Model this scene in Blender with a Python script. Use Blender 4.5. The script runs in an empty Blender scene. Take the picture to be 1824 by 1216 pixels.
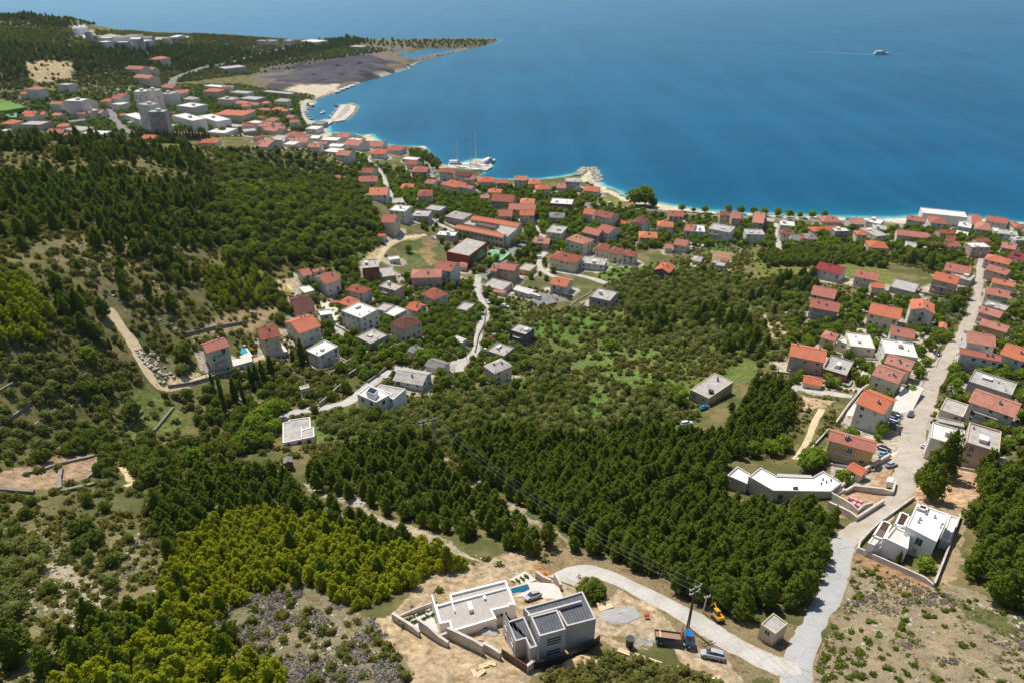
import bpy, math, random
import numpy as np
from mathutils import Vector, Matrix
random.seed(7); RNG = np.random.default_rng(11)
sc = bpy.context.scene
COL = sc.collection
# ------------------------------------------------------------ camera, world, sun, exposure
F, PITCH, CAMH = 1216.0, math.radians(30), 200.0
cam = bpy.data.cameras.new('camera'); camo = bpy.data.objects.new('camera', cam); COL.objects.link(camo)
camo.location = (0, 0, CAMH); camo.rotation_euler = (math.radians(90) - PITCH, 0, 0)
cam.sensor_width = 36; cam.lens = 36 * F / 1824; cam.clip_end = 20000; cam.clip_start = 1
sc.camera = camo
SUN_EL, SUN_AZ = math.radians(60), math.radians(-30)      # azimuth from +Y towards +X
w = bpy.data.worlds.new('World'); sc.world = w; w.use_nodes = True
nt = w.node_tree; nt.nodes.clear()
sky = nt.nodes.new('ShaderNodeTexSky'); sky.sky_type = 'NISHITA'; sky.sun_disc = False
sky.sun_elevation = SUN_EL; sky.sun_rotation = SUN_AZ
sky.air_density = 1.0; sky.dust_density = 1.0; sky.ozone_density = 1.0
bg = nt.nodes.new('ShaderNodeBackground'); bg.inputs[1].default_value = 0.1
wo = nt.nodes.new('ShaderNodeOutputWorld')
nt.links.new(sky.outputs[0], bg.inputs[0]); nt.links.new(bg.outputs[0], wo.inputs[0])
sl = bpy.data.lights.new('sun', 'SUN'); sl.energy = 4.8; sl.angle = math.radians(0.5); sl.color = (1, 0.955, 0.88)
so = bpy.data.objects.new('sun', sl); COL.objects.link(so)
sd = Vector((math.sin(SUN_AZ) * math.cos(SUN_EL), math.cos(SUN_AZ) * math.cos(SUN_EL), math.sin(SUN_EL)))
so.rotation_euler = sd.to_track_quat('Z', 'Y').to_euler(); so.location = (0, 0, 400)
sc.view_settings.view_transform = 'Standard'; sc.view_settings.look = 'None'
sc.view_settings.exposure = 0.14; sc.view_settings.gamma = 1.0
sc.cycles.use_denoising = True
sc.cycles.max_bounces = 7; sc.cycles.diffuse_bounces = 5; sc.cycles.glossy_bounces = 2
sc.cycles.transmission_bounces = 5; sc.cycles.transparent_max_bounces = 4; sc.cycles.volume_bounces = 0
sc.cycles.caustics_reflective = False; sc.cycles.caustics_refractive = False

# ------------------------------------------------------------ photograph geometry
CP, SP = math.cos(PITCH), math.sin(PITCH)
def ray(px, py):
    u = (px - 912) / F; v = (608 - py) / F
    return u, CP + v * SP, -SP + v * CP
def at(px, py, z):
    d = ray(px, py); t = (z - CAMH) / d[2]
    return Vector((d[0] * t, d[1] * t, z))
def proj(x, y, z):
    dz = z - CAMH; fw = y * CP - dz * SP; up = y * SP + dz * CP
    fw = np.maximum(fw, 1e-3)
    return 912 + F * x / fw, 608 - F * up / fw

# ------------------------------------------------------------ terrain heights
CTRL = """0,1216,97 300,1216,92 600,1216,90 912,1216,88 1250,1216,86 1500,1216,85 1824,1216,88
0,1100,90 300,1100,84 600,1100,82 900,1080,79 1225,1116,80 1500,1080,78 1824,1060,82
0,960,82 250,960,76 500,960,74 800,960,70 1100,960,67 1400,960,68 1600,960,72 1824,930,74
0,850,76 150,830,68 330,850,64 560,850,60 800,860,58 1100,850,57 1350,860,58 1560,850,62 1700,850,64 1824,830,65
0,740,78 150,750,66 300,750,56 420,760,50 560,760,49 760,760,47 960,760,46 1200,740,46 1400,740,50 1560,760,54 1824,740,56
0,660,86 150,660,74 280,670,60 400,690,51 520,700,46 700,700,41 860,700,38 1050,680,38 1250,660,40 1450,660,43 1600,660,45 1824,660,46
0,570,94 120,570,84 220,590,72 330,610,60 450,610,48 560,600,40 700,600,34 860,600,28 1000,600,28 1200,590,30 1400,580,32 1600,580,32 1824,580,32
0,480,98 150,480,88 300,480,72 400,490,60 500,500,44 600,490,36 700,490,28 850,480,20 1000,500,19 1150,500,20 1350,480,20 1550,480,19 1824,480,16
0,400,98 200,400,86 350,400,70 480,400,56 600,400,40 700,410,28 800,420,18 950,420,13 1100,430,11 1300,430,10 1500,430,9 1700,430,8 1824,440,9
0,330,93 200,330,83 350,330,68 480,330,54 600,330,36 680,340,22 760,350,12 860,350,6 1000,360,5 1150,375,4 1400,400,4 1600,410,4 1800,420,5
0,252,90 120,252,86 240,252,77 340,256,63 430,262,48 520,272,30 600,282,18 680,300,10 760,310,6
0,238,24 100,238,22 200,238,20 300,238,18 400,242,13 480,248,9 540,252,8 600,258,7 660,270,6
0,200,30 100,200,26 200,200,20 300,200,14 400,200,9 480,200,6 540,210,3
0,165,42 100,165,38 200,160,30 300,160,20 400,160,12 480,170,6
0,120,64 100,120,58 200,120,46 300,120,30 400,130,14 500,140,7 600,150,4
0,75,84 100,80,76 200,85,62 300,95,44 400,105,22 480,105,12 560,120,8
0,36,97 60,36,95 130,38,90 160,60,72 200,60,74 240,60,66 300,66,52 340,64,48 380,63,44 420,65,37 460,68,30 500,72,24 560,84,16 640,90,8 700,85,6 800,76,7 860,76,5
590,110,12 640,108,14 660,120,9 500,130,5"""
def ctrl_world():
    P = []
    for t in CTRL.split():
        a, b, c = map(float, t.split(',')); q = at(a, b, c); P.append((q.x, q.y, c))
    # unseen ground between the wooded crest and the town behind it, and beyond the far crest
    P += [(-420, 560, 40), (-300, 590, 30), (-520, 580, 44), (-220, 600, 20), (-120, 600, 12),
          (-1100, 1500, 30), (-900, 1600, 12), (-1500, 1400, 60), (-700, 1700, 4), (-1300, 800, 70), (-900, 500, 120),
          (-200, 20, 100), (0, 10, 96), (200, 20, 96), (-100, -100, 112), (100, -100, 110), (-300, 120, 108), (300, 110, 98),
          (600, 300, 60), (700, 450, 20), (-450, 250, 120)]
    return np.array(P)
CW = ctrl_world()
def _phi(x, y, C=25.0):
    d2 = (x[..., None] - CW[:, 0]) ** 2 + (y[..., None] - CW[:, 1]) ** 2
    return np.sqrt(d2 + C * C)
_A = _phi(CW[:, 0], CW[:, 1]); n = len(CW)
M = np.zeros((n + 1, n + 1)); M[:n, :n] = _A + np.eye(n) * -2.0; M[:n, n] = 1; M[n, :n] = 1
WT = np.linalg.solve(M, np.append(CW[:, 2], 0))

COAST = """891,73 860,82 831,89 790,98 756,107 728,115 727,122 680,136 636,149 621,156 603,164 580,172 561,179 562,184 549,192 543,203 548,213 560,217
587,212 600,196 608,187 622,185 636,189 633,200 616,215 598,218 587,221 583,230 586,238 600,237 628,239 648,242 663,240 667,246 681,257 708,260
740,261 757,263 762,270 778,285 781,292 807,297 846,283 875,287 876,297 862,308 845,316 880,319 912,320 962,319 1000,315 1029,309 1042,301 1060,301
1061,320 1072,330 1100,340 1120,352 1175,362 1212,369 1250,375 1325,380 1450,385 1493,387 1568,389 1613,388 1643,385 1728,388 1793,394 1824,397 1950,404"""
LAGOON = "677,97 716,91 730,95 756,87 806,87 826,89 766,101 731,111 711,108 718,101 700,99"
def wpoly(s, z=0.0):
    return [tuple(at(*map(float, t.split(',')), z)[:2]) for t in s.split()]
coast = wpoly(COAST) + [(2600, 250), (2600, -400), (-3200, -400), (-3200, 1900), (-2200, 1750), (-1300, 1650)] + wpoly("560,72 640,74 700,75 760,72 840,69 875,69")
lagoon = wpoly(LAGOON)
def sdist(x, y, poly):
    """signed distance, positive inside"""
    inside = np.zeros(x.shape, bool); dm = np.full(x.shape, 1e9)
    m = len(poly)
    for i in range(m):
        (ax, ay), (bx, by) = poly[i], poly[(i + 1) % m]
        if ay != by:
            c = ((ay > y) != (by > y)) & (x < (bx - ax) * (y - ay) / (by - ay) + ax); inside ^= c
        ex, ey = bx - ax, by - ay; l2 = ex * ex + ey * ey + 1e-9
        t = np.clip(((x - ax) * ex + (y - ay) * ey) / l2, 0, 1)
        dm = np.minimum(dm, (x - ax - t * ex) ** 2 + (y - ay - t * ey) ** 2)
    dm = np.sqrt(dm)
    return np.where(inside, dm, -dm)
def inpoly(x, y, poly):
    inside = np.zeros(x.shape, bool); m = len(poly)
    for i in range(m):
        (ax, ay), (bx, by) = poly[i], poly[(i + 1) % m]
        if ay != by: inside ^= ((ay > y) != (by > y)) & (x < (bx - ax) * (y - ay) / (by - ay) + ax)
    return inside
def sst(a, b, v):
    t = np.clip((v - a) / (b - a), 0, 1); return t * t * (3 - 2 * t)
def snoise(x, y, s, seed=0):
    """cheap smooth value noise in -1..1"""
    gx, gy = x / s, y / s; ix, iy = np.floor(gx), np.floor(gy); fx, fy = gx - ix, gy - iy
    fx = fx * fx * (3 - 2 * fx); fy = fy * fy * (3 - 2 * fy)
    def h(a, b):
        v = np.sin(a * 127.1 + b * 311.7 + seed * 74.7) * 43758.5453; return (v - np.floor(v)) * 2 - 1
    return (h(ix, iy) * (1 - fx) + h(ix + 1, iy) * fx) * (1 - fy) + (h(ix, iy + 1) * (1 - fx) + h(ix + 1, iy + 1) * fx) * fy
GX0, GY0, CELL, NX, NY = -2000.0, -160.0, 4.0, 1001, 540
gx = GX0 + CELL * np.arange(NX); gy = GY0 + CELL * np.arange(NY)
XX, YY = np.meshgrid(gx, gy)
HG = np.empty(XX.shape)
for r in range(0, NY, 20):
    HG[r:r + 20] = _phi(XX[r:r + 20], YY[r:r + 20]) @ WT[:n] + WT[n]
HG += 0.9 * snoise(XX, YY, 38, 1) + 0.4 * snoise(XX, YY, 14, 2)
sdc = sdist(XX, YY, coast); sdl = sdist(XX, YY, lagoon)
SD = np.minimum(sdc, -sdl)
HG = np.maximum(HG, 1.6)
HG = -5 + (HG + 5) * sst(-14, 9, SD)
def T(x, y):
    fx = (np.asarray(x, float) - GX0) / CELL; fy = (np.asarray(y, float) - GY0) / CELL
    ix = np.clip(np.floor(fx).astype(int), 0, NX - 2); iy = np.clip(np.floor(fy).astype(int), 0, NY - 2)
    a = np.clip(fx - ix, 0, 1); b = np.clip(fy - iy, 0, 1)
    return (HG[iy, ix] * (1 - a) + HG[iy, ix + 1] * a) * (1 - b) + (HG[iy + 1, ix] * (1 - a) + HG[iy + 1, ix + 1] * a) * b
_R = np.concatenate([np.arange(70, 900, 1.5), np.arange(900, 2800, 6)])
def hit(px, py):
    """first point where the sight line through a photo pixel meets the ground"""
    u, v, wv = ray(px, py); L = math.hypot(u, v)
    x = u / L * _R; y = v / L * _R; z = CAMH + wv / L * _R
    dlt = z - np.maximum(T(x, y), 0.0); k = np.argmax(dlt < 0)
    if dlt[k] >= 0: k = len(_R) - 1
    k = max(k, 1); t = dlt[k - 1] / (dlt[k - 1] - dlt[k] + 1e-9)
    r = _R[k - 1] + t * (_R[k] - _R[k - 1]); X, Y = u / L * r, v / L * r
    return Vector((X, Y, float(T(X, Y))))
def base_for(px, py, h):
    """ground height of a thing whose point h metres up shows at the pixel"""
    q = hit(px, py); z = q.z
    for _ in range(12):
        p = at(px, py, z + h); z = 0.5 * z + 0.5 * float(T(p.x, p.y))
    return z

# ------------------------------------------------------------ helpers
def tag(o, label=None, cat=None, group=None, kind=None):
    if label: o['label'] = label
    if cat: o['category'] = cat
    if group: o['group'] = group
    if kind: o['kind'] = kind
    return o
def empty(name, loc=(0, 0, 0), rz=0.0, label=None, cat=None, group=None):
    o = bpy.data.objects.new(name, None); o.empty_display_size = 0.5; COL.objects.link(o)
    o.location = loc; o.rotation_euler = (0, 0, rz); return tag(o, label, cat, group)
def link(name, me, parent=None, loc=None, rz=None, scale=None):
    o = bpy.data.objects.new(name, me); COL.objects.link(o)
    if parent is not None: o.parent = parent
    if loc is not None: o.location = loc
    if rz is not None: o.rotation_euler = (0, 0, rz)
    if scale is not None: o.scale = scale
    return o
class MB:
    def __init__(s): s.v = []; s.f = []; s.m = []; s.mi = 0
    def face(s, pts, mi=None):
        n0 = len(s.v); s.v += [tuple(p) for p in pts]; s.f.append(tuple(range(n0, n0 + len(pts)))); s.m.append(s.mi if mi is None else mi)
    def box(s, x0, y0, z0, x1, y1, z1, mi=None):
        s.prism([(x0, y0), (x1, y0), (x1, y1), (x0, y1)], z0, z1, mi)
    def prism(s, poly, z0, z1, mi=None, top=True, bot=True):
        """counter-clockwise outline"""
        m = len(poly); z0s = z0 if hasattr(z0, '__len__') else [z0] * m; z1s = z1 if hasattr(z1, '__len__') else [z1] * m
        n0 = len(s.v); mi = s.mi if mi is None else mi
        s.v += [(p[0], p[1], z) for p, z in zip(poly, z0s)] + [(p[0], p[1], z) for p, z in zip(poly, z1s)]
        for i in range(m):
            j = (i + 1) % m; s.f.append((n0 + i, n0 + j, n0 + m + j, n0 + m + i)); s.m.append(mi)
        if top: s.f.append(tuple(n0 + m + i for i in range(m))); s.m.append(mi)
        if bot: s.f.append(tuple(n0 + i for i in reversed(range(m)))); s.m.append(mi)
    def tube(s, a, b, r0, r1=None, k=6, mi=None):
        a = Vector(a); b = Vector(b); r1 = r0 if r1 is None else r1; d = (b - a)
        if d.length < 1e-6: return
        q = d.to_track_quat('Z', 'Y'); n0 = len(s.v); mi = s.mi if mi is None else mi
        for p, r in ((a, r0), (b, r1)):
            for i in range(k):
                t = 2 * math.pi * i / k; s.v.append(tuple(p + q @ Vector((math.cos(t) * r, math.sin(t) * r, 0))))
        for i in range(k):
            j = (i + 1) % k; s.f.append((n0 + i, n0 + j, n0 + k + j, n0 + k + i)); s.m.append(mi)
        s.f.append(tuple(n0 + k + i for i in range(k))); s.m.append(mi)
        s.f.append(tuple(n0 + i for i in reversed(range(k)))); s.m.append(mi)
    def loft(s, secs, mi=None, caps=True):
        """secs: lists of equally many 3-D points (closed rings)"""
        k = len(secs[0]); n0 = len(s.v); mi = s.mi if mi is None else mi
        for c in secs: s.v += [tuple(p) for p in c]
        for a in range(len(secs) - 1):
            for i in range(k):
                j = (i + 1) % k; s.f.append((n0 + a * k + i, n0 + a * k + j, n0 + (a + 1) * k + j, n0 + (a + 1) * k + i)); s.m.append(mi)
        if caps:
            s.f.append(tuple(n0 + i for i in reversed(range(k)))); s.m.append(mi)
            s.f.append(tuple(n0 + (len(secs) - 1) * k + i for i in range(k))); s.m.append(mi)
    def mesh(s, name, mats):
        me = bpy.data.meshes.new(name); me.from_pydata(s.v, [], s.f)
        if not isinstance(mats, (list, tuple)): mats = [mats]
        for m_ in mats: me.materials.append(m_)
        if len(mats) > 1: me.polygons.foreach_set('material_index', s.m)
        me.update(); return me
    def build(s, name, mats, parent=None, **kw): return link(name, s.mesh(name, mats), parent, **kw)
def npmesh(name, V, Fc, mat, smooth=False):
    me = bpy.data.meshes.new(name); V = np.asarray(V, np.float32); Fc = np.asarray(Fc, np.int32)
    me.vertices.add(len(V)); me.vertices.foreach_set('co', V.ravel()); k = Fc.shape[1]
    me.loops.add(Fc.size); me.loops.foreach_set('vertex_index', Fc.ravel())
    me.polygons.add(len(Fc)); me.polygons.foreach_set('loop_start', np.arange(0, Fc.size, k, dtype=np.int32))
    me.polygons.foreach_set('use_smooth', np.full(len(Fc), smooth)); me.materials.append(mat)
    me.update(calc_edges=True); me.validate(); return me

# ------------------------------------------------------------ materials
def lin(c):
    return tuple(((v / 255) / 12.92 if v / 255 <= 0.04045 else ((v / 255 + 0.055) / 1.055) ** 2.4) for v in c) + (1,)
class NT:
    def __init__(s, name):
        s.m = bpy.data.materials.new(name); s.m.use_nodes = True; s.t = s.m.node_tree; s.t.nodes.clear()
        s.out = s.t.nodes.new('ShaderNodeOutputMaterial')
    def n(s, t, **kw):
        x = s.t.nodes.new('ShaderNode' + t)
        for k, v in kw.items(): setattr(x, k, v)
        return x
    def l(s, a, b): s.t.links.new(a, b)
    def coord(s, kind='Object', scale=None):
        c = s.n('TexCoord').outputs[kind]
        if scale is None: return c
        mp = s.n('Mapping'); mp.inputs['Scale'].default_value = scale; s.l(c, mp.inputs[0]); return mp.outputs[0]
    def noise(s, vec, scale, det=3, rough=0.6, out=0):
        x = s.n('TexNoise'); x.inputs['Scale'].default_value = scale; x.inputs['Detail'].default_value = det
        x.inputs['Roughness'].default_value = rough; s.l(vec, x.inputs['Vector']); return x.outputs[out]
    def ramp(s, fac, stops):
        x = s.n('ValToRGB'); s.l(fac, x.inputs[0]); e = x.color_ramp.elements
        while len(e) < len(stops): e.new(0.5)
        for q, (p, c) in zip(e, stops): q.position = p; q.color = c if len(c) == 4 else tuple(c) + (1,)
        return x.outputs[0]
    def mix(s, fac, a, b, typ='MIX'):
        x = s.n('MixRGB', blend_type=typ)
        for i, v in ((0, fac), (1, a), (2, b)):
            if isinstance(v, (int, float)): x.inputs[i].default_value = v
            elif isinstance(v, tuple): x.inputs[i].default_value = v
            else: s.l(v, x.inputs[i])
        return x.outputs[0]
    def math(s, op, a, b=0.0, clamp=False):
        x = s.n('Math', operation=op, use_clamp=clamp)
        for i, v in ((0, a), (1, b)):
            if isinstance(v, (int, float)): x.inputs[i].default_value = v
            else: s.l(v, x.inputs[i])
        return x.outputs[0]
    def maprange(s, v, a, b, c=0.0, d=1.0):
        x = s.n('MapRange', interpolation_type='SMOOTHSTEP'); s.l(v, x.inputs[0])
        for i, q in zip((1, 2, 3, 4), (a, b, c, d)): x.inputs[i].default_value = q
        return x.outputs[0]
    def bump(s, h, strength=0.5, dist=0.1):
        x = s.n('Bump'); x.inputs['Strength'].default_value = strength; x.inputs['Distance'].default_value = dist
        s.l(h, x.inputs['Height']); return x.outputs[0]
    def pr(s, color, rough=0.8, spec=0.3, metal=0.0, normal=None, coat=0.0):
        p = s.n('BsdfPrincipled')
        if isinstance(color, tuple): p.inputs['Base Color'].default_value = color
        else: s.l(color, p.inputs['Base Color'])
        if isinstance(rough, (int, float)): p.inputs['Roughness'].default_value = rough
        else: s.l(rough, p.inputs['Roughness'])
        p.inputs['Specular IOR Level'].default_value = spec; p.inputs['Metallic'].default_value = metal
        p.inputs['Coat Weight'].default_value = coat
        if normal is not None: s.l(normal, p.inputs['Normal'])
        s.l(p.outputs[0], s.out.inputs[0]); return p
def plaster(name, c, var=0.12, dirt=0.35, rough=0.85):
    t = NT(name); v = t.coord('Object'); oi = t.n('ObjectInfo')
    base = t.mix(t.math('MULTIPLY', oi.outputs['Random'], var * 2), lin(c), lin(tuple(x * 0.82 for x in c)))
    nz = t.noise(v, 0.35, 4, 0.65); st = t.noise(t.coord('Object', (1.6, 1.6, 0.25)), 1.0, 4, 0.7)
    f = t.math('MULTIPLY', t.maprange(t.math('ADD', nz, st), 1.0, 1.45), dirt)
    t.pr(t.mix(f, base, lin(tuple(x * 0.62 for x in c))), rough, 0.25); return t.m
def tiles(name, c, c2, dark, moss=0.3):
    """fired clay tiles: courses, faded and grimy patches"""
    t = NT(name); v = t.coord('Object'); oi = t.n('ObjectInfo')
    base = t.mix(oi.outputs['Random'], lin(c), lin(c2))
    sep = t.n('SeparateXYZ'); t.l(v, sep.inputs[0])
    wv = t.n('TexWave'); wv.wave_type = 'BANDS'; wv.bands_direction = 'Z'; wv.inputs['Scale'].default_value = 2.1; wv.inputs['Distortion'].default_value = 0.6
    wv.inputs['Detail'].default_value = 1; t.l(v, wv.inputs['Vector'])
    wx = t.n('TexWave'); wx.wave_type = 'BANDS'; wx.bands_direction = 'X'; wx.inputs['Scale'].default_value = 1.1; wx.inputs['Distortion'].default_value = 0.4; t.l(v, wx.inputs['Vector'])
    cell = t.n('TexVoronoi'); cell.inputs['Scale'].default_value = 2.6; t.l(v, cell.inputs['Vector'])
    sepc = t.n('SeparateColor'); t.l(cell.outputs['Color'], sepc.inputs[0])
    b1 = t.mix(t.maprange(sepc.outputs[0], 0.2, 1.0, 0, 0.45), base, lin(tuple(x * 0.74 for x in c)))
    n1 = t.noise(v, 0.5, 5, 0.7); n2 = t.noise(v, 2.2, 3, 0.7)
    f = t.maprange(t.math('ADD', t.math('MULTIPLY', n1, 0.65), t.math('MULTIPLY', n2, 0.35)), 0.5 - moss * 0.25, 0.75)
    b2 = t.mix(t.math('MULTIPLY', f, min(1, 0.35 + moss)), b1, lin(dark))
    b3 = t.mix(t.maprange(wv.outputs[0], 0.75, 1.0, 0.0, 0.35), b2, lin(tuple(x * 0.5 for x in dark)))
    hgt = t.math('ADD', wv.outputs[0], wx.outputs[0])
    t.pr(b3, 0.85, 0.2, normal=t.bump(hgt, 0.5, 0.06)); return t.m
def concrete(name, c, dark, amt=0.6, scale=0.4, rough=0.9):
    t = NT(name); v = t.coord('Object'); oi = t.n('ObjectInfo')
    vec = t.n('VectorMath', operation='ADD'); t.l(v, vec.inputs[0])
    cmb = t.n('CombineXYZ'); t.l(t.math('MULTIPLY', oi.outputs['Random'], 50.0), cmb.inputs[0]); t.l(cmb.outputs[0], vec.inputs[1])
    n1 = t.noise(vec.outputs[0], scale, 6, 0.7); n2 = t.noise(vec.outputs[0], scale * 7, 3, 0.6)
    f = t.maprange(t.math('ADD', t.math('MULTIPLY', n1, 0.7), t.math('MULTIPLY', n2, 0.3)), 0.38, 0.66, 0, amt)
    t.pr(t.mix(f, lin(c), lin(dark)), rough, 0.25, normal=t.bump(n2, 0.3, 0.03)); return t.m
def plain(name, c, rough=0.6, spec=0.4, metal=0.0, coat=0.0, var=0.18):
    t = NT(name); v = t.coord('Object'); nz = t.noise(v, 1.5, 4, 0.7)
    col = t.mix(t.maprange(nz, 0.35, 0.7, 0, var), lin(c), lin(tuple(x * 0.6 for x in c)))
    t.pr(col, rough, spec, metal, coat=coat); return t.m
def leaf(name, c1, c2, c3, trans=0.55):
    t = NT(name); oi = t.n('ObjectInfo'); g = t.n('NewGeometry')
    a = t.mix(oi.outputs['Random'], c1 + (1,), c2 + (1,))
    b = t.mix(t.math('MULTIPLY', g.outputs['Random Per Island'], 0.75), a, c3 + (1,))
    d = t.n('BsdfDiffuse'); t.l(b, d.inputs[0]); tr = t.n('BsdfTranslucent')
    t.l(t.mix(1.0, b, (1.0, 1.0, 0.5, 1), 'MULTIPLY'), tr.inputs[0])
    ms = t.n('MixShader'); ms.inputs[0].default_value = trans; t.l(d.outputs[0], ms.inputs[1]); t.l(tr.outputs[0], ms.inputs[2])
    t.l(ms.outputs[0], t.out.inputs[0]); return t.m
WALL = {'w': plaster('white_plaster', (214, 210, 202)), 'c': plaster('cream_plaster', (216, 204, 180)), 'g': plaster('grey_plaster', (168, 163, 157)),
        'p': plaster('pink_plaster', (206, 174, 160)), 't': plaster('tan_plaster', (196, 176, 146)), 'y': plaster('ochre_plaster', (205, 172, 118)),
        'b': concrete('bare_brick', (160, 96, 70), (120, 84, 70), 0.7, 0.8), 'k': concrete('raw_grey_block', (112, 108, 102), (78, 76, 74), 0.7, 0.5)}
WNAME = {'w': 'white', 'c': 'cream', 'g': 'grey', 'p': 'pinkish', 't': 'tan', 'y': 'ochre', 'b': 'bare brick', 'k': 'dark grey'}
ROOF = {'o': tiles('orange_tiles', (208, 130, 98), (194, 102, 70), (146, 92, 72), 0.3),
        'r': tiles('red_tiles', (198, 136, 116), (172, 96, 78), (136, 96, 84), 0.5),
        'd': tiles('brown_tiles', (118, 72, 60), (104, 64, 56), (70, 52, 48), 0.4),
        'm': tiles('weathered_tiles', (186, 104, 78), (170, 96, 74), (84, 62, 54), 0.75),
        'k': concrete('grey_roof_screed', (178, 172, 164), (126, 120, 112), 0.75),
        'l': concrete('white_roof_membrane', (216, 212, 204), (168, 162, 152), 0.6),
        's': concrete('slate_roof_sheets', (132, 128, 124), (90, 86, 84), 0.6),
        'e': tiles('maroon_tiles', (150, 62, 58), (140, 58, 56), (110, 54, 50), 0.1)}
RNAME = {'o': 'bright orange', 'r': 'faded red', 'd': 'dark brown', 'm': 'weathered brown-red', 'k': 'grey', 'l': 'white', 's': 'slate-grey', 'e': 'maroon'}
def window_mat():
    t = NT('window_glass'); oi = t.n('ObjectInfo')
    t.pr(t.mix(oi.outputs['Random'], (0.012, 0.015, 0.02, 1), (0.06, 0.07, 0.085, 1)), 0.08, 0.6); return t.m
GLASS = window_mat()
FRAME = plain('window_frame_paint', (205, 202, 196), 0.5)
SHUT = plain('roller_shutter', (178, 172, 160), 0.6)
DOORM = plain('door_wood', (92, 66, 48), 0.6)
DARKM = plain('dark_metal', (52, 52, 54), 0.45, metal=0.3)
METAL = plain('galvanised_metal', (168, 170, 172), 0.4, metal=0.6)
WHITE = plain('white_paint', (232, 232, 230), 0.5)
CONC = concrete('pale_concrete', (196, 188, 176), (150, 142, 130), 0.6, 0.5)
STONE = concrete('dry_stone', (150, 144, 130), (86, 82, 72), 0.9, 1.4)
RETAIN = concrete('retaining_concrete', (150, 142, 130), (96, 90, 80), 0.9, 0.5)
BARK = concrete('pine_bark', (104, 84, 66), (62, 50, 42), 0.8, 2.0)
SLATS = plain('brown_slats', (92, 62, 52), 0.7)
SOLARM = plain('solar_glass', (26, 34, 58), .15, .6)
GRAVEL = concrete('roof_gravel', (178, 170, 162), (150, 142, 134), 0.7, 1.5)
DARKROOF = concrete('dark_bitumen_sheets', (100, 102, 108), (72, 74, 80), 0.7, 0.6)
POOLW = NT('pool_water').pr(lin((40, 150, 165)), 0.06, 0.6).id_data and bpy.data.materials['pool_water']
POOLD = NT('deep_pool_water').pr(lin((18, 88, 112)), 0.06, 0.6).id_data and bpy.data.materials['deep_pool_water']
# ------------------------------------------------------------ ground cover zones (photo pixels of their outlines, x,y on 1824x1216)
def px_poly(s): return [tuple(map(float, t.split(','))) for t in s.split()]
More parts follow.
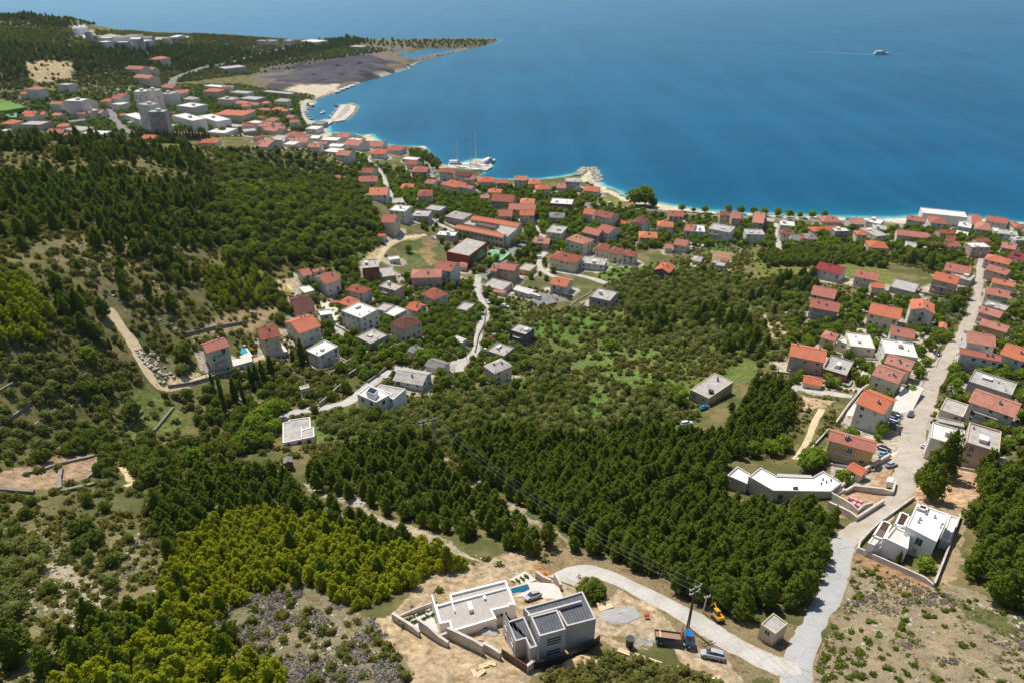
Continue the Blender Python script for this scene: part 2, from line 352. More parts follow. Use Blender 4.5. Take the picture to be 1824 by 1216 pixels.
# name | sRGB soil colour | shrub cover 0..1 | outline
ZONES = """scrub|132,120,88|0.66|-400,-50 2300,-50 2300,1500 -400,1500
valley|98,118,54|0.34|560,740 640,725 800,700 900,640 960,560 1100,540 1300,500 1450,480 1450,540 1370,650 1300,690 1240,760 1100,790 900,800 700,800 560,790
far hill|112,108,84|0.85|-200,20 350,50 620,80 620,150 300,150 -200,160
coast works|120,110,98|0.3|470,100 560,82 640,85 700,76 890,72 890,84 760,110 730,120 640,150 560,180 540,160 440,165
slag|72,70,74|0.0|490,146 530,122 560,112 620,98 660,98 690,108 690,120 660,132 640,142 600,150 560,148
slag|76,74,78|0.0|462,162 480,148 525,150 500,160
slag|96,90,88|0.1|450,130 490,118 560,104 600,100 560,110 500,130
quay|196,184,162|0.0|625,150 660,134 728,120 728,124 640,152
quay|198,186,166|0.0|500,164 530,152 605,150 600,165 560,182 530,180
headland|98,90,78|0.4|700,80 770,70 892,71 892,76 830,87 800,86 740,86
town|132,128,104|0.75|-100,176 180,150 260,150 420,150 560,170 560,235 420,245 -100,245
town|134,130,106|0.7|450,240 590,235 640,262 610,285 520,268 440,262
town|134,130,104|0.7|640,262 780,300 1000,330 1200,380 1500,392 1900,400 1950,520 1700,560 1500,460 1350,440 1200,445 1080,470 1000,500 900,500 800,450 700,400 690,340 620,280
field|118,124,62|0.25|1340,440 1440,455 1580,480 1620,520 1540,500 1440,500 1340,500
town|136,130,104|0.7|500,480 600,460 760,470 840,500 960,500 1020,530 1010,560 930,650 820,700 740,700 620,650 560,630 500,560
dirt|188,170,136|0.05|490,480 540,500 560,545 520,560 470,540 460,500
lawn|94,124,54|0.25|575,470 650,445 680,450 660,470 630,480 600,490
garden|86,106,54|0.4|715,440 770,412 800,470 745,492 720,480
garden soil|140,116,88|0.0|755,425 772,420 775,440 758,445
garden soil|150,128,92|0.0|740,448 760,440 780,468 765,475
dirt|190,170,132|0.0|650,455 670,440 720,418 755,417 750,425 700,432 680,450 668,480 640,475
court asphalt|140,136,132|0.0|890,440 925,405 955,408 950,430 915,452 895,460
lawn|104,118,66|0.35|850,528 900,520 950,540 950,575 900,600 860,620 860,560
lawn|90,122,50|0.25|940,565 1060,560 1090,580 1040,600 980,600 930,620 910,640 900,620
lawn|102,124,60|0.22|1030,640 1060,625 1160,620 1250,640 1220,680 1160,690 1080,680 1060,660
dry|150,128,80|0.2|1110,645 1140,638 1165,645 1160,655 1125,655
lawn|90,122,50|0.25|1040,710 1080,700 1100,735 1060,745 1020,740
lawn|94,124,54|0.25|1050,470 1150,470 1260,470 1300,500 1250,520 1130,520 1060,490
lawn|90,112,54|0.3|1262,432 1300,437 1310,460 1285,468 1250,450
soil|150,126,98|0.0|1268,446 1300,450 1305,468 1270,470
dirt|188,172,138|0.0|1345,590 1365,560 1420,550 1440,575 1410,600 1370,605
pale lot|188,180,164|0.05|1430,620 1520,590 1640,560 1680,590 1640,700 1600,820 1560,850 1520,800 1540,700 1440,680 1390,670
field|122,112,66|0.5|1380,700 1480,705 1500,740 1450,790 1390,830 1340,830 1400,770
dirt|186,164,132|0.0|1420,702 1480,712 1500,702 1470,730 1430,730
town|140,134,108|0.6|1680,560 1900,540 1900,700 1800,830 1700,830 1640,820 1680,640
orange earth|188,158,128|0.0|1600,830 1640,810 1700,830 1760,850 1745,890 1690,905 1640,900 1600,900 1570,890
earth|178,146,116|0.05|1480,890 1500,860 1570,830 1600,860 1590,900 1530,930 1490,930
earth|170,150,122|0.3|1660,900 1740,900 1720,960 1690,1040 1650,1045 1700,950
field br|154,140,116|0.3|1500,960 1540,985 1660,1045 1700,1040 1730,1050 1824,1100 1900,1300 1400,1300 1430,1200 1470,1110 1500,1040
red soil|158,128,98|0.1|1515,985 1560,990 1660,1040 1650,1060 1600,1050 1530,1010
grass|128,124,78|0.5|1700,1060 1824,1110 1824,1150 1720,1100
bottom soil|178,158,128|0.05|600,1100 700,1085 760,1030 800,1020 900,980 960,985 1040,1005 1110,1040 1160,1080 1100,1140 1290,1220 1300,1300 700,1300 730,1200 660,1130
orange soil|182,128,82|0.0|945,1004 1000,1000 1024,1008 1005,1035 960,1030
road edge|150,132,104|0.35|960,960 1060,985 1150,1010 1260,1085 1340,1105 1420,1110 1430,1216 1300,1216 1180,1150 1040,1040 960,1010
work dirt|180,162,134|0.0|1040,1060 1110,1050 1160,1080 1230,1130 1300,1160 1330,1216 1270,1190 1150,1140 1060,1130
cement|160,156,150|0.0|1120,1130 1165,1135 1160,1158 1122,1150
scrub bottom|124,112,84|0.8|940,1200 1000,1160 1060,1135 1120,1160 1180,1170 1280,1205 1340,1300 900,1300
purple scrub|144,134,114|0.4|370,1110 450,1060 540,1045 660,1095 700,1130 640,1140 740,1190 760,1300 520,1300 430,1150
left rock|166,152,118|0.5|-200,930 60,930 200,920 290,980 300,1080 240,1100 140,1130 80,1216 -200,1300
left mid|134,124,86|0.6|150,850 300,800 480,800 520,860 340,890 290,960 60,950 -200,920 -200,880
rock band|180,168,146|0.3|60,960 100,1000 150,1000 200,1060 190,1100 130,1110 100,1050
brown field|166,142,116|0.05|-200,840 10,838 120,815 175,812 172,845 110,870 20,880 -200,884
lawn|104,116,62|0.15|200,720 240,690 310,722 350,745 340,765 280,775 215,765
rock|150,142,112|0.5|250,620 290,620 330,660 310,690 270,680
dirt|172,152,118|0.3|330,605 360,575 380,560 470,550 500,520 520,550 450,590 380,600 330,620 300,620
dirt|204,186,150|0.0|300,672 345,668 340,685 312,694 290,690
hillside|124,120,78|0.5|-300,250 560,262 640,300 640,480 480,500 330,600 190,560 100,600 -300,600
hillfield|104,122,58|0.3|400,280 520,275 640,300 640,330 560,360 450,340 390,310
hill rock|146,132,102|0.45|0,380 60,380 230,440 260,540 190,540 100,470 40,430
hill clear|136,118,86|0.4|190,400 235,420 260,500 330,560 300,580 240,520
far clearing|182,164,128|0.1|45,112 90,106 132,112 128,140 70,150 50,140
far earth|170,160,140|0.1|160,165 240,152 240,165 180,172
stadium|110,140,60|0.0|-60,178 5,177 46,191 0,198 -60,200
quarry yard|186,180,166|0.0|128,66 134,54 168,54 172,64 150,70
quarry yard|182,176,164|0.0|170,64 196,60 228,66 300,66 336,64 340,68 240,78 196,80
beach|206,194,168|0.0|560,215 590,228 594,240 575,248 560,238
beach|206,194,168|0.0|645,242 670,240 684,258 660,256
beach|206,196,172|0.0|770,286 860,292 862,300 780,300
beach|206,196,172|0.0|1030,312 1040,300 1062,300 1066,325 1100,345 1122,355 1180,364 1250,376 1450,387 1450,392 1180,374 1110,358 1070,340 1040,325
beach|214,206,186|0.0|1450,384 1620,384 1620,398 1450,394
mole|176,168,152|0.0|556,178 645,178 645,226 584,226 545,222 530,180
mole|176,170,156|0.0|770,280 880,280 880,300 770,300
shore rock|196,188,172|0.0|1720,386 1900,392 1900,404 1720,396
lawn|122,126,62|0.1|1065,352 1090,350 1112,362 1100,368 1062,364
meadow|104,124,58|0.35|300,262 350,262 360,280 310,275
meadow|104,124,56|0.3|440,300 480,305 490,330 455,335
gully|170,158,136|0.2|540,860 600,880 700,920 780,950 850,990 900,1010 860,1000 760,960 640,905 560,885
gully|166,152,128|0.2|790,800 830,850 900,890 990,940 1040,985 1000,960 900,905 820,865 780,810
gully|164,150,126|0.2|300,440 330,470 360,520 320,480"""
def c3(s): return np.array(lin(tuple(map(float, s.split(','))))[:3])
zones = []
for ln in ZONES.split('\n'):
    nme, c, v, pl = ln.split('|'); zones.append((c3(c), float(v), px_poly(pl)))
def ground_attr(x, y, z):
    jx = x + 2.2 * snoise(x, y, 9, 5) + 1.0 * snoise(x, y, 3, 6); jy = y + 2.2 * snoise(x, y, 9, 7) + 1.0 * snoise(x, y, 3, 8)
    px, py = proj(jx, jy, np.maximum(z, 0))
    col = np.tile(zones[0][0], (len(x), 1)); veg = np.full(len(x), zones[0][1])
    for c, v, pl in zones[1:]:
        a = np.array(pl); bb = (px > a[:, 0].min()) & (px < a[:, 0].max()) & (py > a[:, 1].min()) & (py < a[:, 1].max())
        i = np.nonzero(bb)[0]; i = i[inpoly(px[i], py[i], pl)]
        col[i] = c; veg[i] = v
    return col, veg
def ground_mat():
    t = NT('ground_soil'); v = t.coord('Object')
    ca = t.n('Attribute', attribute_name='soil').outputs['Color']; va = t.n('Attribute', attribute_name='veg').outputs['Fac']
    n1 = t.noise(v, 0.09, 5, 0.65); n2 = t.noise(v, 0.55, 5, 0.7); n3 = t.noise(v, 3.0, 4, 0.7)
    var = t.mix(t.maprange(n2, 0.3, 0.72), (0.55, 0.53, 0.50, 1), (1.22, 1.20, 1.16, 1))
    base = t.mix(1.0, ca, var, 'MULTIPLY')
    p1 = t.noise(v, 0.17, 4, 0.62); p2 = t.noise(v, 0.31, 4, 0.6)
    base = t.mix(t.math('MULTIPLY', t.maprange(p1, .52, .62), .75), base, t.mix(1.0, base, (1.34, 1.30, 1.26, 1), 'MULTIPLY'))
    base = t.mix(t.math('MULTIPLY', t.maprange(p2, .54, .64), .8), base, t.mix(1.0, base, (.70, .60, .50, 1), 'MULTIPLY'))
    peb = t.n('TexVoronoi'); peb.inputs['Scale'].default_value = 2.6; t.l(v, peb.inputs['Vector']); sc_ = t.n('SeparateColor'); t.l(peb.outputs['Color'], sc_.inputs[0])
    pf = t.math('MULTIPLY', t.maprange(peb.outputs['Distance'], .08, .2, 1, 0), t.math('GREATER_THAN', sc_.outputs[0], .72))
    base = t.mix(t.math('MULTIPLY', pf, .6), base, lin((214, 206, 190)))
    stones = t.n('TexVoronoi'); stones.inputs['Scale'].default_value = 1.3; t.l(v, stones.inputs['Vector'])
    sm = t.math('MULTIPLY', t.maprange(stones.outputs['Distance'], 0.05, 0.22, 1, 0), t.maprange(n1, 0.48, 0.62))
    sm = t.math('MULTIPLY', sm, t.maprange(va, 0.1, 0.4))
    base = t.mix(t.math('MULTIPLY', sm, 0.7), base, lin((206, 198, 182)))
    grass = t.mix(n3, lin((96, 98, 56)), lin((70, 78, 42)))
    grass = t.mix(t.maprange(n1, 0.4, 0.65), grass, lin((124, 112, 74)))
    f = t.math('ADD', t.math('MULTIPLY', n2, 0.6), t.math('MULTIPLY', n3, 0.4))
    thr = t.math('SUBTRACT', t.math('ADD', f, t.math('MULTIPLY', va, 0.42)), 0.68)
    f2 = t.maprange(thr, -0.06, 0.06)
    speck = t.maprange(t.noise(v, 1.6, 5, 0.8), 0.62, 0.7, 0, 0.55)
    base = t.mix(speck, base, lin((96, 88, 74)))
    col = t.mix(t.math('MULTIPLY', f2, t.maprange(va, 0.0, 0.12)), base, grass)
    h = t.math('ADD', n2, t.math('MULTIPLY', n3, 0.5))
    t.pr(col, 0.95, 0.1, normal=t.bump(h, 0.9, 0.5)); return t.m
def build_ground():
    az = np.radians(np.concatenate([np.arange(-100, -60, 2.0), np.arange(-60, 60.01, 0.22), np.arange(62, 101, 2.0)]))
    rr = np.concatenate([[30, 45, 55], 62 * 1.0055 ** np.arange(0, 690)])
    A, R_ = np.meshgrid(az, rr); gx_, gy_ = (np.sin(A) * R_).ravel(), (np.cos(A) * R_).ravel()
    gz_ = T(gx_, gy_)
    near = np.clip(1 - (np.hypot(gx_, gy_) - 100) / 400, 0.15, 1)
    gz_ = gz_ + 0.18 * snoise(gx_, gy_, 2.3, 3) * near * (gz_ > 1.5)
    nr, na = A.shape; ii = np.arange(nr * na).reshape(nr, na)
    Fq = np.stack([ii[:-1, :-1], ii[1:, :-1], ii[1:, 1:], ii[:-1, 1:]], -1).reshape(-1, 4)[:, ::-1]
    keep = (gz_[Fq] > -4.5).any(1); Fq = Fq[keep]
    gm = npmesh('ground', np.stack([gx_, gy_, gz_], 1), Fq, ground_mat(), True)
    gc, gv = ground_attr(gx_, gy_, gz_)
    yard = np.zeros(len(gx_)); pave = np.array(lin((176, 168, 154))[:3]); grn = np.array(lin((98, 108, 62))[:3]); wob = 1.6 * snoise(gx_, gy_, 5, 41) + .8 * snoise(gx_, gy_, 1.7, 42)
    for kx, ky, kr in HKEEP:
        i = np.nonzero((np.abs(gx_ - kx) < kr + 8) & (np.abs(gy_ - ky) < kr + 8))[0]; d_ = np.hypot(gx_[i] - kx, gy_[i] - ky) + wob[i]; yard[i] = np.maximum(yard[i], (d_ < kr + 3.0) * 1.0)
    gc = gc * (1 - yard[:, None]) + pave * yard[:, None]; gv = gv * (1 - .85 * yard)
    at_ = gm.attributes.new('soil', 'FLOAT_COLOR', 'POINT'); at_.data.foreach_set('color', np.concatenate([gc, np.ones((len(gc), 1))], 1).astype(np.float32).ravel())
    at_ = gm.attributes.new('veg', 'FLOAT', 'POINT'); at_.data.foreach_set('value', gv.astype(np.float32))
    tag(link('ground', gm), kind='structure')

# ------------------------------------------------------------ the sea
def SDf(x, y):
    fx = np.clip((x - GX0) / CELL, 0, NX - 1.001); fy = np.clip((y - GY0) / CELL, 0, NY - 1.001)
    ix = fx.astype(int); iy = fy.astype(int); a = fx - ix; b = fy - iy
    return (SD[iy, ix] * (1 - a) + SD[iy, ix + 1] * a) * (1 - b) + (SD[iy + 1, ix] * (1 - a) + SD[iy + 1, ix + 1] * a) * b
def sea_mat():
    t = NT('sea_water'); v = t.coord('Object'); sh = t.n('Attribute', attribute_name='shore').outputs['Fac']
    big = t.noise(t.coord('Object', (0.0022, 0.006, 1)), 1.0, 4, 0.6)
    rot = t.n('Mapping'); rot.inputs['Rotation'].default_value = (0, 0, 0.35); rot.inputs['Scale'].default_value = (0.02, 0.0032, 1); t.l(v, rot.inputs[0])
    streak = t.noise(rot.outputs[0], 1.0, 3, 0.55)
    n2 = t.noise(v, 0.05, 4, 0.7)
    deep = t.mix(t.maprange(big, 0.35, 0.65), (0.0004, 0.062, 0.132, 1), (0.0007, 0.078, 0.162, 1))
    shn = t.math('ADD', sh, t.math('MULTIPLY', t.math('SUBTRACT', n2, 0.5), t.math('MULTIPLY', sh, 0.9)))
    c = t.ramp(shn, [(0.0, (0, 0, 0, 1)), (0.12, (0.02, 0.02, 0.02, 1)), (0.5, (0.4, 0.4, 0.4, 1)), (1.0, (1, 1, 1, 1))])
    mid = t.mix(t.maprange(shn, 0.03, 0.42), deep, (0.003, 0.12, 0.18, 1))
    col = t.mix(t.maprange(shn, 0.4, 0.95), mid, (0.20, 0.46, 0.44, 1))
    w1 = t.n('Mapping'); w1.inputs['Rotation'].default_value = (0, 0, -0.5); w1.inputs['Scale'].default_value = (0.22, 0.07, 1); t.l(v, w1.inputs[0])
    wv = t.noise(w1.outputs[0], 1.0, 4, 0.65)
    rough = t.maprange(t.math('ADD', t.math('MULTIPLY', streak, 0.6), t.math('MULTIPLY', big, 0.4)), 0.38, 0.62, 0.26, 0.2)
    col = t.mix(t.maprange(streak, .42, .62, 0, .28), col, (0.012, 0.11, 0.21, 1)); nrm = t.bump(wv, 0.3, 0.35)
    df = t.n('BsdfDiffuse'); t.l(col, df.inputs[0]); t.l(nrm, df.inputs['Normal']); gl = t.n('BsdfGlossy'); gl.inputs['Roughness'].default_value = .3; gl.inputs[0].default_value = (.62, .9, 1, 1); t.l(nrm, gl.inputs['Normal'])
    lw = t.n('LayerWeight'); lw.inputs[0].default_value = .5; fc = t.math('ADD', t.math('MULTIPLY', t.math('POWER', lw.outputs['Facing'], 5.0), .34), .015)
    mx = t.n('MixShader'); t.l(fc, mx.inputs[0]); t.l(df.outputs[0], mx.inputs[1]); t.l(gl.outputs[0], mx.inputs[2]); t.l(mx.outputs[0], t.out.inputs[0]); return t.m
az = np.radians(np.concatenate([np.arange(-180, -66, 6.0), np.arange(-66, 58, 0.3), np.arange(60, 180, 6.0)]))
rr = np.concatenate([[0.0, 200.0, 380.0], 420 * 1.0085 ** np.arange(0, 363)])
A, R_ = np.meshgrid(az, rr); sx, sy = (np.sin(A) * R_).ravel(), (np.cos(A) * R_).ravel(); nr, na = A.shape
ii = np.arange(nr * na).reshape(nr, na); jj = np.roll(ii, -1, axis=1)
Fq = np.stack([ii[:-1], ii[1:], jj[1:], jj[:-1]], -1).reshape(-1, 4)[:, ::-1]
sm_ = npmesh('sea', np.stack([sx, sy, np.zeros_like(sx)], 1), Fq, sea_mat(), True)
dsh = np.maximum(-SDf(sx, sy), 0); wide = np.full(len(sx), 11.0)
for (bx, by, rad, wd) in ((596, 240, 60, 26), (672, 252, 40, 22), (1090, 345, 90, 26), (1250, 380, 160, 20), (1450, 388, 200, 26), (1600, 388, 150, 24), (820, 292, 40, 16)):
    q = at(bx, by, 0); wide = np.maximum(wide, wd * np.exp(-((sx - q.x) ** 2 + (sy - q.y) ** 2) / rad ** 2))
shore = np.clip(0.68 * np.exp(-dsh / (wide * 0.34)) + 0.2 * np.exp(-dsh / 60), 0, 1)
at_ = sm_.attributes.new('shore', 'FLOAT', 'POINT'); at_.data.foreach_set('value', shore.astype(np.float32))
tag(link('sea', sm_), kind='structure')

# ------------------------------------------------------------ roads, lanes, paths: sheets laid on the ground
def resample(P, step=1.5):
    P = [Vector(p[:2]) for p in P]
    # smooth with Catmull-Rom
    Q = []
    for i in range(len(P) - 1):
        p0 = P[max(i - 1, 0)]; p1 = P[i]; p2 = P[i + 1]; p3 = P[min(i + 2, len(P) - 1)]
        k = max(2, int((p2 - p1).length / step))
        for j in range(k):
            t = j / k; Q.append(0.5 * ((2 * p1) + (p2 - p0) * t + (2 * p0 - 5 * p1 + 4 * p2 - p3) * t * t + (3 * p1 - p0 - 3 * p2 + p3) * t ** 3))
    Q.append(P[-1]); return Q
ROADLINES = []
def road_mat(name, c, d, edge, amt=0.7):
    t = NT(name); v = t.coord('Object'); n1 = t.noise(v, 0.18, 5, 0.7); n2 = t.noise(v, 1.6, 4, 0.7)
    f = t.maprange(t.math('ADD', t.math('MULTIPLY', n1, 0.6), t.math('MULTIPLY', n2, 0.4)), 0.4, 0.62, 0, amt)
    e = t.n('Attribute', attribute_name='edge').outputs['Fac']
    ef = t.maprange(t.math('ADD', e, t.math('MULTIPLY', t.math('SUBTRACT', n2, 0.5), 0.9)), 0.75, 1.05, 0, 0.8)
    cr = t.n('TexVoronoi', feature='DISTANCE_TO_EDGE'); cr.inputs['Scale'].default_value = 0.22; t.l(v, cr.inputs['Vector'])
    crk = t.maprange(cr.outputs['Distance'], 0.0, 0.012, 0.5, 0)
    col = t.mix(ef, t.mix(f, lin(c), lin(d)), lin(edge)); col = t.mix(crk, col, lin(tuple(x * 0.5 for x in c)))
    t.pr(col, 0.9, 0.2, normal=t.bump(n2, 0.4, 0.05)); return t.m
RM = {'conc': road_mat('pale_concrete_road', (182, 178, 170), (158, 150, 138), (176, 154, 126)),
      'earth': road_mat('dusty_road', (174, 165, 152), (150, 136, 118), (172, 146, 116)),
      'asph': road_mat('worn_asphalt', (132, 130, 128), (104, 102, 100), (150, 140, 124)),
      'track': road_mat('dirt_track', (200, 182, 148), (178, 156, 118), (136, 124, 88)),
      'cool': road_mat('new_concrete_road', (164, 164, 162), (146, 144, 140), (176, 156, 130), 0.5)}
def road(name, mat, pts, wd, lift=0.16, wdx=None):
    P = [hit(*map(float, t.split(','))) for t in pts.split()]; Q = resample(P)
    ROADLINES.append((np.array([tuple(q) for q in Q]), wd)); V = []; E = []; Fc = []; K = 7
    for i, q in enumerate(Q):
        d = (Q[min(i + 1, len(Q) - 1)] - Q[max(i - 1, 0)]).normalized(); nrm = Vector((-d.y, d.x))
        s = i / max(1, len(Q) - 1); ww = wd if wdx is None else float(np.interp(s, *wdx))
        ww *= 1 + 0.1 * math.sin(i * 0.21) + 0.05 * math.sin(i * 0.77)
        for k in range(K):
            o = (k / (K - 1) - 0.5) * ww; p = q + nrm * o
            V.append((p.x, p.y, float(T(p.x, p.y)) + lift - (0.25 if k in (0, K - 1) else 0))); E.append(abs(k / (K - 1) - 0.5) * 2)
    for i in range(len(Q) - 1):
        for k in range(K - 1): a = i * K + k; Fc.append((a, a + K, a + K + 1, a + 1)[::-1])
    me = npmesh(name, V, Fc, RM[mat], True)
    a = me.attributes.new('edge', 'FLOAT', 'POINT'); a.data.foreach_set('value', np.array(E, np.float32))
    return tag(link(name, me), kind='structure')
road('road', 'earth', "1752,440 1746,480 1741,520 1730,560 1712,600 1690,632 1668,662 1652,695 1638,730 1628,770 1622,805 1614,850 1596,888 1566,918 1530,942 1505,962", 7, 0.2, ([0, .3, .6, .75, .85, 1], [4, 5, 6.5, 9.5, 8, 5.5]))
road('road', 'cool', "1505,962 1496,985 1488,1020 1478,1060 1458,1095 1440,1130 1425,1165 1418,1200 1425,1260", 5.2, 0.24)
road('road', 'conc', "1424,1192 1385,1185 1335,1163 1290,1138 1240,1105 1190,1078 1140,1052 1090,1028 1050,1016 1022,1020 1000,1036", 5.4, 0.28, ([0, .4, .8, 1], [5.2, 5.4, 5, 7]))
road('road', 'conc', "700,352 720,362 745,376 770,392 800,408 830,420", 5)
road('road', 'asph', "920,410 935,430 925,445 905,458 890,470 870,488 852,494", 6)
road('road', 'conc', "853,490 850,508 852,522 860,536 866,550 864,566 856,582 852,600 851,618 842,632 828,644 819,656 822,670", 4.6, 0.16)
road('road', 'conc', "560,728 600,722 625,713 645,696 668,679 692,664 715,652", 5, 0.16)
road('road', 'conc', "828,640 800,650 770,672 745,668 715,652", 3.6)
road('road', 'conc', "500,750 520,735 548,730 575,722", 5)
road('path', 'track', "195,548 213,578 238,612 254,648 284,690 312,690 345,680 380,668 420,654 462,638 500,626", 4.2, 0.16, ([0, .2, .4, .7, 1], [3.5, 4.5, 3, 3.5, 3]))
road('road', 'conc', "648,279 662,290 677,305 686,322 692,340 700,352", 4.6)
road('road', 'asph', "756,288 768,302 782,318 815,332 850,342 890,352 930,358 985,364 1042,362 1100,369 1175,375 1220,380 1300,386 1400,390 1500,394 1568,396 1612,402 1650,408 1700,412", 6, 0.2)
road('road', 'asph', "305,153 309,143 328,133 355,124 388,117 425,108 456,100 480,94 515,86 560,80 600,80", 9, 0.3)
road('road', 'asph', "193,184 200,206 213,225 236,238", 9, 0.3)
road('road', 'conc', "240,240 300,236 380,240 460,246 520,250 560,254 620,262 650,280", 5, 0.3)
road('road', 'conc', "548,178 540,195 545,212 560,222 580,224", 7, 0.3)
road('road', 'asph', "1560,523 1590,528 1620,530 1660,532 1700,540 1730,545", 6, 0.2)
road('road', 'conc', "1400,688 1440,694 1480,700 1518,706", 4.5, 0.2)
road('road', 'conc', "952,400 962,420 975,440 960,470 980,490 1020,500", 4, 0.2)
road('path', 'track', "1464,728 1452,750 1440,780 1425,806 1415,818", 2.6, 0.14)
road('path', 'track', "640,478 668,470 690,440 720,425 750,420 758,418", 4, 0.16)
road('path', 'track', "1220,825 1230,835 1236,850 1250,850", 1.5)
road('path', 'track', "215,832 226,842 232,856 248,856 222,866", 2.0)
road('road', 'conc', "930,490 970,482 1010,486 1050,495 1080,505", 4.5, 0.2)
road('road', 'conc', "586,560 600,575 606,600", 4)
road('road', 'asph', "1042,362 1060,385 1085,400 1100,420", 4, 0.2)
road('road', 'conc', "1755,455 1790,470 1840,480", 4, 0.2)
road('road', 'conc', "1382,398 1386,425 1390,450 1400,452", 4, 0.2)
def pad(name, mat, pts, up=0.3, lift=0.0, kind='structure', label=None, cat=None, down=4.0):
    """a level paved platform"""
    P = [hit(*map(float, t.split(','))) for t in pts.split()]; z = sum(p.z for p in P) / len(P) + up
    Q = [at(*map(float, t.split(',')), z) for t in pts.split()]; ar = sum(a.x * b.y - b.x * a.y for a, b in zip(Q, Q[1:] + Q[:1]))
    if ar < 0: Q = Q[::-1]
    m = MB(); m.prism([(q.x, q.y) for q in Q], z - down, z); o = m.build(name, mat); tag(o, label, cat, kind=kind); return o, z, Q
# ------------------------------------------------------------ trees and shrubs
LEAF = {'pine': leaf('pine_needles', (0.106, 0.156, 0.0181), (0.158, 0.210, 0.0235), (0.225, 0.269, 0.0407)),
        'young': leaf('young_pine_needles', (0.215, 0.266, 0.0136), (0.350, 0.373, 0.0158), (0.384, 0.395, 0.0294), 0.42),
        'olive': leaf('olive_leaves', (0.165, 0.201, 0.0497), (0.238, 0.262, 0.0723), (0.304, 0.318, 0.0994)),
        'broad': leaf('broadleaf_leaves', (0.119, 0.195, 0.0199), (0.211, 0.305, 0.0271), (0.264, 0.330, 0.0407), 0.42),
        'dark': leaf('dark_leaves', (0.106, 0.153, 0.0217), (0.179, 0.226, 0.0307), (0.225, 0.262, 0.0497)),
        'scrub': leaf('scrub_leaves', (0.172, 0.183, 0.0434), (0.278, 0.250, 0.0705), (0.238, 0.257, 0.0678))}
def clumps(rng, centers, radii, per, size, flat=0.0):
    """small leaf-spray quads filling clumps round the given centres"""
    n_ = len(centers) * per; c = np.repeat(centers, per, 0); r = np.repeat(radii, per)
    d = rng.normal(size=(n_, 3)); d /= np.linalg.norm(d, axis=1)[:, None]
    p = c + d * (r * rng.uniform(0.55, 1.0, n_))[:, None]
    nrm = d + rng.normal(size=(n_, 3)) * 0.5 + np.array([-.2, .35, .75]) * .8; nrm /= np.linalg.norm(nrm, axis=1)[:, None]
    t = np.cross(nrm, rng.normal(size=(n_, 3))); t /= np.linalg.norm(t, axis=1)[:, None]; b = np.cross(nrm, t)
    s = size * rng.uniform(0.6, 1.3, n_)[:, None]; a = 0.75
    V = np.stack([p - t * s - b * s * a, p + t * s - b * s * a * 0.6, p + t * s * 0.7 + b * s * a, p - t * s * 0.8 + b * s * a * 0.8], 1).reshape(-1, 3)
    return V, np.arange(n_ * 4).reshape(-1, 4)
def hull(rng, prof, k=9, wob=0.18):
    """lumpy inner mass following the crown's profile [(z, r)...]"""
    V = []; Fc = []; ph = rng.uniform(0, 6.28, 3)
    for z, r in prof:
        for i in range(k):
            t = 6.2832 * i / k; q = r * (1 + wob * math.sin(2 * t + ph[0] + z) + wob * 0.7 * math.sin(3 * t + ph[1] - 1.7 * z))
            V.append((q * math.cos(t), q * math.sin(t), z))
    for a in range(len(prof) - 1):
        for i in range(k):
            j = (i + 1) % k; Fc.append((a * k + i, a * k + j, (a + 1) * k + j, (a + 1) * k + i))
    return np.array(V), np.array(Fc)
def crown_mesh(name, mat, seed, prof, nc, per, size, cr, hullf=0.74, squash=1.0, jitter=0.12):
    rng = np.random.default_rng(seed); zs = np.array([p[0] for p in prof]); rs = np.array([p[1] for p in prof])
    zz = rng.uniform(zs[0], zs[-1], nc * 4); rad = np.interp(zz, zs, rs); sel = rng.choice(nc * 4, nc, p=(rad + 0.1) / (rad + 0.1).sum(), replace=False)
    zz = zz[sel]; rad = rad[sel]; th = rng.uniform(0, 6.283, nc)
    lob = 1 + 0.22 * np.sin(2 * th + seed) + 0.14 * np.sin(5 * th + seed * 1.7 + zz * 2)
    rr_ = rad * np.sqrt(rng.uniform(0.55, 1.0, nc)) * lob * (1 + rng.normal(0, jitter, nc))
    C_ = np.stack([rr_ * np.cos(th), rr_ * np.sin(th), zz], 1)
    V, Fc = clumps(rng, C_, cr * rng.uniform(0.7, 1.3, nc), per, size)
    HV, HF = hull(rng, [(z, max(r * hullf, 0.02)) for z, r in prof])
    return npmesh(name, np.concatenate([V, HV]), np.concatenate([Fc, HF + len(V)]), mat, False)
def trunk_mesh(name, h, r, limbs, seed, spread=0.5):
    rng = random.Random(seed); m = MB(); m.tube((0, 0, -0.8), (0.05 * h * rng.uniform(-1, 1), 0.05 * h, h * 0.55), r, r * 0.7, 6); top = (0, 0, h * 0.92)
    m.tube((0, 0.02 * h, h * 0.5), top, r * 0.7, r * 0.2, 5)
    for i in range(limbs):
        a = rng.uniform(0, 6.28); z = h * rng.uniform(0.3, 0.75); l = h * spread * rng.uniform(0.5, 1)
        m.tube((0, 0, z), (l * math.cos(a), l * math.sin(a), z + l * 0.55), r * 0.4, r * 0.12, 4)
    return m.mesh(name, BARK)
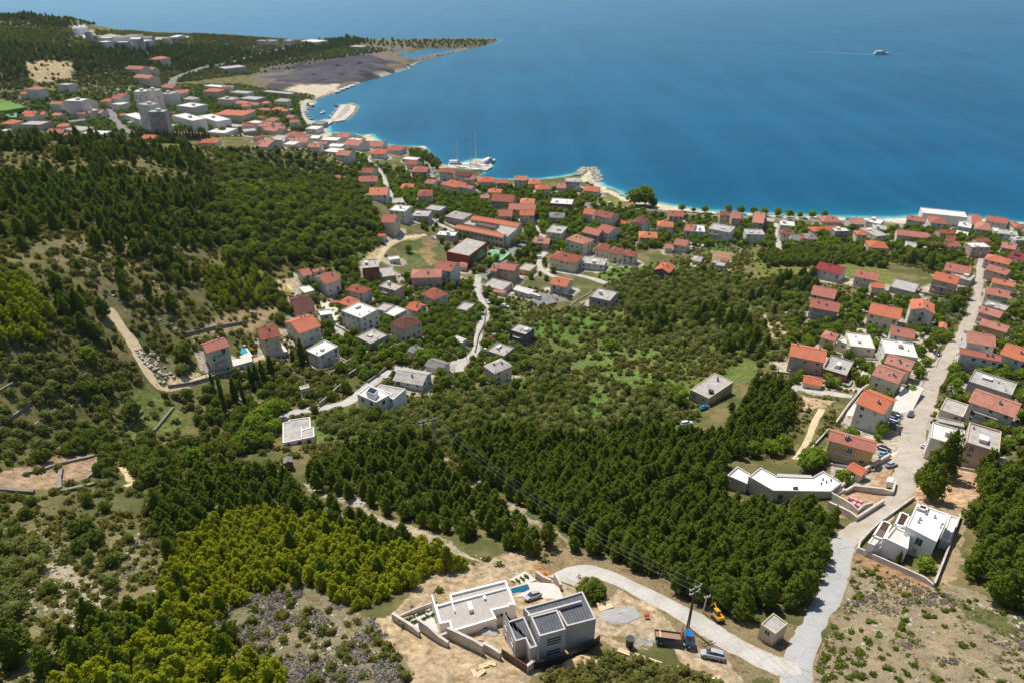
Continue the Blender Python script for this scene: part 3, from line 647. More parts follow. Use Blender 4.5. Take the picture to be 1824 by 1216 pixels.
# every variant: unit-ish metre-size crown and trunk; objects are scaled 0.7..1.3
def pine_prof(h, r): return [(h * .12, r * .45), (h * .25, r * .85), (h * .4, r), (h * .58, r * .86), (h * .75, r * .6), (h * .9, r * .3), (h * 1.0, r * .04)]
def round_prof(h, r, z0=.2): return [(h * z0, r * .35), (h * (z0 + .12), r * .8), (h * .5, r), (h * .72, r * .88), (h * .9, r * .52), (h, r * .08)]
def bush_prof(h, r): return [(-.15, r * .8), (h * .25, r), (h * .6, r * .85), (h * .85, r * .5), (h, r * .1)]
VAR = {}
VAR['pine'] = [(crown_mesh('pine_crown', LEAF['pine'], 10 + i, pine_prof(6.8 + .7 * i, 1.8 + .22 * (i % 3)), 120, 19, 0.17, 0.44), trunk_mesh('pine_trunk', 6.5, 0.16, 5, i)) for i in range(5)]
VAR['young'] = [(crown_mesh('young_pine_crown', LEAF['young'], 20 + i, pine_prof(4.0 + .5 * i, 1.35 + .18 * (i % 2)), 64, 17, 0.145, 0.38), trunk_mesh('young_pine_trunk', 3.6, 0.1, 4, 20 + i)) for i in range(4)]
VAR['olive'] = [(crown_mesh('olive_crown', LEAF['olive'], 30 + i, round_prof(3.7, 2.1, .12), 80, 18, 0.15, 0.46), trunk_mesh('olive_trunk', 2.6, 0.18, 5, 30 + i, .6)) for i in range(4)]
VAR['broad'] = [(crown_mesh('broadleaf_crown', LEAF['broad'], 40 + i, round_prof(6.4, 2.9, .22), 100, 20, 0.2, 0.58), trunk_mesh('broadleaf_trunk', 5.2, 0.22, 6, 40 + i, .45)) for i in range(4)]
VAR['dark'] = [(crown_mesh('dark_tree_crown', LEAF['dark'], 50 + i, round_prof(5.6, 2.5, .12), 95, 18, 0.18, 0.5), trunk_mesh('dark_tree_trunk', 4.4, 0.2, 5, 50 + i, .5)) for i in range(4)]
VAR['scrub'] = [(crown_mesh('scrub_bush', LEAF['scrub'], 60 + i, bush_prof(1.15 + .15 * i, 1.05), 26, 11, 0.14, 0.26, 0.7), None) for i in range(4)]
VAR['lowbush'] = [(crown_mesh('low_bush', LEAF['dark'], 70 + i, bush_prof(.85, .75), 20, 11, 0.11, 0.2, 0.7), None) for i in range(3)]
# kind | spacing m | scale lo-hi | outlines in photo pixels (plan areas on the ground)
FOREST = """pine|3.0|0.6,1.0|808,800 880,770 960,790 1080,785 1150,762 1240,768 1290,720 1325,690 1390,685 1412,720 1405,760 1370,790 1300,835 1282,862 1290,900 1330,905 1380,915 1440,905 1486,922 1505,955 1496,1010 1478,1052 1448,1092 1405,1108 1345,1118 1270,1090 1225,1075 1150,1022 1050,985 980,930 900,885 830,840
pine|3.7|0.6,0.95|540,850 620,800 700,790 780,800 850,870 980,950 1030,985 1005,1015 960,1012 880,965 760,945 640,900 570,880
pine|3.4|0.55,0.85|290,950 330,890 440,860 520,880 640,915 760,960 700,985 560,930 440,915 340,950 300,1010
pine|8|0.45,0.8|300,985 350,930 440,905 520,915 640,945 790,985 868,1000 850,1040 680,1095 560,1045 372,1118 310,1110
young|2.1|0.5,1.0|300,985 350,930 440,905 520,915 640,945 790,985 868,1000 850,1040 760,1062 680,1095 620,1085 560,1045 500,1050 430,1075 372,1118 310,1110 285,1060
pine|6.5|0.5,0.9|90,1210 170,1140 300,1085 372,1118 500,1195 520,1250 60,1300
young|2.3|0.6,1.15|90,1210 170,1140 300,1085 372,1118 400,1160 500,1195 520,1250 60,1300
pine|4.2|0.6,1.1|60,1216 120,1150 200,1100 260,1090 240,1150 160,1200
dark|4.5|0.6,1.0|150,1130 230,1090 290,1085 250,1160 140,1190
pine|4.0|0.75,1.1|285,880 340,860 430,840 520,865 560,900 440,870 340,900 300,950 270,920
pine|3.8|0.8,1.2|1745,850 1790,842 1900,850 1950,1150 1824,1098 1780,1090 1715,1060 1728,1000 1742,960 1722,930
pine|6.2~-.12|0.55,1.2|-160,256 100,250 330,256 380,300 385,360 375,420 385,470 440,480 480,495 480,545 440,580 330,600 270,560 240,500 200,470 190,560 190,610 130,612 95,560 60,490 -160,470
dark|8~0|0.4,1.1|-160,256 100,250 330,256 380,300 385,360 385,470 480,540 330,600 190,610 -160,470
pine|7.5|0.6,1.1|190,460 250,500 330,560 300,600 210,540
young|3.6|1.0,1.5|-160,470 50,505 100,575 80,612 -160,625
young|3.8|0.8,1.2|360,490 430,470 485,500 480,540 420,560 370,530
olive|8|0.5,1.1|385,270 600,290 660,340 680,440 560,470 400,470
broad|9|0.6,1.2|400,330 560,340 660,360 680,440 560,470 400,470
dark|11|0.5,1.3|385,270 480,262 560,280 610,300 640,330 560,350 400,340
dark|6.0~-.15|0.5,1.4|385,345 480,340 560,350 610,350 640,360 680,400 685,430 640,470 560,480 480,480 400,470 375,400 385,330
olive|7.5|0.6,1.2|380,262 600,285 660,340 670,420 560,470 400,460
dark|5.6~-.1|0.6,1.4|560,300 640,310 640,360 690,430 690,450 620,465 560,460 520,420 470,400
olive|4.4|0.6,1.05|562,745 640,735 800,705 920,690 940,660 1000,625 1060,650 1060,690 1100,690 1200,690 1240,700 1240,755 1140,760 900,780 800,790 640,790 580,775
dark|8.5|0.6,1.1|620,740 900,700 1000,640 1180,700 1190,750 900,780 640,785
olive|5.5|0.6,1.0|1060,600 1200,545 1350,500 1450,490 1440,550 1370,620 1300,660 1120,640
pine|6.6~-.2|0.7,1.15|1085,612 1100,570 1150,555 1220,562 1290,540 1370,520 1400,495 1450,490 1452,540 1390,555 1372,600 1350,650 1290,640 1180,620 1120,620
dark|4.6|0.7,1.1|1350,455 1400,440 1480,445 1570,455 1582,478 1500,472 1440,475 1360,478
dark|5.5|0.8,1.3|1630,430 1700,430 1690,465 1600,465
olive|5|0.7,1.1|1140,480 1260,490 1340,510 1290,540 1200,555 1120,555 1060,520
dark|7|0.5,0.9|1140,480 1260,480 1330,520 1200,560 1080,560
olive|5.2|0.6,1.0|-100,650 100,640 220,690 240,740 200,780 160,810 40,820 -100,830
dark|4.6|0.6,1.05|140,690 230,690 235,740 200,770 230,810 320,800 420,760 480,780 450,820 330,830 240,850 150,860 60,830 130,790 180,760 160,720
dark|5|0.5,0.9|330,700 380,690 420,720 520,730 560,745 500,765 480,800 420,780 360,770
broad|7|0.5,0.9|440,770 500,720 540,740 500,775 460,800
olive|5|0.5,0.9|430,650 520,640 640,690 600,720 540,730 440,740 400,700
dark|5|0.5,0.9|400,670 640,700 560,740 430,700
olive|4.5|0.5,0.9|750,555 830,560 860,600 820,640 770,600
dark|5|0.6,1.0|740,560 830,565 850,600 770,610
dark|5|0.5,0.9|780,350 850,360 880,380 820,395 790,380
dark|4.5|0.6,1.1|730,270 780,280 784,300 760,312 735,300
dark|4|0.7,1.0|470,500 480,560 520,560 510,520
olive|5.0|0.7,1.2|-160,950 0,940 90,990 100,1060 60,1100 -160,1110
dark|10|0.4,0.8|-160,860 250,900 300,960 250,1060 -160,1130
dark|6|0.5,0.9|90,930 200,930 230,960 160,980 110,960
dark|5.5|0.5,0.9|250,780 340,800 330,840 260,880 220,860
broad|8.5|0.6,1.1|-100,180 200,160 420,160 550,185 545,235 420,238 -100,240
broad|7|0.45,0.95|590,260 700,300 800,330 1000,340 1180,385 1500,405 1900,420 1900,520 1560,460 1340,440 1200,440 1000,460 860,400 700,380
broad|8|0.6,1.0|690,360 730,340 760,380 740,400
broad|9|0.5,0.9|960,300 965,360 975,400 990,430 960,470 905,490 880,470 930,430
broad|7|0.45,0.9|540,480 620,470 700,490 860,500 900,560 940,660 860,700 700,700 600,660 540,600
dark|7.5|0.4,0.8|540,480 620,470 700,490 860,500 900,560 940,660 860,700 700,700 600,660 540,600
olive|6|0.5,0.85|600,560 700,540 860,560 940,640 860,700 700,700 600,660
olive|8|0.5,0.9|860,520 950,540 950,580 900,640 860,620
dark|8|0.5,0.9|690,340 800,350 900,400 960,420 1000,500 860,500 760,420
olive|8|0.5,0.9|940,560 1080,570 1060,620 960,660 900,640
olive|7|0.5,0.9|1340,590 1450,620 1420,680 1400,700 1340,680
broad|6|0.6,1.0|1330,790 1390,780 1410,800 1370,830 1310,830
broad|7|0.4,0.85|1640,560 1740,560 1900,500 1900,830 1700,800
dark|8|0.4,0.85|1640,560 1740,560 1900,500 1900,830 1700,800
broad|8|0.4,0.85|1400,530 1500,520 1700,530 1660,640 1560,800 1500,800 1540,700 1400,680
dark|8|0.4,0.9|1400,530 1500,520 1700,530 1660,640 1560,700 1400,690
dark|9|0.5,1.1|-300,22 60,24 150,36 230,58 340,62 480,72 400,100 -300,70
dark|9|0.5,1.0|-200,60 130,60 300,110 480,100 620,80 700,90 640,100 480,118 300,150 -200,160
pine|9|0.9,1.4|-200,60 120,90 300,80 470,95 620,70 660,76 480,112 320,130 200,128 -200,165
pine|8|1.0,1.5|-300,34 60,34 130,42 230,60 330,70 335,74 200,66 100,50 -300,46
olive|14|0.6,1.1|720,72 890,70 880,80 740,90
dark|20|0.6,1.2|560,70 700,72 880,72 880,80 720,90"""
CLEAR = """0,1216 1,1216 1,1215
715,440 770,412 800,470 745,492 720,480
500,735 562,735 575,790 490,795
484,805 525,800 530,838 490,840
120,45 340,45 350,85 120,85
45,112 132,108 140,150 50,155
-60,176 60,178 50,210 -60,210
765,770 775,770 830,865 1030,985 1000,985 880,900 790,835
555,865 640,900 750,950 860,1000 850,1015 740,965 630,915
1010,640 1060,645 1060,625 1240,635 1250,660 1180,690 1080,700 1020,680
1040,700 1090,695 1110,740 1050,750
1200,640 1330,660 1330,730 1240,735 1200,700
1225,700 1320,740 1290,780 1200,780
330,560 480,545 510,560 515,630 500,640 320,700 330,620
180,540 235,540 300,690 260,690 200,600
700,1060 860,1000 1050,985 1150,1040 1150,1216 640,1216 640,1100
1285,820 1460,820 1520,860 1500,925 1470,925 1440,880 1290,880
0,830 175,812 172,845 20,884 -60,884
200,720 310,722 350,745 340,765 280,775 215,765
1150,1020 1230,1070 1340,1120 1420,1130 1420,1216 1100,1216 1040,1010
1340,1085 1410,1085 1410,1180 1330,1170"""
clr = [px_poly(l) for l in CLEAR.split('\n')]
SCRUB = """2.2|0.4,1.0|540,480 620,470 700,490 860,500 1000,520 940,660 860,700 700,700 600,660 540,600
2.4|0.4,1.0|1400,500 1700,530 1660,640 1560,800 1500,800 1540,700 1400,690
2.4|0.4,1.1|590,260 700,300 800,330 1000,340 1180,385 1500,405 1900,420 1900,560 1560,460 1340,440 1200,440 1000,460 860,400 700,380
3.4|0.6,1.4|-100,176 180,150 420,150 560,170 560,235 420,245 -100,245
2.2|0.4,1.0|1680,560 1900,540 1900,800 1700,820 1640,800
2.4|0.5,1.3|-300,900 290,920 300,1100 200,1140 -300,1400
3.0|0.6,1.6|-300,640 250,640 330,700 560,740 560,800 480,840 290,880 -300,940
3.0|0.7,1.8|-300,300 240,320 640,300 690,460 500,560 200,700 -300,680
2.2|0.5,1.2|370,1110 540,1045 700,1130 760,1300 430,1300
1.7|0.6,1.4|950,1216 1010,1192 1080,1165 1120,1172 1180,1185 1280,1215 1340,1300 900,1300
2.6|0.6,1.7|560,740 1240,620 1300,640 1240,760 900,800 820,900 560,880
2.6|0.6,1.7|940,560 1100,540 1400,480 1450,540 1370,640 1060,700 900,660
3.0|0.6,1.5|1060,480 1340,450 1400,520 1100,560
2.4|0.5,1.2|1370,700 1500,710 1500,760 1440,800 1340,830
4.5|1.0,2.6|-300,40 350,60 620,80 640,110 300,150 -300,170
4|0.8,1.6|-300,600 -300,250 600,265 640,300 300,330
2.4|0.4,1.0|700,1100 1050,980 1050,960 850,1000
2.3|0.4,1.1|420,600 700,560 860,600 820,700 560,740 420,700
3|0.6,1.3|700,300 900,330 1000,420 860,400
2.6|0.4,.9|1200,420 1340,430 1330,480 1200,480"""
# keep-out discs and strips: filled by the houses before trees are scattered
KEEP = []      # (x, y, radius)
def scatter(sp, pl, rng, clear=True, extra=0.0):
    a = np.array([[*hit(px, py)][:2] for px, py in pl]); x0, y0 = a.min(0); x1, y1 = a.max(0)
    X, Y = np.meshgrid(np.arange(x0, x1 + sp, sp), np.arange(y0, y1 + sp, sp * 0.87)); X[1::2] += sp / 2
    X = (X + rng.uniform(-.42, .42, X.shape) * sp).ravel(); Y = (Y + rng.uniform(-.42, .42, Y.shape) * sp).ravel(); Z = T(X, Y)
    X, Y, Z = (q[Z > 1.2] for q in (X, Y, Z)); px, py = proj(X, Y, Z)
    ok = inpoly(px, py, pl) & (px > -150) & (px < 1980) & (py < 1330)
    if clear:
        for c in clr: ok &= ~inpoly(px, py, c)
    X, Y, Z = X[ok], Y[ok], Z[ok]; ok = np.ones(len(X), bool)
    for kx, ky, kr in KEEP: ok &= (X - kx) ** 2 + (Y - ky) ** 2 > (kr + extra) ** 2
    for Q, wd in ROADLINES:
        lo = Q.min(0) - 8; hi = Q.max(0) + 8; idx = np.nonzero(ok & (X > lo[0]) & (X < hi[0]) & (Y > lo[1]) & (Y < hi[1]))[0]
        if len(idx):
            d = ((X[idx, None] - Q[None, :, 0]) ** 2 + (Y[idx, None] - Q[None, :, 1]) ** 2).min(1); ok[idx] = d > (wd / 2 + 0.6 + extra) ** 2
    return X[ok], Y[ok], Z[ok]
def visible(X, Y, Z, up=3.0):
    """is the point up metres over the ground in sight of the camera"""
    vis = np.ones(len(X), bool); zt = Z + up
    for f in np.linspace(0.35, 0.985, 48):
        vis &= CAMH + (zt - CAMH) * f > T(X * f, Y * f) - 0.3
    return vis
def gn_stuff(name, pts, rot, scl, var, meshes, label, cat):
    """uncountable growth: one object that sets the variants out over its points"""
    cl = bpy.data.collections.new(name + '_variants')
    for i, me in enumerate(meshes): cl.objects.link(bpy.data.objects.new('%s_variant' % name + '_' + 'abcdefg'[i], me))
    me = bpy.data.meshes.new(name); n_ = len(pts); me.vertices.add(n_); me.vertices.foreach_set('co', np.asarray(pts, np.float32).ravel())
    a = me.attributes.new('rot', 'FLOAT', 'POINT'); a.data.foreach_set('value', rot.astype(np.float32))
    a = me.attributes.new('scl', 'FLOAT', 'POINT'); a.data.foreach_set('value', scl.astype(np.float32))
    a = me.attributes.new('var', 'INT', 'POINT'); a.data.foreach_set('value', var.astype(np.int32))
    g = bpy.data.node_groups.new(name + '_nodes', 'GeometryNodeTree')
    g.interface.new_socket('Geometry', in_out='INPUT', socket_type='NodeSocketGeometry'); g.interface.new_socket('Geometry', in_out='OUTPUT', socket_type='NodeSocketGeometry')
    N = g.nodes.new; gi = N('NodeGroupInput'); go = N('NodeGroupOutput'); ip = N('GeometryNodeInstanceOnPoints'); ci = N('GeometryNodeCollectionInfo'); m2p = N('GeometryNodeMeshToPoints')
    ci.inputs['Collection'].default_value = cl; ci.inputs['Separate Children'].default_value = True; ci.inputs['Reset Children'].default_value = True
    def attr(nm, ty):
        x = N('GeometryNodeInputNamedAttribute'); x.data_type = ty; x.inputs[0].default_value = nm; return x.outputs[0]
    cx = N('ShaderNodeCombineXYZ'); g.links.new(attr('rot', 'FLOAT'), cx.inputs[2])
    g.links.new(gi.outputs[0], m2p.inputs[0]); g.links.new(m2p.outputs[0], ip.inputs['Points']); g.links.new(ci.outputs[0], ip.inputs['Instance'])
    ip.inputs['Pick Instance'].default_value = True; g.links.new(attr('var', 'INT'), ip.inputs['Instance Index'])
    g.links.new(cx.outputs[0], ip.inputs['Rotation']); g.links.new(attr('scl', 'FLOAT'), ip.inputs['Scale']); g.links.new(ip.outputs[0], go.inputs[0])
    o = link(name, me); md = o.modifiers.new('scatter', 'NODES'); md.node_group = g
    return tag(o, label, cat, kind='stuff')
BRUSH = [crown_mesh('brush_mat', leaf('dead_twigs', (.21, .19, .17), (.26, .23, .20), (.16, .15, .12), .1), 80 + i, bush_prof(.45, .75), 20, 9, .1, .2, .5) for i in range(2)]
TUFT = [crown_mesh('grass_tuft', leaf('dry_grass', (.17, .16, .06), (.24, .21, .09), (.14, .15, .05), .2), 84 + i, bush_prof(.3, .4), 12, 8, .07, .14, .4) for i in range(2)]
KINDS = {'pine': ('pine_tree', 'pine tree', 'dark green pine tree', 'dark pines covering the slopes'),
         'young': ('young_pine_tree', 'pine tree', 'yellow-green young pine', 'yellow-green young pines'),
         'olive': ('olive_tree', 'olive tree', 'grey-green rounded olive tree', 'olive trees on the slopes'),
         'broad': ('broadleaf_tree', 'tree', 'bright green broadleaf tree', 'broadleaf trees among the houses'),
         'dark': ('evergreen_oak', 'tree', 'dark green rounded evergreen tree', 'dark rounded trees on the slopes')}
def place_label(px, py):
    """where in the place a tree stands, by things one can find"""
    for s, pl in PLACES:
        if inpoly(np.array([px]), np.array([py]), pl)[0]: return s
    return 'on the open slope'
PLACES = [(s.split('|')[0], px_poly(s.split('|')[1])) for s in """in the dense grove left of the narrow pale road|1040,850 1300,850 1500,900 1500,1130 1300,1130 1040,1010
in the big grove above the long white villa|780,740 1250,740 1250,850 1040,850 1040,1010 780,830
around the grey house and blue car|1200,640 1460,660 1460,850 1250,850
on the right edge beside the stony field|1690,820 2000,820 2000,1300 1690,1300
below the roadside pines at the villa construction|870,960 1100,940 1100,1100 870,1100
on the gully strip between the two groves|520,780 1040,780 1040,1020 760,1010 520,900
in the yellow-green plantation behind the white-roofed villa|260,840 900,900 900,1100 520,1060 260,1130
in the bottom left corner thicket|-300,1060 560,1060 560,1400 -300,1400
on the stony slope at lower left|-300,880 300,880 300,1060 -300,1060
on the walled terraces at far left|-300,620 240,620 240,880 -300,880
by the cypress row below the pool house|240,620 620,620 620,800 240,880
on the wooded left hillside|-300,240 400,240 500,480 480,620 -300,640
on the scrubby hillside left of the bend road|380,240 700,260 700,480 500,490
among the houses round the school|690,340 1020,340 1020,560 690,560
on the green hollow in the middle|560,560 1240,560 1240,780 560,780
on the bushy slope below the shore houses|1000,440 1460,440 1460,660 1200,660 1000,600
in the shore village gardens|690,250 2000,330 2000,480 690,400
among the houses along the dusty road|1400,440 2000,440 2000,860 1400,860
in the distant bay town|-300,150 700,150 700,290 -300,260
on the far headland hill|-300,-50 1000,-50 1000,160 -300,160""".split('\n')]
def plant_all():
    allp = {k: [] for k in KINDS}
    rng = np.random.default_rng(5)
    for ln in FOREST.split('\n'):
        k, sp, sc_, pl = ln.split('|'); lo, hi = map(float, sc_.split(',')); sp, _, th = sp.partition('~'); X, Y, Z = scatter(float(sp), px_poly(pl), rng, True, 0.15)
        if th: ke = .6 * snoise(X, Y, 26, 61) + .5 * snoise(X, Y, 10, 62) > float(th); X, Y, Z = X[ke], Y[ke], Z[ke]
        S = rng.uniform(lo, hi, len(X)) * (1 + 0.12 * snoise(X, Y, 20, 4)); allp[k].append(np.stack([X, Y, Z, S], 1))
    for k, L in allp.items():
        P = np.concatenate(L + [np.array(FIXED.get(k, [])).reshape(-1, 4)]); X, Y, Z, S = P.T; px, py = proj(X, Y, Z + 2)
        infr = (px > 0) & (px < 1824) & (py > 0) & (py < 1216) & visible(X, Y, Z, 4)
        dist = np.sqrt(X ** 2 + Y ** 2 + (CAMH - Z) ** 2); size = np.where(infr, S / dist, -1); order = np.argsort(-size)
        nfix = len(P) - sum(len(q) for q in L); fixed = set(range(len(P) - nfix, len(P)))
        top = [i for i in order if size[i] > 0][:300]; top = list(dict.fromkeys([i for i in fixed if size[i] > 0] + top))[:300]; tset = set(top)
        name, cat, lab, grp = KINDS[k]; vs = VAR[k]; protos = []
        for q, i in enumerate(top):
            cm, tm = vs[int(rng.integers(len(vs)))]
            loc = place_label(float(px[i]), float(py[i]))
            root = empty(name, (X[i], Y[i], Z[i] - 0.1), rng.uniform(0, 6.28), lab + ' ' + loc, cat, grp); s = S[i]; root.scale = (s, s, s * rng.uniform(.9, 1.12))
            link('crown', cm, root); link('trunk', tm, root)
        rest = np.array([i for i in range(len(P)) if i not in tset]); rest = rest[(px[rest] > -150) & (px[rest] < 1980)]
        if len(rest):
            # the crowns carry short trunks inside the same variant
            gn_stuff({'pine': 'pine_forest', 'young': 'young_pine_forest', 'olive': 'olive_grove', 'broad': 'garden_trees', 'dark': 'evergreen_woodland'}[k],
                     P[rest, :3] - [0, 0, .1], rng.uniform(0, 6.28, len(rest)), S[rest], rng.integers(0, len(vs), len(rest)), [v[0] for v in vs],
                     {'pine': 'dark pine forest spreading over hillsides and far headland', 'young': 'yellow-green young pine plantation on the slopes',
                      'olive': 'grey-green olive groves further off on the slopes', 'broad': 'bright green garden trees between distant town houses',
                      'dark': 'dark evergreen woodland covering the middle and far slopes'}[k], 'woodland')
        print('TREES', k, len(P), len(top), len(rest))
    X, Y, Z, S = [], [], [], []
    for ln in SCRUB.split('\n'):
        sp, sc_, pl = ln.split('|'); lo, hi = map(float, sc_.split(',')); x, y, z = scatter(float(sp), px_poly(pl), rng, False, 0.2)
        ke = (0.5 * snoise(x, y, 11, 12) + 0.5 * snoise(x, y, 4.5, 13)) > -0.32; x, y, z = x[ke], y[ke], z[ke]
        col, veg = ground_attr(x, y, z); ke = rng.uniform(size=len(x)) < np.clip(veg * 1.5, 0, 1); x, y, z = x[ke], y[ke], z[ke]
        X.append(x); Y.append(y); Z.append(z); S.append(rng.uniform(lo, hi, len(x)))
    X, Y, Z, S = map(np.concatenate, (X, Y, Z, S)); vs = VAR['scrub']; print('SCRUB', len(X))
    gn_stuff('scrub', np.stack([X, Y, Z], 1), rng.uniform(0, 6.28, len(X)), S, rng.integers(0, len(vs), len(X)), [v[0] for v in vs], 'low grey-green scrub bushes covering the open stony slopes', 'scrub')
    for nm, mk, zone_list, lb in (('dead_brush', BRUSH, ((1.15, .5, 1.2, "370,1110 450,1060 540,1045 660,1095 690,1130 640,1150 720,1190 740,1300 520,1300 430,1150", .08), (1.2, .4, .9, "1480,1000 1700,1060 1824,1120 1824,1216 1600,1216", .25), (1.6, .4, 1.0, "180,960 300,960 300,1060 230,1080", .1)), 'grey-purple dead brushwood matting the stony clearing'),
                                  ('grass_tufts', TUFT, ((1.1, .4, 1.3, "1440,1100 1500,985 1660,1050 1824,1100 1900,1300 1400,1300", 0), (2.2, .6, 1.6, "-300,900 300,900 520,860 300,1100 -300,1300", .05), (1.6, .5, 1.2, "640,1120 900,1000 1100,1040 1300,1216 900,1216 740,1200", .42), (2.2, .6, 1.5, "1360,700 1500,705 1500,760 1400,830 1330,800", -.2), (1.5, .5, 1.2, "370,1110 540,1045 700,1130 740,1300 430,1250", 0)), 'dry yellow-green grass tufts between the stones')):
        X, Y, Z, S = [], [], [], []
        for sp, lo, hi, pl, th in zone_list:
            x, y, z = scatter(sp, px_poly(pl), rng, False, 0.0); ke = snoise(x, y, 7, 51) * .6 + .4 * snoise(x, y, 2.5, 52) > th; X.append(x[ke]); Y.append(y[ke]); Z.append(z[ke]); S.append(rng.uniform(lo, hi, ke.sum()))
        X, Y, Z, S = map(np.concatenate, (X, Y, Z, S)); gn_stuff(nm, np.stack([X, Y, Z], 1), rng.uniform(0, 6.28, len(X)), S, rng.integers(0, len(mk), len(X)), mk, lb, 'brush' if nm[0] == 'd' else 'grass')
    # countable dark bushes of the two stony fields
    P = []
    for sp, lo, hi, pl, lab in ((2.9, .45, 1.35, "1500,985 1560,1000 1640,1050 1720,1050 1824,1110 1824,1216 1440,1216 1470,1120", 'round dark low bush dotted over the stony field at lower right'),
                                (2.4, .5, 1.1, "1490,1150 1560,1150 1560,1216 1430,1216 1450,1180", 'round dark low bush dotted over the stony field at lower right'),):
        x, y, z = scatter(sp, px_poly(pl), rng, False, 0.3); ke = snoise(x, y, 8, 22) + .5 * snoise(x, y, 3, 23) > -.1
        for a, b, c in zip(x[ke], y[ke], z[ke]): P.append((a, b, c, rng.uniform(lo, hi), lab))
    for a, b, c, s, lab in P[:260]:
        o = link('low_bush', VAR['lowbush'][int(rng.integers(3))][0], None, (a, b, c), rng.uniform(0, 6.28), (s, s, s * rng.uniform(.7, 1.1)))
        tag(o, lab, 'bush', 'low bushes on the stony field')
FIXED = {}
# ------------------------------------------------------------ houses
_wm = {}
def win_mesh(w_, h_, kind):
    key = (round(w_, 1), round(h_, 1), kind)
    if key not in _wm:
        m = MB(); a, b = key[0] / 2, key[1]; t = 0.09     # in the x-z plane, facing -y, standing 5 cm proud of the wall
        for x0, z0, x1, z1 in ((-a, 0, -a + t, b), (a - t, 0, a, b), (-a + t, 0, a - t, t), (-a + t, b - t, a - t, b)): m.box(x0, -.06, z0, x1, .02, z1, 0)
        if kind == 'g' and a > .5: m.box(-.035, -.055, t, .035, .015, b - t, 0)
        m.box(-a + t, -.025, t, a - t, .0, b - t, 1); m.box(-a - .08, -.14, -.08, a + .08, .02, -.005, 0)
        _wm[key] = m.mesh('window_' + {'g': 'glazed', 's': 'shuttered', 'd': 'door'}[kind], [FRAME, {'g': GLASS, 's': SHUT, 'd': DOORM}[kind]])
    return _wm[key]
def put_windows(root, corners, zbase, h, far, rnd, cap, groundz=0.0):
    """corners: counter-clockwise wall outline in the thing's own frame"""
    nfl = max(1, int(round(h / 2.9))); fh = h / nfl; cnt = 0; m = len(corners); tall = h > 14
    for i in range(m):
        a = Vector(corners[i]); b = Vector(corners[(i + 1) % m]); L = (b - a).length
        if L < 2.2: continue
        d = (b - a).normalized(); nrm = Vector((d.y, -d.x)); wn = root.matrix_basis.to_3x3() @ Vector((nrm.x, nrm.y, 0)); wc = root.matrix_basis @ Vector(((a.x + b.x) / 2, (a.y + b.y) / 2, 0))
        if wn.dot(Vector((-wc.x, -wc.y, 0)).normalized()) < -0.35: continue
        k = max(1, int(L / (3.4 if not tall else 3.2))); ang = math.atan2(d.y, d.x)
        for f in range(nfl):
            for j in range(k):
                if rnd.random() < 0.16: continue
                if cnt >= cap: return
                s = (j + 0.5) / k + rnd.uniform(-.03, .03); p = a + d * (L * s); u = rnd.random()
                if f == 0 and u < 0.2: w_, h_, kd, z0 = 1.0, 2.1, 'd', 0.1
                elif f > 0 and u < 0.22: w_, h_, kd, z0 = 1.5, 2.1, 'g', 0.25
                else: w_, h_, kd, z0 = rnd.choice((1.0, 1.2, 1.4)), 1.3, rnd.choice('ggs'), 0.95
                if fh < z0 + h_ + .15: z0 = .2; h_ = max(.6, fh - .6)
                q = p + nrm * 0.004; link('door' if kd == 'd' else 'window', win_mesh(w_, h_, kd), root, (q.x, q.y, zbase + f * fh + z0), ang); cnt += 1
def gable_walls(m, x0, y0, x1, y1, zb, h, rise, axis, pitchy):
    if axis == 'x':   # ridge along x, gable ends at x0 and x1
        for x, rev in ((x0, True), (x1, False)):
            q = [(x, y0, zb), (x, y1, zb), (x, y1, h), (x, (y0 + y1) / 2, h + rise), (x, y0, h)]; m.face(q[::-1] if rev else q)
        m.face([(x0, y0, zb), (x1, y0, zb), (x1, y0, h), (x0, y0, h)]); m.face([(x1, y1, zb), (x0, y1, zb), (x0, y1, h), (x1, y1, h)])
    else:
        for y, rev in ((y0, False), (y1, True)):
            q = [(x0, y, zb), (x1, y, zb), (x1, y, h), ((x0 + x1) / 2, y, h + rise), (x0, y, h)]; m.face(q[::-1] if rev else q)
        m.face([(x1, y0, zb), (x1, y1, zb), (x1, y1, h), (x1, y0, h)]); m.face([(x0, y1, zb), (x0, y0, zb), (x0, y0, h), (x0, y1, h)])
def slope_slab(m, a, b, c, d, th=0.16):
    """roof plane a-b (eave) c-d (ridge), given with its outer side up"""
    A_, B_, C_, D_ = map(Vector, (a, b, c, d)); dn = Vector((0, 0, -th))
    m.face([A_, B_, C_, D_]); m.face([D_ + dn, C_ + dn, B_ + dn, A_ + dn])
    for p, q in ((A_, B_), (B_, C_), (C_, D_), (D_, A_)): m.face([p + dn, q + dn, q, p])
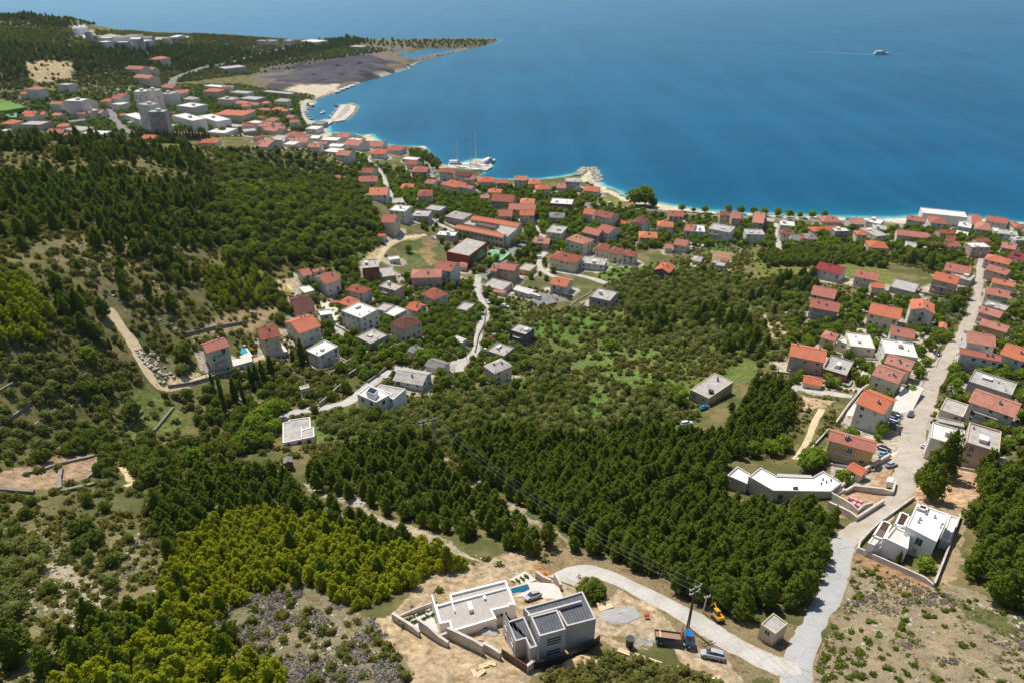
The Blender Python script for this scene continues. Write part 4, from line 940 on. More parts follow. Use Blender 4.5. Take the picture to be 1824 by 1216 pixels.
def add_roof(m, ax, ay, bx, by, h, typ, rise, hipk=0.5):
    if typ in 'g':
        yc = (ay + by) / 2; slope_slab(m, (ax, ay, h - .12), (bx, ay, h - .12), (bx, yc, h + rise), (ax, yc, h + rise)); slope_slab(m, (bx, by, h - .12), (ax, by, h - .12), (ax, yc, h + rise), (bx, yc, h + rise))
        m.tube((ax, yc, h + rise + .02), (bx, yc, h + rise + .02), .13, k=5)
    elif typ == 'G':
        xc = (ax + bx) / 2; slope_slab(m, (bx, ay, h - .12), (bx, by, h - .12), (xc, by, h + rise), (xc, ay, h + rise)); slope_slab(m, (ax, by, h - .12), (ax, ay, h - .12), (xc, ay, h + rise), (xc, by, h + rise))
        m.tube((xc, ay, h + rise + .02), (xc, by, h + rise + .02), .13, k=5)
    elif typ == 'h':
        W = bx - ax; D = by - ay; s = min(W, D) / 2
        if W >= D: r0, r1 = (ax + s * .98, (ay + by) / 2), (bx - s * .98, (ay + by) / 2)
        else: r0, r1 = ((ax + bx) / 2, ay + s * .98), ((ax + bx) / 2, by - s * .98)
        c = [(ax, ay, h), (bx, ay, h), (bx, by, h), (ax, by, h)]; e = [(x, y, h - .18) for x, y, _ in c]; R0 = (*r0, h + rise); R1 = (*r1, h + rise)
        if W >= D: fs = [(c[0], c[1], R1, R0), (c[1], c[2], R1), (c[2], c[3], R0, R1), (c[3], c[0], R0)]
        else: fs = [(c[0], c[1], R0), (c[1], c[2], R1, R0), (c[2], c[3], R1), (c[3], c[0], R0, R1)]
        for f in fs: m.face(f)
        for i in range(4): m.face([e[i], e[(i + 1) % 4], c[(i + 1) % 4], c[i]])
        m.face(e[::-1]); m.tube(R0, R1, .13, k=5)
        for a_, b_ in zip(c, ((R0, R1, R1, R0) if W >= D else (R0, R0, R1, R1))): m.tube(a_, b_, .11, k=4)
def flat_top(m, poly, h, par=.5, t=.28, wi=0, di=1):
    """parapet ring (wall material) and a sunk deck (roof material) on a counter-clockwise outline"""
    n_ = len(poly); P = [Vector(p) for p in poly]; inner = []
    for i in range(n_):
        a, b, c = P[i - 1], P[i], P[(i + 1) % n_]; d1 = (b - a).normalized(); d2 = (c - b).normalized(); n1 = Vector((-d1.y, d1.x)); n2 = Vector((-d2.y, d2.x))
        k = (n1 + n2); k = k / max(.35, k.dot(n1)); inner.append(b + k * t)
    for i in range(n_):
        j = (i + 1) % n_; m.face([(*P[i], h), (*P[j], h), (*inner[j], h), (*inner[i], h)], wi); m.face([(*inner[i], h), (*inner[j], h), (*inner[j], h - par), (*inner[i], h - par)], wi)
    m.face([(*p, h - par) for p in inner], di)
def chimney_mesh(): 
    m = MB(); m.box(-.3, -.3, -.9, .3, .3, .8, 0); m.box(-.4, -.4, .8, .4, .4, .92, 0); m.box(-.2, -.2, .92, .2, .2, 1.05, 1); return m.mesh('chimney_shape', [WALL['g'], DARKM])
CHIM = chimney_mesh()
def dish():
    m = MB(); m.tube((0, 0, 0), (0, 0, .5), .04); m.tube((0, -.1, .5), (0, -.02, .55), .38, .2, 10); return m.mesh('satellite_dish_shape', WHITE)
TANK = MB(); TANK.box(-.8, -.6, 0, .8, .6, .9); TANK.box(-.9, -.7, .9, .9, .7, 1.0); TANKM = TANK.mesh('roof_box_shape', WALL['w'])
def skylight(): m = MB(); m.box(-.45, -.6, 0, .45, .6, .12, 0); m.box(-.36, -.5, .12, .36, .5, .15, 1); return m.mesh('skylight_shape', [FRAME, GLASS])
SKYL = skylight()
def balcony(root, x0, x1, y, z, mat):
    m = MB(); m.box(x0, y - 1.3, z - .16, x1, y, z, 0)
    o = m.build('balcony', mat, root); r = MB()
    r.box(x0, y - 1.3, z + .9, x1, y - 1.25, z + .96, 0)
    k = max(2, int((x1 - x0) / .5))
    for i in range(k + 1): xx = x0 + (x1 - x0 - .04) * i / k; r.box(xx, y - 1.29, z, xx + .04, y - 1.25, z + .9, 0)
    for xx in (x0, x1 - .05): r.box(xx, y - 1.25, z + .9, xx + .05, y, z + .96, 0)
    r.build('railing', METAL, o)
ZO = {'A': (600, 200), 'B': (456, 0), 'C': (1000, 280), 'D': (1368, 340), 'E': (1368, 620), 'F': (600, 400), 'G': (300, 450), 'H': (300, 150), 'T': (0, 0)}
def rect_for(zone, p0, p1, p2, h):
    ox, oy = ZO[zone]; g = [(ox + a / 4, oy + b / 4) for a, b in (p0, p1, p2)]
    cx, cy = (g[0][0] + g[2][0]) / 2, (g[0][1] + g[2][1]) / 2
    if abs((p2[0] - p0[0])) < 40 and len(p0) : cx, cy = (g[0][0] + g[1][0]) / 2, (g[0][1] + g[2][1]) / 2
    z = base_for(cx, cy, h); P = [at(*q, z + h) for q in g]; d = (P[1] - P[0]); d.z = 0; W = d.length; d.normalize(); nb = Vector((-d.y, d.x, 0)); D = (P[2] - P[0]).dot(nb)
    if D < 0: P[0] = P[0] + nb * D; P[1] = P[1] + nb * D; D = -D
    if zone in 'TB' and h > 4.5: D = min(D, (.75 if W > 16 else 1.1) * W)
    D = min(max(D, 2.5), 60); c = (P[0] + P[1]) / 2 + nb * D / 2
    return c.x, c.y, z, W, D, math.atan2(d.y, d.x)
HOUSES = """@|in the bay village|houses of the shore villages
A 238,300 342,300 275,268 6 h w o|beside the round lawn above the pebble beach
A 40,228 150,242 80,190 6 g w r|first behind the little concrete jetty
A 0,172 75,182 30,145 6 g w r
A 205,240 320,246 215,208 4 g w r
A 340,268 450,276 380,237 5 h w r|beside the dark shore pines
A 462,332 565,342 475,312 4 f w l
A 490,368 562,378 510,340 5 g c m
A 530,428 642,428 560,392 6 h g r|left of the harbour car park
A 727,425 832,435 740,400 8 g w m|left half of the long harbour house
A 836,445 935,460 850,418 8 g c d|right half of the long harbour house
A 920,482 985,478 930,455 6 g w r
A 730,512 850,540 770,470 7 h c o|just below the long harbour house
A 868,532 958,548 880,508 7 g w r|right of the hipped house below the harbour
A 618,507 690,512 635,478 6 h w r
A 448,548 540,548 470,512 5 h w o|right of the bend in the upper road
A 1003,500 1122,498 1030,466 6 h c o|beside the shore trees near the moored yachts
A 1138,506 1222,506 1150,480 6 g g r
A 1260,485 1356,488 1270,455 8 g w r|tallest of the first row on the shore
A 1365,515 1462,510 1380,480 6 h c o
A 1418,552 1520,550 1440,520 5 h c o
A 1625,492 1732,497 1640,465 9 f w k|below the rocky point
A 1568,540 1630,542 1585,508 6 g w r|touching the tall flat-roofed block
A 1070,572 1165,577 1080,545 5 h w o
A 1020,612 1085,614 1030,588 4 g w r
A 1095,632 1255,642 1130,580 8 g g m|broad one above the school
A 1218,692 1412,702 1235,650 7 g t r|long one right above the school
A 1300,652 1405,656 1320,615 8 h c o
A 1150,742 1250,744 1165,695 6 g t r
A 1300,735 1408,737 1310,695 7 g c o|facing the street trees by the school
A 1518,648 1675,658 1545,610 8 f b l|right of the green street trees
A 1508,752 1622,757 1540,715 5 h g s
A 1490,850 1600,865 1520,800 6 f w k|above the solar-panelled house
A 1393,927 1510,940 1425,885 5 g t r|with solar panels beside the street trees
A 1628,905 1762,945 1665,858 10 h w r|four storeys high right of the schoolyard
A 1508,1040 1700,1078 1575,988 8 h c m|big block right of the green court
A 1140,1112 1265,1132 1170,1065 8 g t r|below the green court
A 1090,1130 1138,1135 1105,1085 6 g t r
F 1290,315 1372,332 1310,265 4 f y k|low annex below the green court
A 168,432 250,436 190,398 6 g w m|left of the upper bend road
A 150,497 288,494 170,460 7 g w r|large one left of the upper bend road
A 225,592 360,590 245,540 6 g w o|lowest left of the upper bend road
A 375,652 485,642 390,612 4 f g k
A 370,697 485,707 380,655 8 f w l|modern one at the foot of the upper road
A 312,784 412,787 315,725 9 g c r|tall one at the edge of the scrub
A 288,882 340,886 300,862 2.5 g c o|tiny shed below the tall edge house
A 572,602 680,600 590,555 7 h c m
A 625,687 735,702 660,655 4 f g k
A 530,737 650,742 550,695 5 f g k
A 768,742 895,767 830,700 5 h g k|between the school and the lane
A 705,872 840,882 720,840 5 f g l|left of the red-walled sports hall
H 1171,690 1217,690 1180,655 4 g g o|small lone one in the scrub
F 690,317 815,337 720,250 9 g w r|tallest left of the green court
F 525,382 745,377 600,318 8 h p r|below the vegetable plots
F 865,305 925,307 890,268 3 h t r
F 180,312 300,302 220,250 8 f b k|unfinished below the sandy track
F 265,382 420,362 300,310 3 f g k|low deck joined to the unfinished house
F 375,252 450,242 400,225 3 f w l|open shed beside the vegetable plots
F 55,465 190,497 250,455 6 h w m
F 0,554 90,584 175,540 5 h c o|behind the white three-storey block
F 28,612 170,667 292,600 10 f w l|three storeys with a box on its roof
F 372,702 485,754 605,688 9 h c d|tall square one in the middle village
F 135,795 240,847 355,782 5 f g k|in front of the tall square house
F 295,437 415,470 460,430 7 f p k|with outside stairs below the unfinished house
F 330,624 405,654 462,592 4 f w l
F 270,600 345,618 400,570 4 f g k
F 487,594 570,620 628,568 5 g w o
F 590,492 695,539 792,490 6 h w m|square one above the dense olive clump
F 850,597 930,614 1025,572 4 f g k|beside the bend of the pale lane
F 822,814 893,840 925,815 3 g w l|long shed left of the pale lane
F 1230,749 1345,784 1440,745 7 f k k|alone right of the red car
F 1070,895 1190,934 1252,870 5 f g k|above the pyramid-roofed house
F 1040,1005 1125,1062 1265,1010 7 h c k|at the lane end
F 622,1000 745,1040 818,985 3.5 g w s|left of the lane end
F 395,1107 610,1144 655,1045 4 g w k|wide one above the modern terrace villa
F 500,897 565,922 635,885 4 g w s|below the tall square house
F 1035,432 1180,467 1262,415 4 f g k|right of the top of the pale lane
F 1110,478 1195,492 1205,468 2.5 g c r|low store under the flat-roofed house
F 1255,462 1380,499 1420,470 3.5 g w l|long store above the paved yard
F 1515,422 1635,447 1688,395 6 g w o|above the paved yard with parked trucks
C 152,240 262,250 175,208 5 h c o|beside the rocky point car park
C 150,402 225,412 175,365 8 g w o
C 230,412 345,442 245,365 9 g w m|stepped one by the shore road corner
C 142,534 262,562 170,490 7 g g r
C 245,517 335,547 362,492 8 g w r
C 140,750 305,770 340,725 5 f w k
C 232,657 322,670 357,625 7 h c m|left one of the joined row of three
C 328,680 408,694 445,650 7 h c m|middle one of the joined row of three
C 425,697 520,714 550,675 7 h c m|right one of the joined row of three
C 395,470 485,480 405,450 3 g c o
C 498,467 570,480 530,425 6 G w m
C 575,477 645,474 600,425 7 G w d
C 680,494 800,502 740,458 6 h w o|with double tiled terraces
C 762,420 872,426 785,382 8 g c r|on the shore road right of the big trees
C 870,522 940,532 900,478 6 g w r
C 942,527 1025,532 962,482 6 f w l
C 1045,507 1200,537 1208,490 9 f w k|big block above the pine grove
C 1128,412 1208,418 1140,386 9 g c m
C 1212,437 1285,440 1295,395 10 g p r|tall one on the shore road
C 1358,464 1440,474 1440,395 9 g t r|with a roof terrace on the shore road
C 553,574 688,580 620,532 7 h t o|alone on the terraced gardens
C 795,622 892,638 908,592 6 g c r|beside the small blue pool
C 735,650 793,654 745,615 4 g c r
C 658,802 770,827 735,760 6 G k o|alone on the green meadow
C 930,737 995,747 950,703 3 h c k
C 1095,767 1160,777 1110,742 3 f g k
C 1130,732 1180,747 1140,715 2.5 g c r
C 1320,547 1450,552 1345,512 8 f w k
C 1445,452 1510,462 1450,425 7 f p k
C 1560,482 1665,492 1575,450 6 f w l
C 200,992 345,1024 430,965 6 f g k|raw one right of the solar yard
C 470,347 520,352 480,322 3 g c r
D 388,224 530,226 400,180 6 h c r
D 592,237 698,240 600,195 6 g w r
D 705,217 800,237 715,182 7 f w l|with rooftop furniture on the shore road
D 330,294 548,280 345,255 4 h c o|long low one by the shore road
D 165,352 235,357 200,312 5 g w s
D 212,347 270,337 222,310 5 g w o
D 275,347 365,347 290,305 5 h w s
D 655,264 775,324 848,312 8 f c k|commercial one left of the yard
D 755,267 845,277 775,240 5 f w k
D 722,404 865,414 740,358 6 h c o|above the pine clump
D 918,314 1140,340 1148,302 7 g c r|longest one in the right shore village
D 985,204 1115,224 1150,200 7 g w r
D 1160,230 1285,242 1225,192 7 h w r
D 1105,157 1425,190 1430,152 9 f w l|long modern one standing on the water edge
D 988,402 1135,422 1000,360 4 f w k|beside the umbrella pines
D 1450,237 1525,247 1480,168 7 g w r
D 1550,214 1708,238 1565,180 6 g w r|last long one on the water edge
D 1480,272 1600,287 1520,225 6 h c r
D 1350,250 1445,267 1462,232 6 f w l
D 1333,307 1420,324 1425,298 3 g w l
D 1615,287 1660,292 1625,262 4 f w l
D 1650,302 1785,320 1795,290 5 f w k
D 1755,264 1822,270 1780,222 5 h c r
D 1658,402 1765,422 1788,385 6 g p r|right of the umbrella pines
D 1260,360 1330,372 1345,330 5 g p m
D 1705,467 1822,502 1760,430 5 g w e|with solar panels at the right edge
D 1535,487 1720,530 1738,490 6 h w o
D 1545,557 1700,602 1715,560 7 g p r
D 1590,652 1758,687 1610,620 7 g c o
D 1545,732 1720,767 1735,715 7 g c r
D 1530,807 1690,854 1728,820 6 f g k
D 1495,860 1650,907 1675,858 7 g p r
D 1500,952 1700,1010 1718,958 7 g y r|with green-yellow walls right of the dusty road
D 1415,1077 1625,1114 1640,1030 9 g w r|with a sunken roof terrace
D 1365,1157 1662,1217 1672,1170 8 g w r|front wing of the roof terrace house
D 1650,1160 1820,1215 1700,1075 9 g w o|joined to the roof terrace house
D 1252,564 1440,602 1455,545 7 g p r|left of the top of the dusty road
D 1295,602 1440,642 1450,590 5 f g k
D 1168,627 1345,670 1365,612 9 g t o|tall one below the dry field
D 868,682 1045,724 1052,655 4 f g k|with cluttered roof below the dry field
D 738,687 835,697 850,658 5 g c o
D 612,610 778,642 792,585 7 g w r|left of the cluttered flat roof
D 335,552 520,600 548,545 6 g w e|below the dark pine clump
D 300,564 340,572 312,535 3 g w r
D 302,737 475,772 483,700 7 g p r|upper of two touching houses by the pines
D 292,827 505,867 520,798 7 g g r|lower of two touching houses by the pines
D 712,870 940,920 950,838 8 g c o|middle one of the upper hillside row
D 1012,844 1190,877 1185,805 10 G w o|tall gabled one left of the dusty road
D 1215,974 1275,987 1240,938 3 G p o|tiny garage beside the dusty road
D 868,1022 1045,1057 1055,990 7 g w r|above the white weathered flat roof
D 370,1042 470,1072 492,1015 5 h c r|small one above the bright orange roof
D 590,1102 765,1122 745,1025 7 f c l|white roofed with a broad side wing
D 497,1062 590,1100 600,1015 6 f c l|side wing below the small red roof
D 835,1152 1070,1187 1045,1085 7 f w l|weathered roof left of the dusty road
D 148,1172 408,1224 460,1135 8 g p o|widest roof at the pine wood edge
E 392,142 560,192 625,95 5 f b k|joined to the wide orange-roofed house
E 245,242 385,272 398,215 3 g c o|outbuilding below the wide orange roof
E 825,102 1015,162 1058,95 8 g c r|rear one with roof windows
E 738,187 930,254 985,168 9 g c r|front one with roof windows
E 622,387 825,470 902,355 10 g w o|beside the row of parked cars
E 425,652 765,745 800,662 8 g y r|long one above the orange garage
E 555,852 665,912 715,862 3.5 g w o|garage beside the sloping wall
E 1430,232 1740,332 1770,240 5 f g k|broad one behind the red-roofed house
E 1425,377 1760,494 1795,385 8 g c r|with two chimneys right of the dusty road
E 1228,432 1390,487 1415,395 4 f c k|low one beside the two-chimney house
E 1160,634 1395,702 1420,590 8 f w l|left half of the double house by the dark tree
E 1412,664 1648,737 1672,592 9 f p k|right half of the double house by the dark tree
E 1215,520 1400,560 1420,530 3 f g k
G 270,714 437,664 400,597 9 g w r|with the turquoise pool
G 660,624 800,590 700,512 8 g c m|between the pool house and the steep track
G 930,577 1090,520 975,440 8 g w o|behind the tall cypresses
G 905,442 1050,414 935,305 7 g c d|beside the boat yard
G 1070,737 1210,664 1130,612 7 f w l|right of the dark cypress
G 958,170 1028,152 1000,102 6 g w r
G 1032,142 1120,120 1090,102 5 g w r
G 1120,227 1232,187 1195,118 8 g w r|with a red awning at the field edge
G 970,287 1042,267 1000,224 3 f w l|carport over the white boat
G 1080,447 1165,435 1150,400 4 f w l|open shed by the yellow car
G 940,972 1005,957 990,940 3 f w k|tiny one below the terraces
@|in the harbour village|houses of the harbour village
B 5,1022 85,1024 30,975 6 g w r
B 115,1012 190,1017 140,985 6 g w l
B 190,1027 270,1032 210,1000 6 f w l
B 262,1012 360,1017 280,975 7 g c r
B 365,1050 450,1052 385,1015 6 g w r
B 455,997 575,1002 480,965 6 f w l
B 575,972 670,977 590,945 6 g w r
B 645,992 735,1002 665,978 5 f w l
B 565,1105 660,1112 600,1060 6 g w r|at the scrub edge above the upper road
B 475,1077 580,1087 510,1048 4 f c l
B 505,1042 605,1047 540,1020 4 f w l
B 55,927 140,937 80,900 6 g c r
B 195,962 300,972 215,935 6 h c r
B 100,782 160,787 115,748 5 h w o
B 10,792 100,787 30,760 5 h w r
B 125,722 215,727 145,688 9 h w k|tall one among the harbour trees
B 45,887 100,892 60,860 6 g c r
B 100,897 165,902 115,870 6 g c r
B 210,837 260,842 225,812 5 g c r
B 350,917 435,922 375,890 6 f w l|at the head of the harbour beach
B 395,882 470,887 410,862 4 f g s
B 375,987 445,987 390,962 4 f w l
B 100,985 185,990 120,955 5 f c k
B 40,652 245,672 60,640 6 f g k|long one behind the harbour lot
B 310,292 425,302 330,270 8 f w l|on the far headland
B 190,287 235,292 200,265 10 f w k|slim one on the far headland
B 660,332 755,337 680,300 7 f g k|last one before the far point
B 0,290 60,292 10,268 6 f c k
B 60,290 130,292 80,270 6 f c k
H 630,445 700,450 640,385 6 g c r
@|in the far town|buildings of the far town
T 950,655 1038,652 965,625 33 f w l|left slab of the rear pair of towers
T 1044,648 1128,645 1060,615 31 f w k|right slab of the rear pair of towers
T 975,742 1065,752 990,722 31 f w k|tallest slender tower in front
T 1050,800 1170,797 1070,755 28 f g k|tower nearest to the wooded crest
T 450,718 570,722 470,698 19 f w l|block with slanting side
T 560,792 635,797 575,770 8 f w l
T 500,872 615,857 560,820 5 f g s|flat hall beside the slanting block
T 880,815 990,852 940,792 11 f w l|left of the slender towers
T 1255,752 1372,767 1290,720 12 f w l
T 1225,822 1370,862 1290,797 14 f w l
T 1410,827 1545,867 1460,797 12 f w l
T 1520,817 1730,827 1560,770 9 h c o|with the broadest hipped roof
T 1440,652 1550,657 1460,628 12 h t o
T 1450,612 1620,627 1470,598 8 f w l
T 1545,706 1650,712 1560,680 12 f c k
T 1660,737 1745,742 1690,708 8 h w r
T 1635,657 1755,667 1650,640 8 f w k
T 1700,702 1824,712 1730,680 6 f g k
T 1300,707 1378,712 1320,680 8 h c k
T 1140,667 1208,672 1150,640 14 f w k
T 1205,662 1285,670 1220,632 7 h c r
T 1145,622 1225,630 1160,600 6 g p r
T 1240,968 1322,970 1255,938 5 h c r
T 1326,968 1410,968 1340,942 5 h c r
T 1000,987 1090,992 1010,962 5 g c o
T 1405,1020 1535,1022 1440,985 5 h w o|alone in front of the cypress hedge
T 0,882 80,887 20,837 7 h c o
T 150,812 240,817 160,784 8 g c o
T 242,820 315,817 255,795 8 g c o
T 0,932 50,932 10,902 7 f w l
T 135,887 285,890 160,850 10 f g k
T 180,947 245,952 195,914 5 g w r
T 320,947 440,952 350,916 6 g w r
T 450,922 575,932 470,890 10 f c k
T 575,952 735,957 600,927 8 f w l
T 395,907 480,902 420,874 7 h c o
T 345,742 430,747 360,712 8 g w r
T 560,732 625,737 575,698 9 g c r
T 705,724 770,727 715,704 6 h c o
T 785,702 850,707 800,677 10 g w r
T 790,742 860,747 800,722 9 f w l
T 430,962 520,972 450,945 5 g c r
T 185,638 272,642 205,608 8 h w r|alone on the slope above the sports field
T 135,669 180,673 150,656 3 g c r
T 410,602 480,607 420,580 7 f w k
T 885,492 1002,497 905,468 6 g c r
T 1025,492 1085,497 1035,467 5 g c r
T 1060,422 1125,427 1075,402 3 h c r
T 945,552 1060,562 960,532 6 g c r
T 1600,492 1755,475 1660,450 6 f g k|long one below the coast road
T 1830,900 1920,905 1850,870 7 g c r
T 1760,870 1830,880 1780,840 7 f c l
T 1740,940 1830,930 1760,905 6 f g k
T 1470,940 1600,950 1490,900 4 f w l
T 1610,900 1700,905 1640,870 6 f w k
T 1880,860 1950,865 1900,830 7 h c r
T 925,280 997,280 925,208 6 g g l|leftmost big hangar of the far quarry
T 1003,272 1080,272 1005,206 6 g g s|middle big hangar of the far quarry
T 1086,280 1165,280 1078,200 6 g g l|rightmost big hangar of the far quarry
T 820,302 900,302 845,262 5 f g l
T 900,312 965,312 908,282 4 f w l
T 975,295 1065,295 980,275 5 f w l
T 1165,245 1255,243 1175,195 6 f g l
T 1150,275 1200,275 1150,225 6 f w s
T 695,297 745,302 705,272 5 f w l
T 690,270 775,272 705,237 6 f w l
T 600,232 635,232 605,185 9 f g s
T 1465,250 1520,252 1480,230 5 g c r
T 1575,255 1645,260 1595,236 5 g c r
T 780,270 860,272 790,240 4 f w s
T 1200,265 1260,265 1210,250 4 f w l"""
NUM = 'first second third fourth fifth sixth seventh eighth ninth tenth eleventh twelfth thirteenth fourteenth fifteenth sixteenth seventeenth eighteenth nineteenth twentieth'.split()
WALLH = []
def house(zone, p0, p1, p2, h, typ, wc, rc, label, grp, idx):
    x, y, z, W, D, a = rect_for(zone, p0, p1, p2, h); rnd = random.Random(idx * 13 + 5); dist = math.hypot(x, y); far = dist > 640
    name = 'shed' if h <= 3.2 and W < 12 else ('apartment_tower' if h > 20 else 'house')
    cat = 'shed' if name == 'shed' else ('tower block' if h > 20 else 'house')
    # base sits on the lowest ground under the walls
    cs = [(x + dx * W / 2 * math.cos(a) - dy * D / 2 * math.sin(a), y + dx * W / 2 * math.sin(a) + dy * D / 2 * math.cos(a)) for dx in (-1, 1) for dy in (-1, 1)]
    zmin = min(float(T(*c)) for c in cs); root = empty(name, (x, y, z), a, label, cat, grp); bpy.context.view_layer.update() if False else None
    root.matrix_basis = Matrix.Translation((x, y, z)) @ Matrix.Rotation(a, 4, 'Z')
    KEEP.append((x, y, 0.42 * min(W, D) + 1.2)); L = max(W, D); s = min(W, D)
    if L > s * 1.3:
        for f in (-1, 1):
            o = (L - s) / 2 * f; ux, uy = (math.cos(a), math.sin(a)) if W > D else (-math.sin(a), math.cos(a)); KEEP.append((x + ux * o, y + uy * o, s * .5 + 1.0))
    else: KEEP[-1] = (x, y, L * .58 + .8)
    zb = min(-1.0, zmin - z - 1.0); ov = 0.0 if typ == 'f' else min(0.45, s * .06); x0, y0, x1, y1 = -W / 2 + ov, -D / 2 + ov, W / 2 - ov, D / 2 - ov
    wm = WALL[wc]; rm = ROOF[rc]
    # visible wall goes down to the ground of its lower side: storeys are counted from there
    hz = h - max(zmin - z, -3.2); zb0 = h - hz
    if typ == 'f':
        m = MB(); m.prism([(x0, y0), (x1, y0), (x1, y1), (x0, y1)], zb, h - .55, 0, top=False)
        m.prism([(x0, y0), (x1, y0), (x1, y1), (x0, y1)], h - .55, h, 0, top=False, bot=False); wo_ = m.build('wall', wm, root)
        r = MB(); flat_top(r, [(x0, y0), (x1, y0), (x1, y1), (x0, y1)], h + .003, .35 if h < 4 else .45, .25); ro = r.build('roof', [wm if wc != 'b' else WALL['g'], rm], root)
        if not far and h > 4.5 and W > 8 and D > 5:
            link('roof_box', TANKM, ro, (rnd.uniform(-.25, .25) * W, rnd.uniform(-.2, .2) * D, h - .45), rnd.choice((0, 1.57)), (rnd.uniform(.8, 2.2), rnd.uniform(.9, 1.9), rnd.uniform(.6, 2.2)))
            for _ in range(rnd.randint(1, 3)): link('roof_vent', CHIM, ro, (rnd.uniform(-.4, .4) * W, rnd.uniform(-.35, .35) * D, h - .3), 0, (.7, .7, .6))
        elif far and h > 11:
            link('roof_box', TANKM, ro, (rnd.uniform(-.15, .15) * W, 0, h - .45), 0, (2.4, 2.6, 2.6))
    else:
        ax_ = 'x' if typ != 'G' else 'y'; span = D if typ != 'G' else W
        if typ == 'h': span = s
        rise = span * .5 * (.36 if typ != 'h' else .4); rise = min(rise, 3.2)
        m = MB()
        if typ == 'h': m.prism([(x0, y0), (x1, y0), (x1, y1), (x0, y1)], zb, h, 0)
        else:
            inset = ov / (span / 2) * rise; gable_walls(m, x0, y0, x1, y1, zb, h - .05, rise - .16, ax_, 0)
        m.build('wall', wm, root); r = MB(); add_roof(r, -W / 2, -D / 2, W / 2, D / 2, h + .02, typ, rise); ro = r.build('roof', rm, root)
        if h > 3.6:
            for _ in range(1 if far else rnd.randint(1, 2)):
                cx = rnd.uniform(-.32, .32) * W; cy = rnd.choice((-1, 1)) * D * rnd.uniform(.1, .22)
                if typ == 'G': cx, cy = rnd.choice((-1, 1)) * W * .15, rnd.uniform(-.3, .3) * D
                hh = rise * (1 - abs(cy) / (D / 2)) if typ != 'G' else rise * (1 - abs(cx) / (W / 2))
                if typ == 'h': hh = rise * .55; cx *= .4
                link('chimney', CHIM, ro, (cx, cy, h + hh + .25))
        if 'roof windows' in label or 'skylight' in label:
            ang = math.atan2(rise, D / 2)
            for sx_ in (-.3, .05, .3):
                k = link('skylight', SKYL, ro, (sx_ * W, -D * .25, h + rise * .5 + .04)); k.rotation_euler = (ang, 0, 0)
        if 'solar panels' in label:
            ang = math.atan2(rise, D / 2); m = MB(); m.box(-1.9, -1.1, .1, 1.9, 1.1, .2, 0); k = m.build('solar_panel', SOLARM, ro); k.location = (-W * .08, -D * .25, h + rise * .5); k.rotation_euler = (ang, 0, 0)
    if name != 'shed' or 'garage' in label:
        cap = 44 if h > 20 else (10 if far else 22); put_windows(root, [(x0, y0), (x1, y0), (x1, y1), (x0, y1)], zb0, hz if typ != 'f' else hz - .5, far, rnd, cap)
    elif name == 'shed': link('door', win_mesh(1.0, 2.0, 'd'), root, (rnd.uniform(-.2, .2) * W, y0 - .004, zb0 + .1), 0)
    if not far and 5.5 < h < 12 and W > 9 and rnd.random() < .6:
        b0 = rnd.uniform(-.42, -.2) * W; b1 = b0 + rnd.uniform(.35, .6) * W
        for f in range(1, int(round(hz / 2.9))): balcony(root, b0, min(b1, x1 - .3), y0, zb0 + f * hz / max(1, round(hz / 2.9)) + .12, CONC)
    if not far and W > 6 and h > 4 and rnd.random() < .45:
        # a narrow paved terrace with its own low wall, on the ground beside the house
        WALLH.append((root, x0, x1, y0, zb0, rnd.random()))
    return root
SOL = []
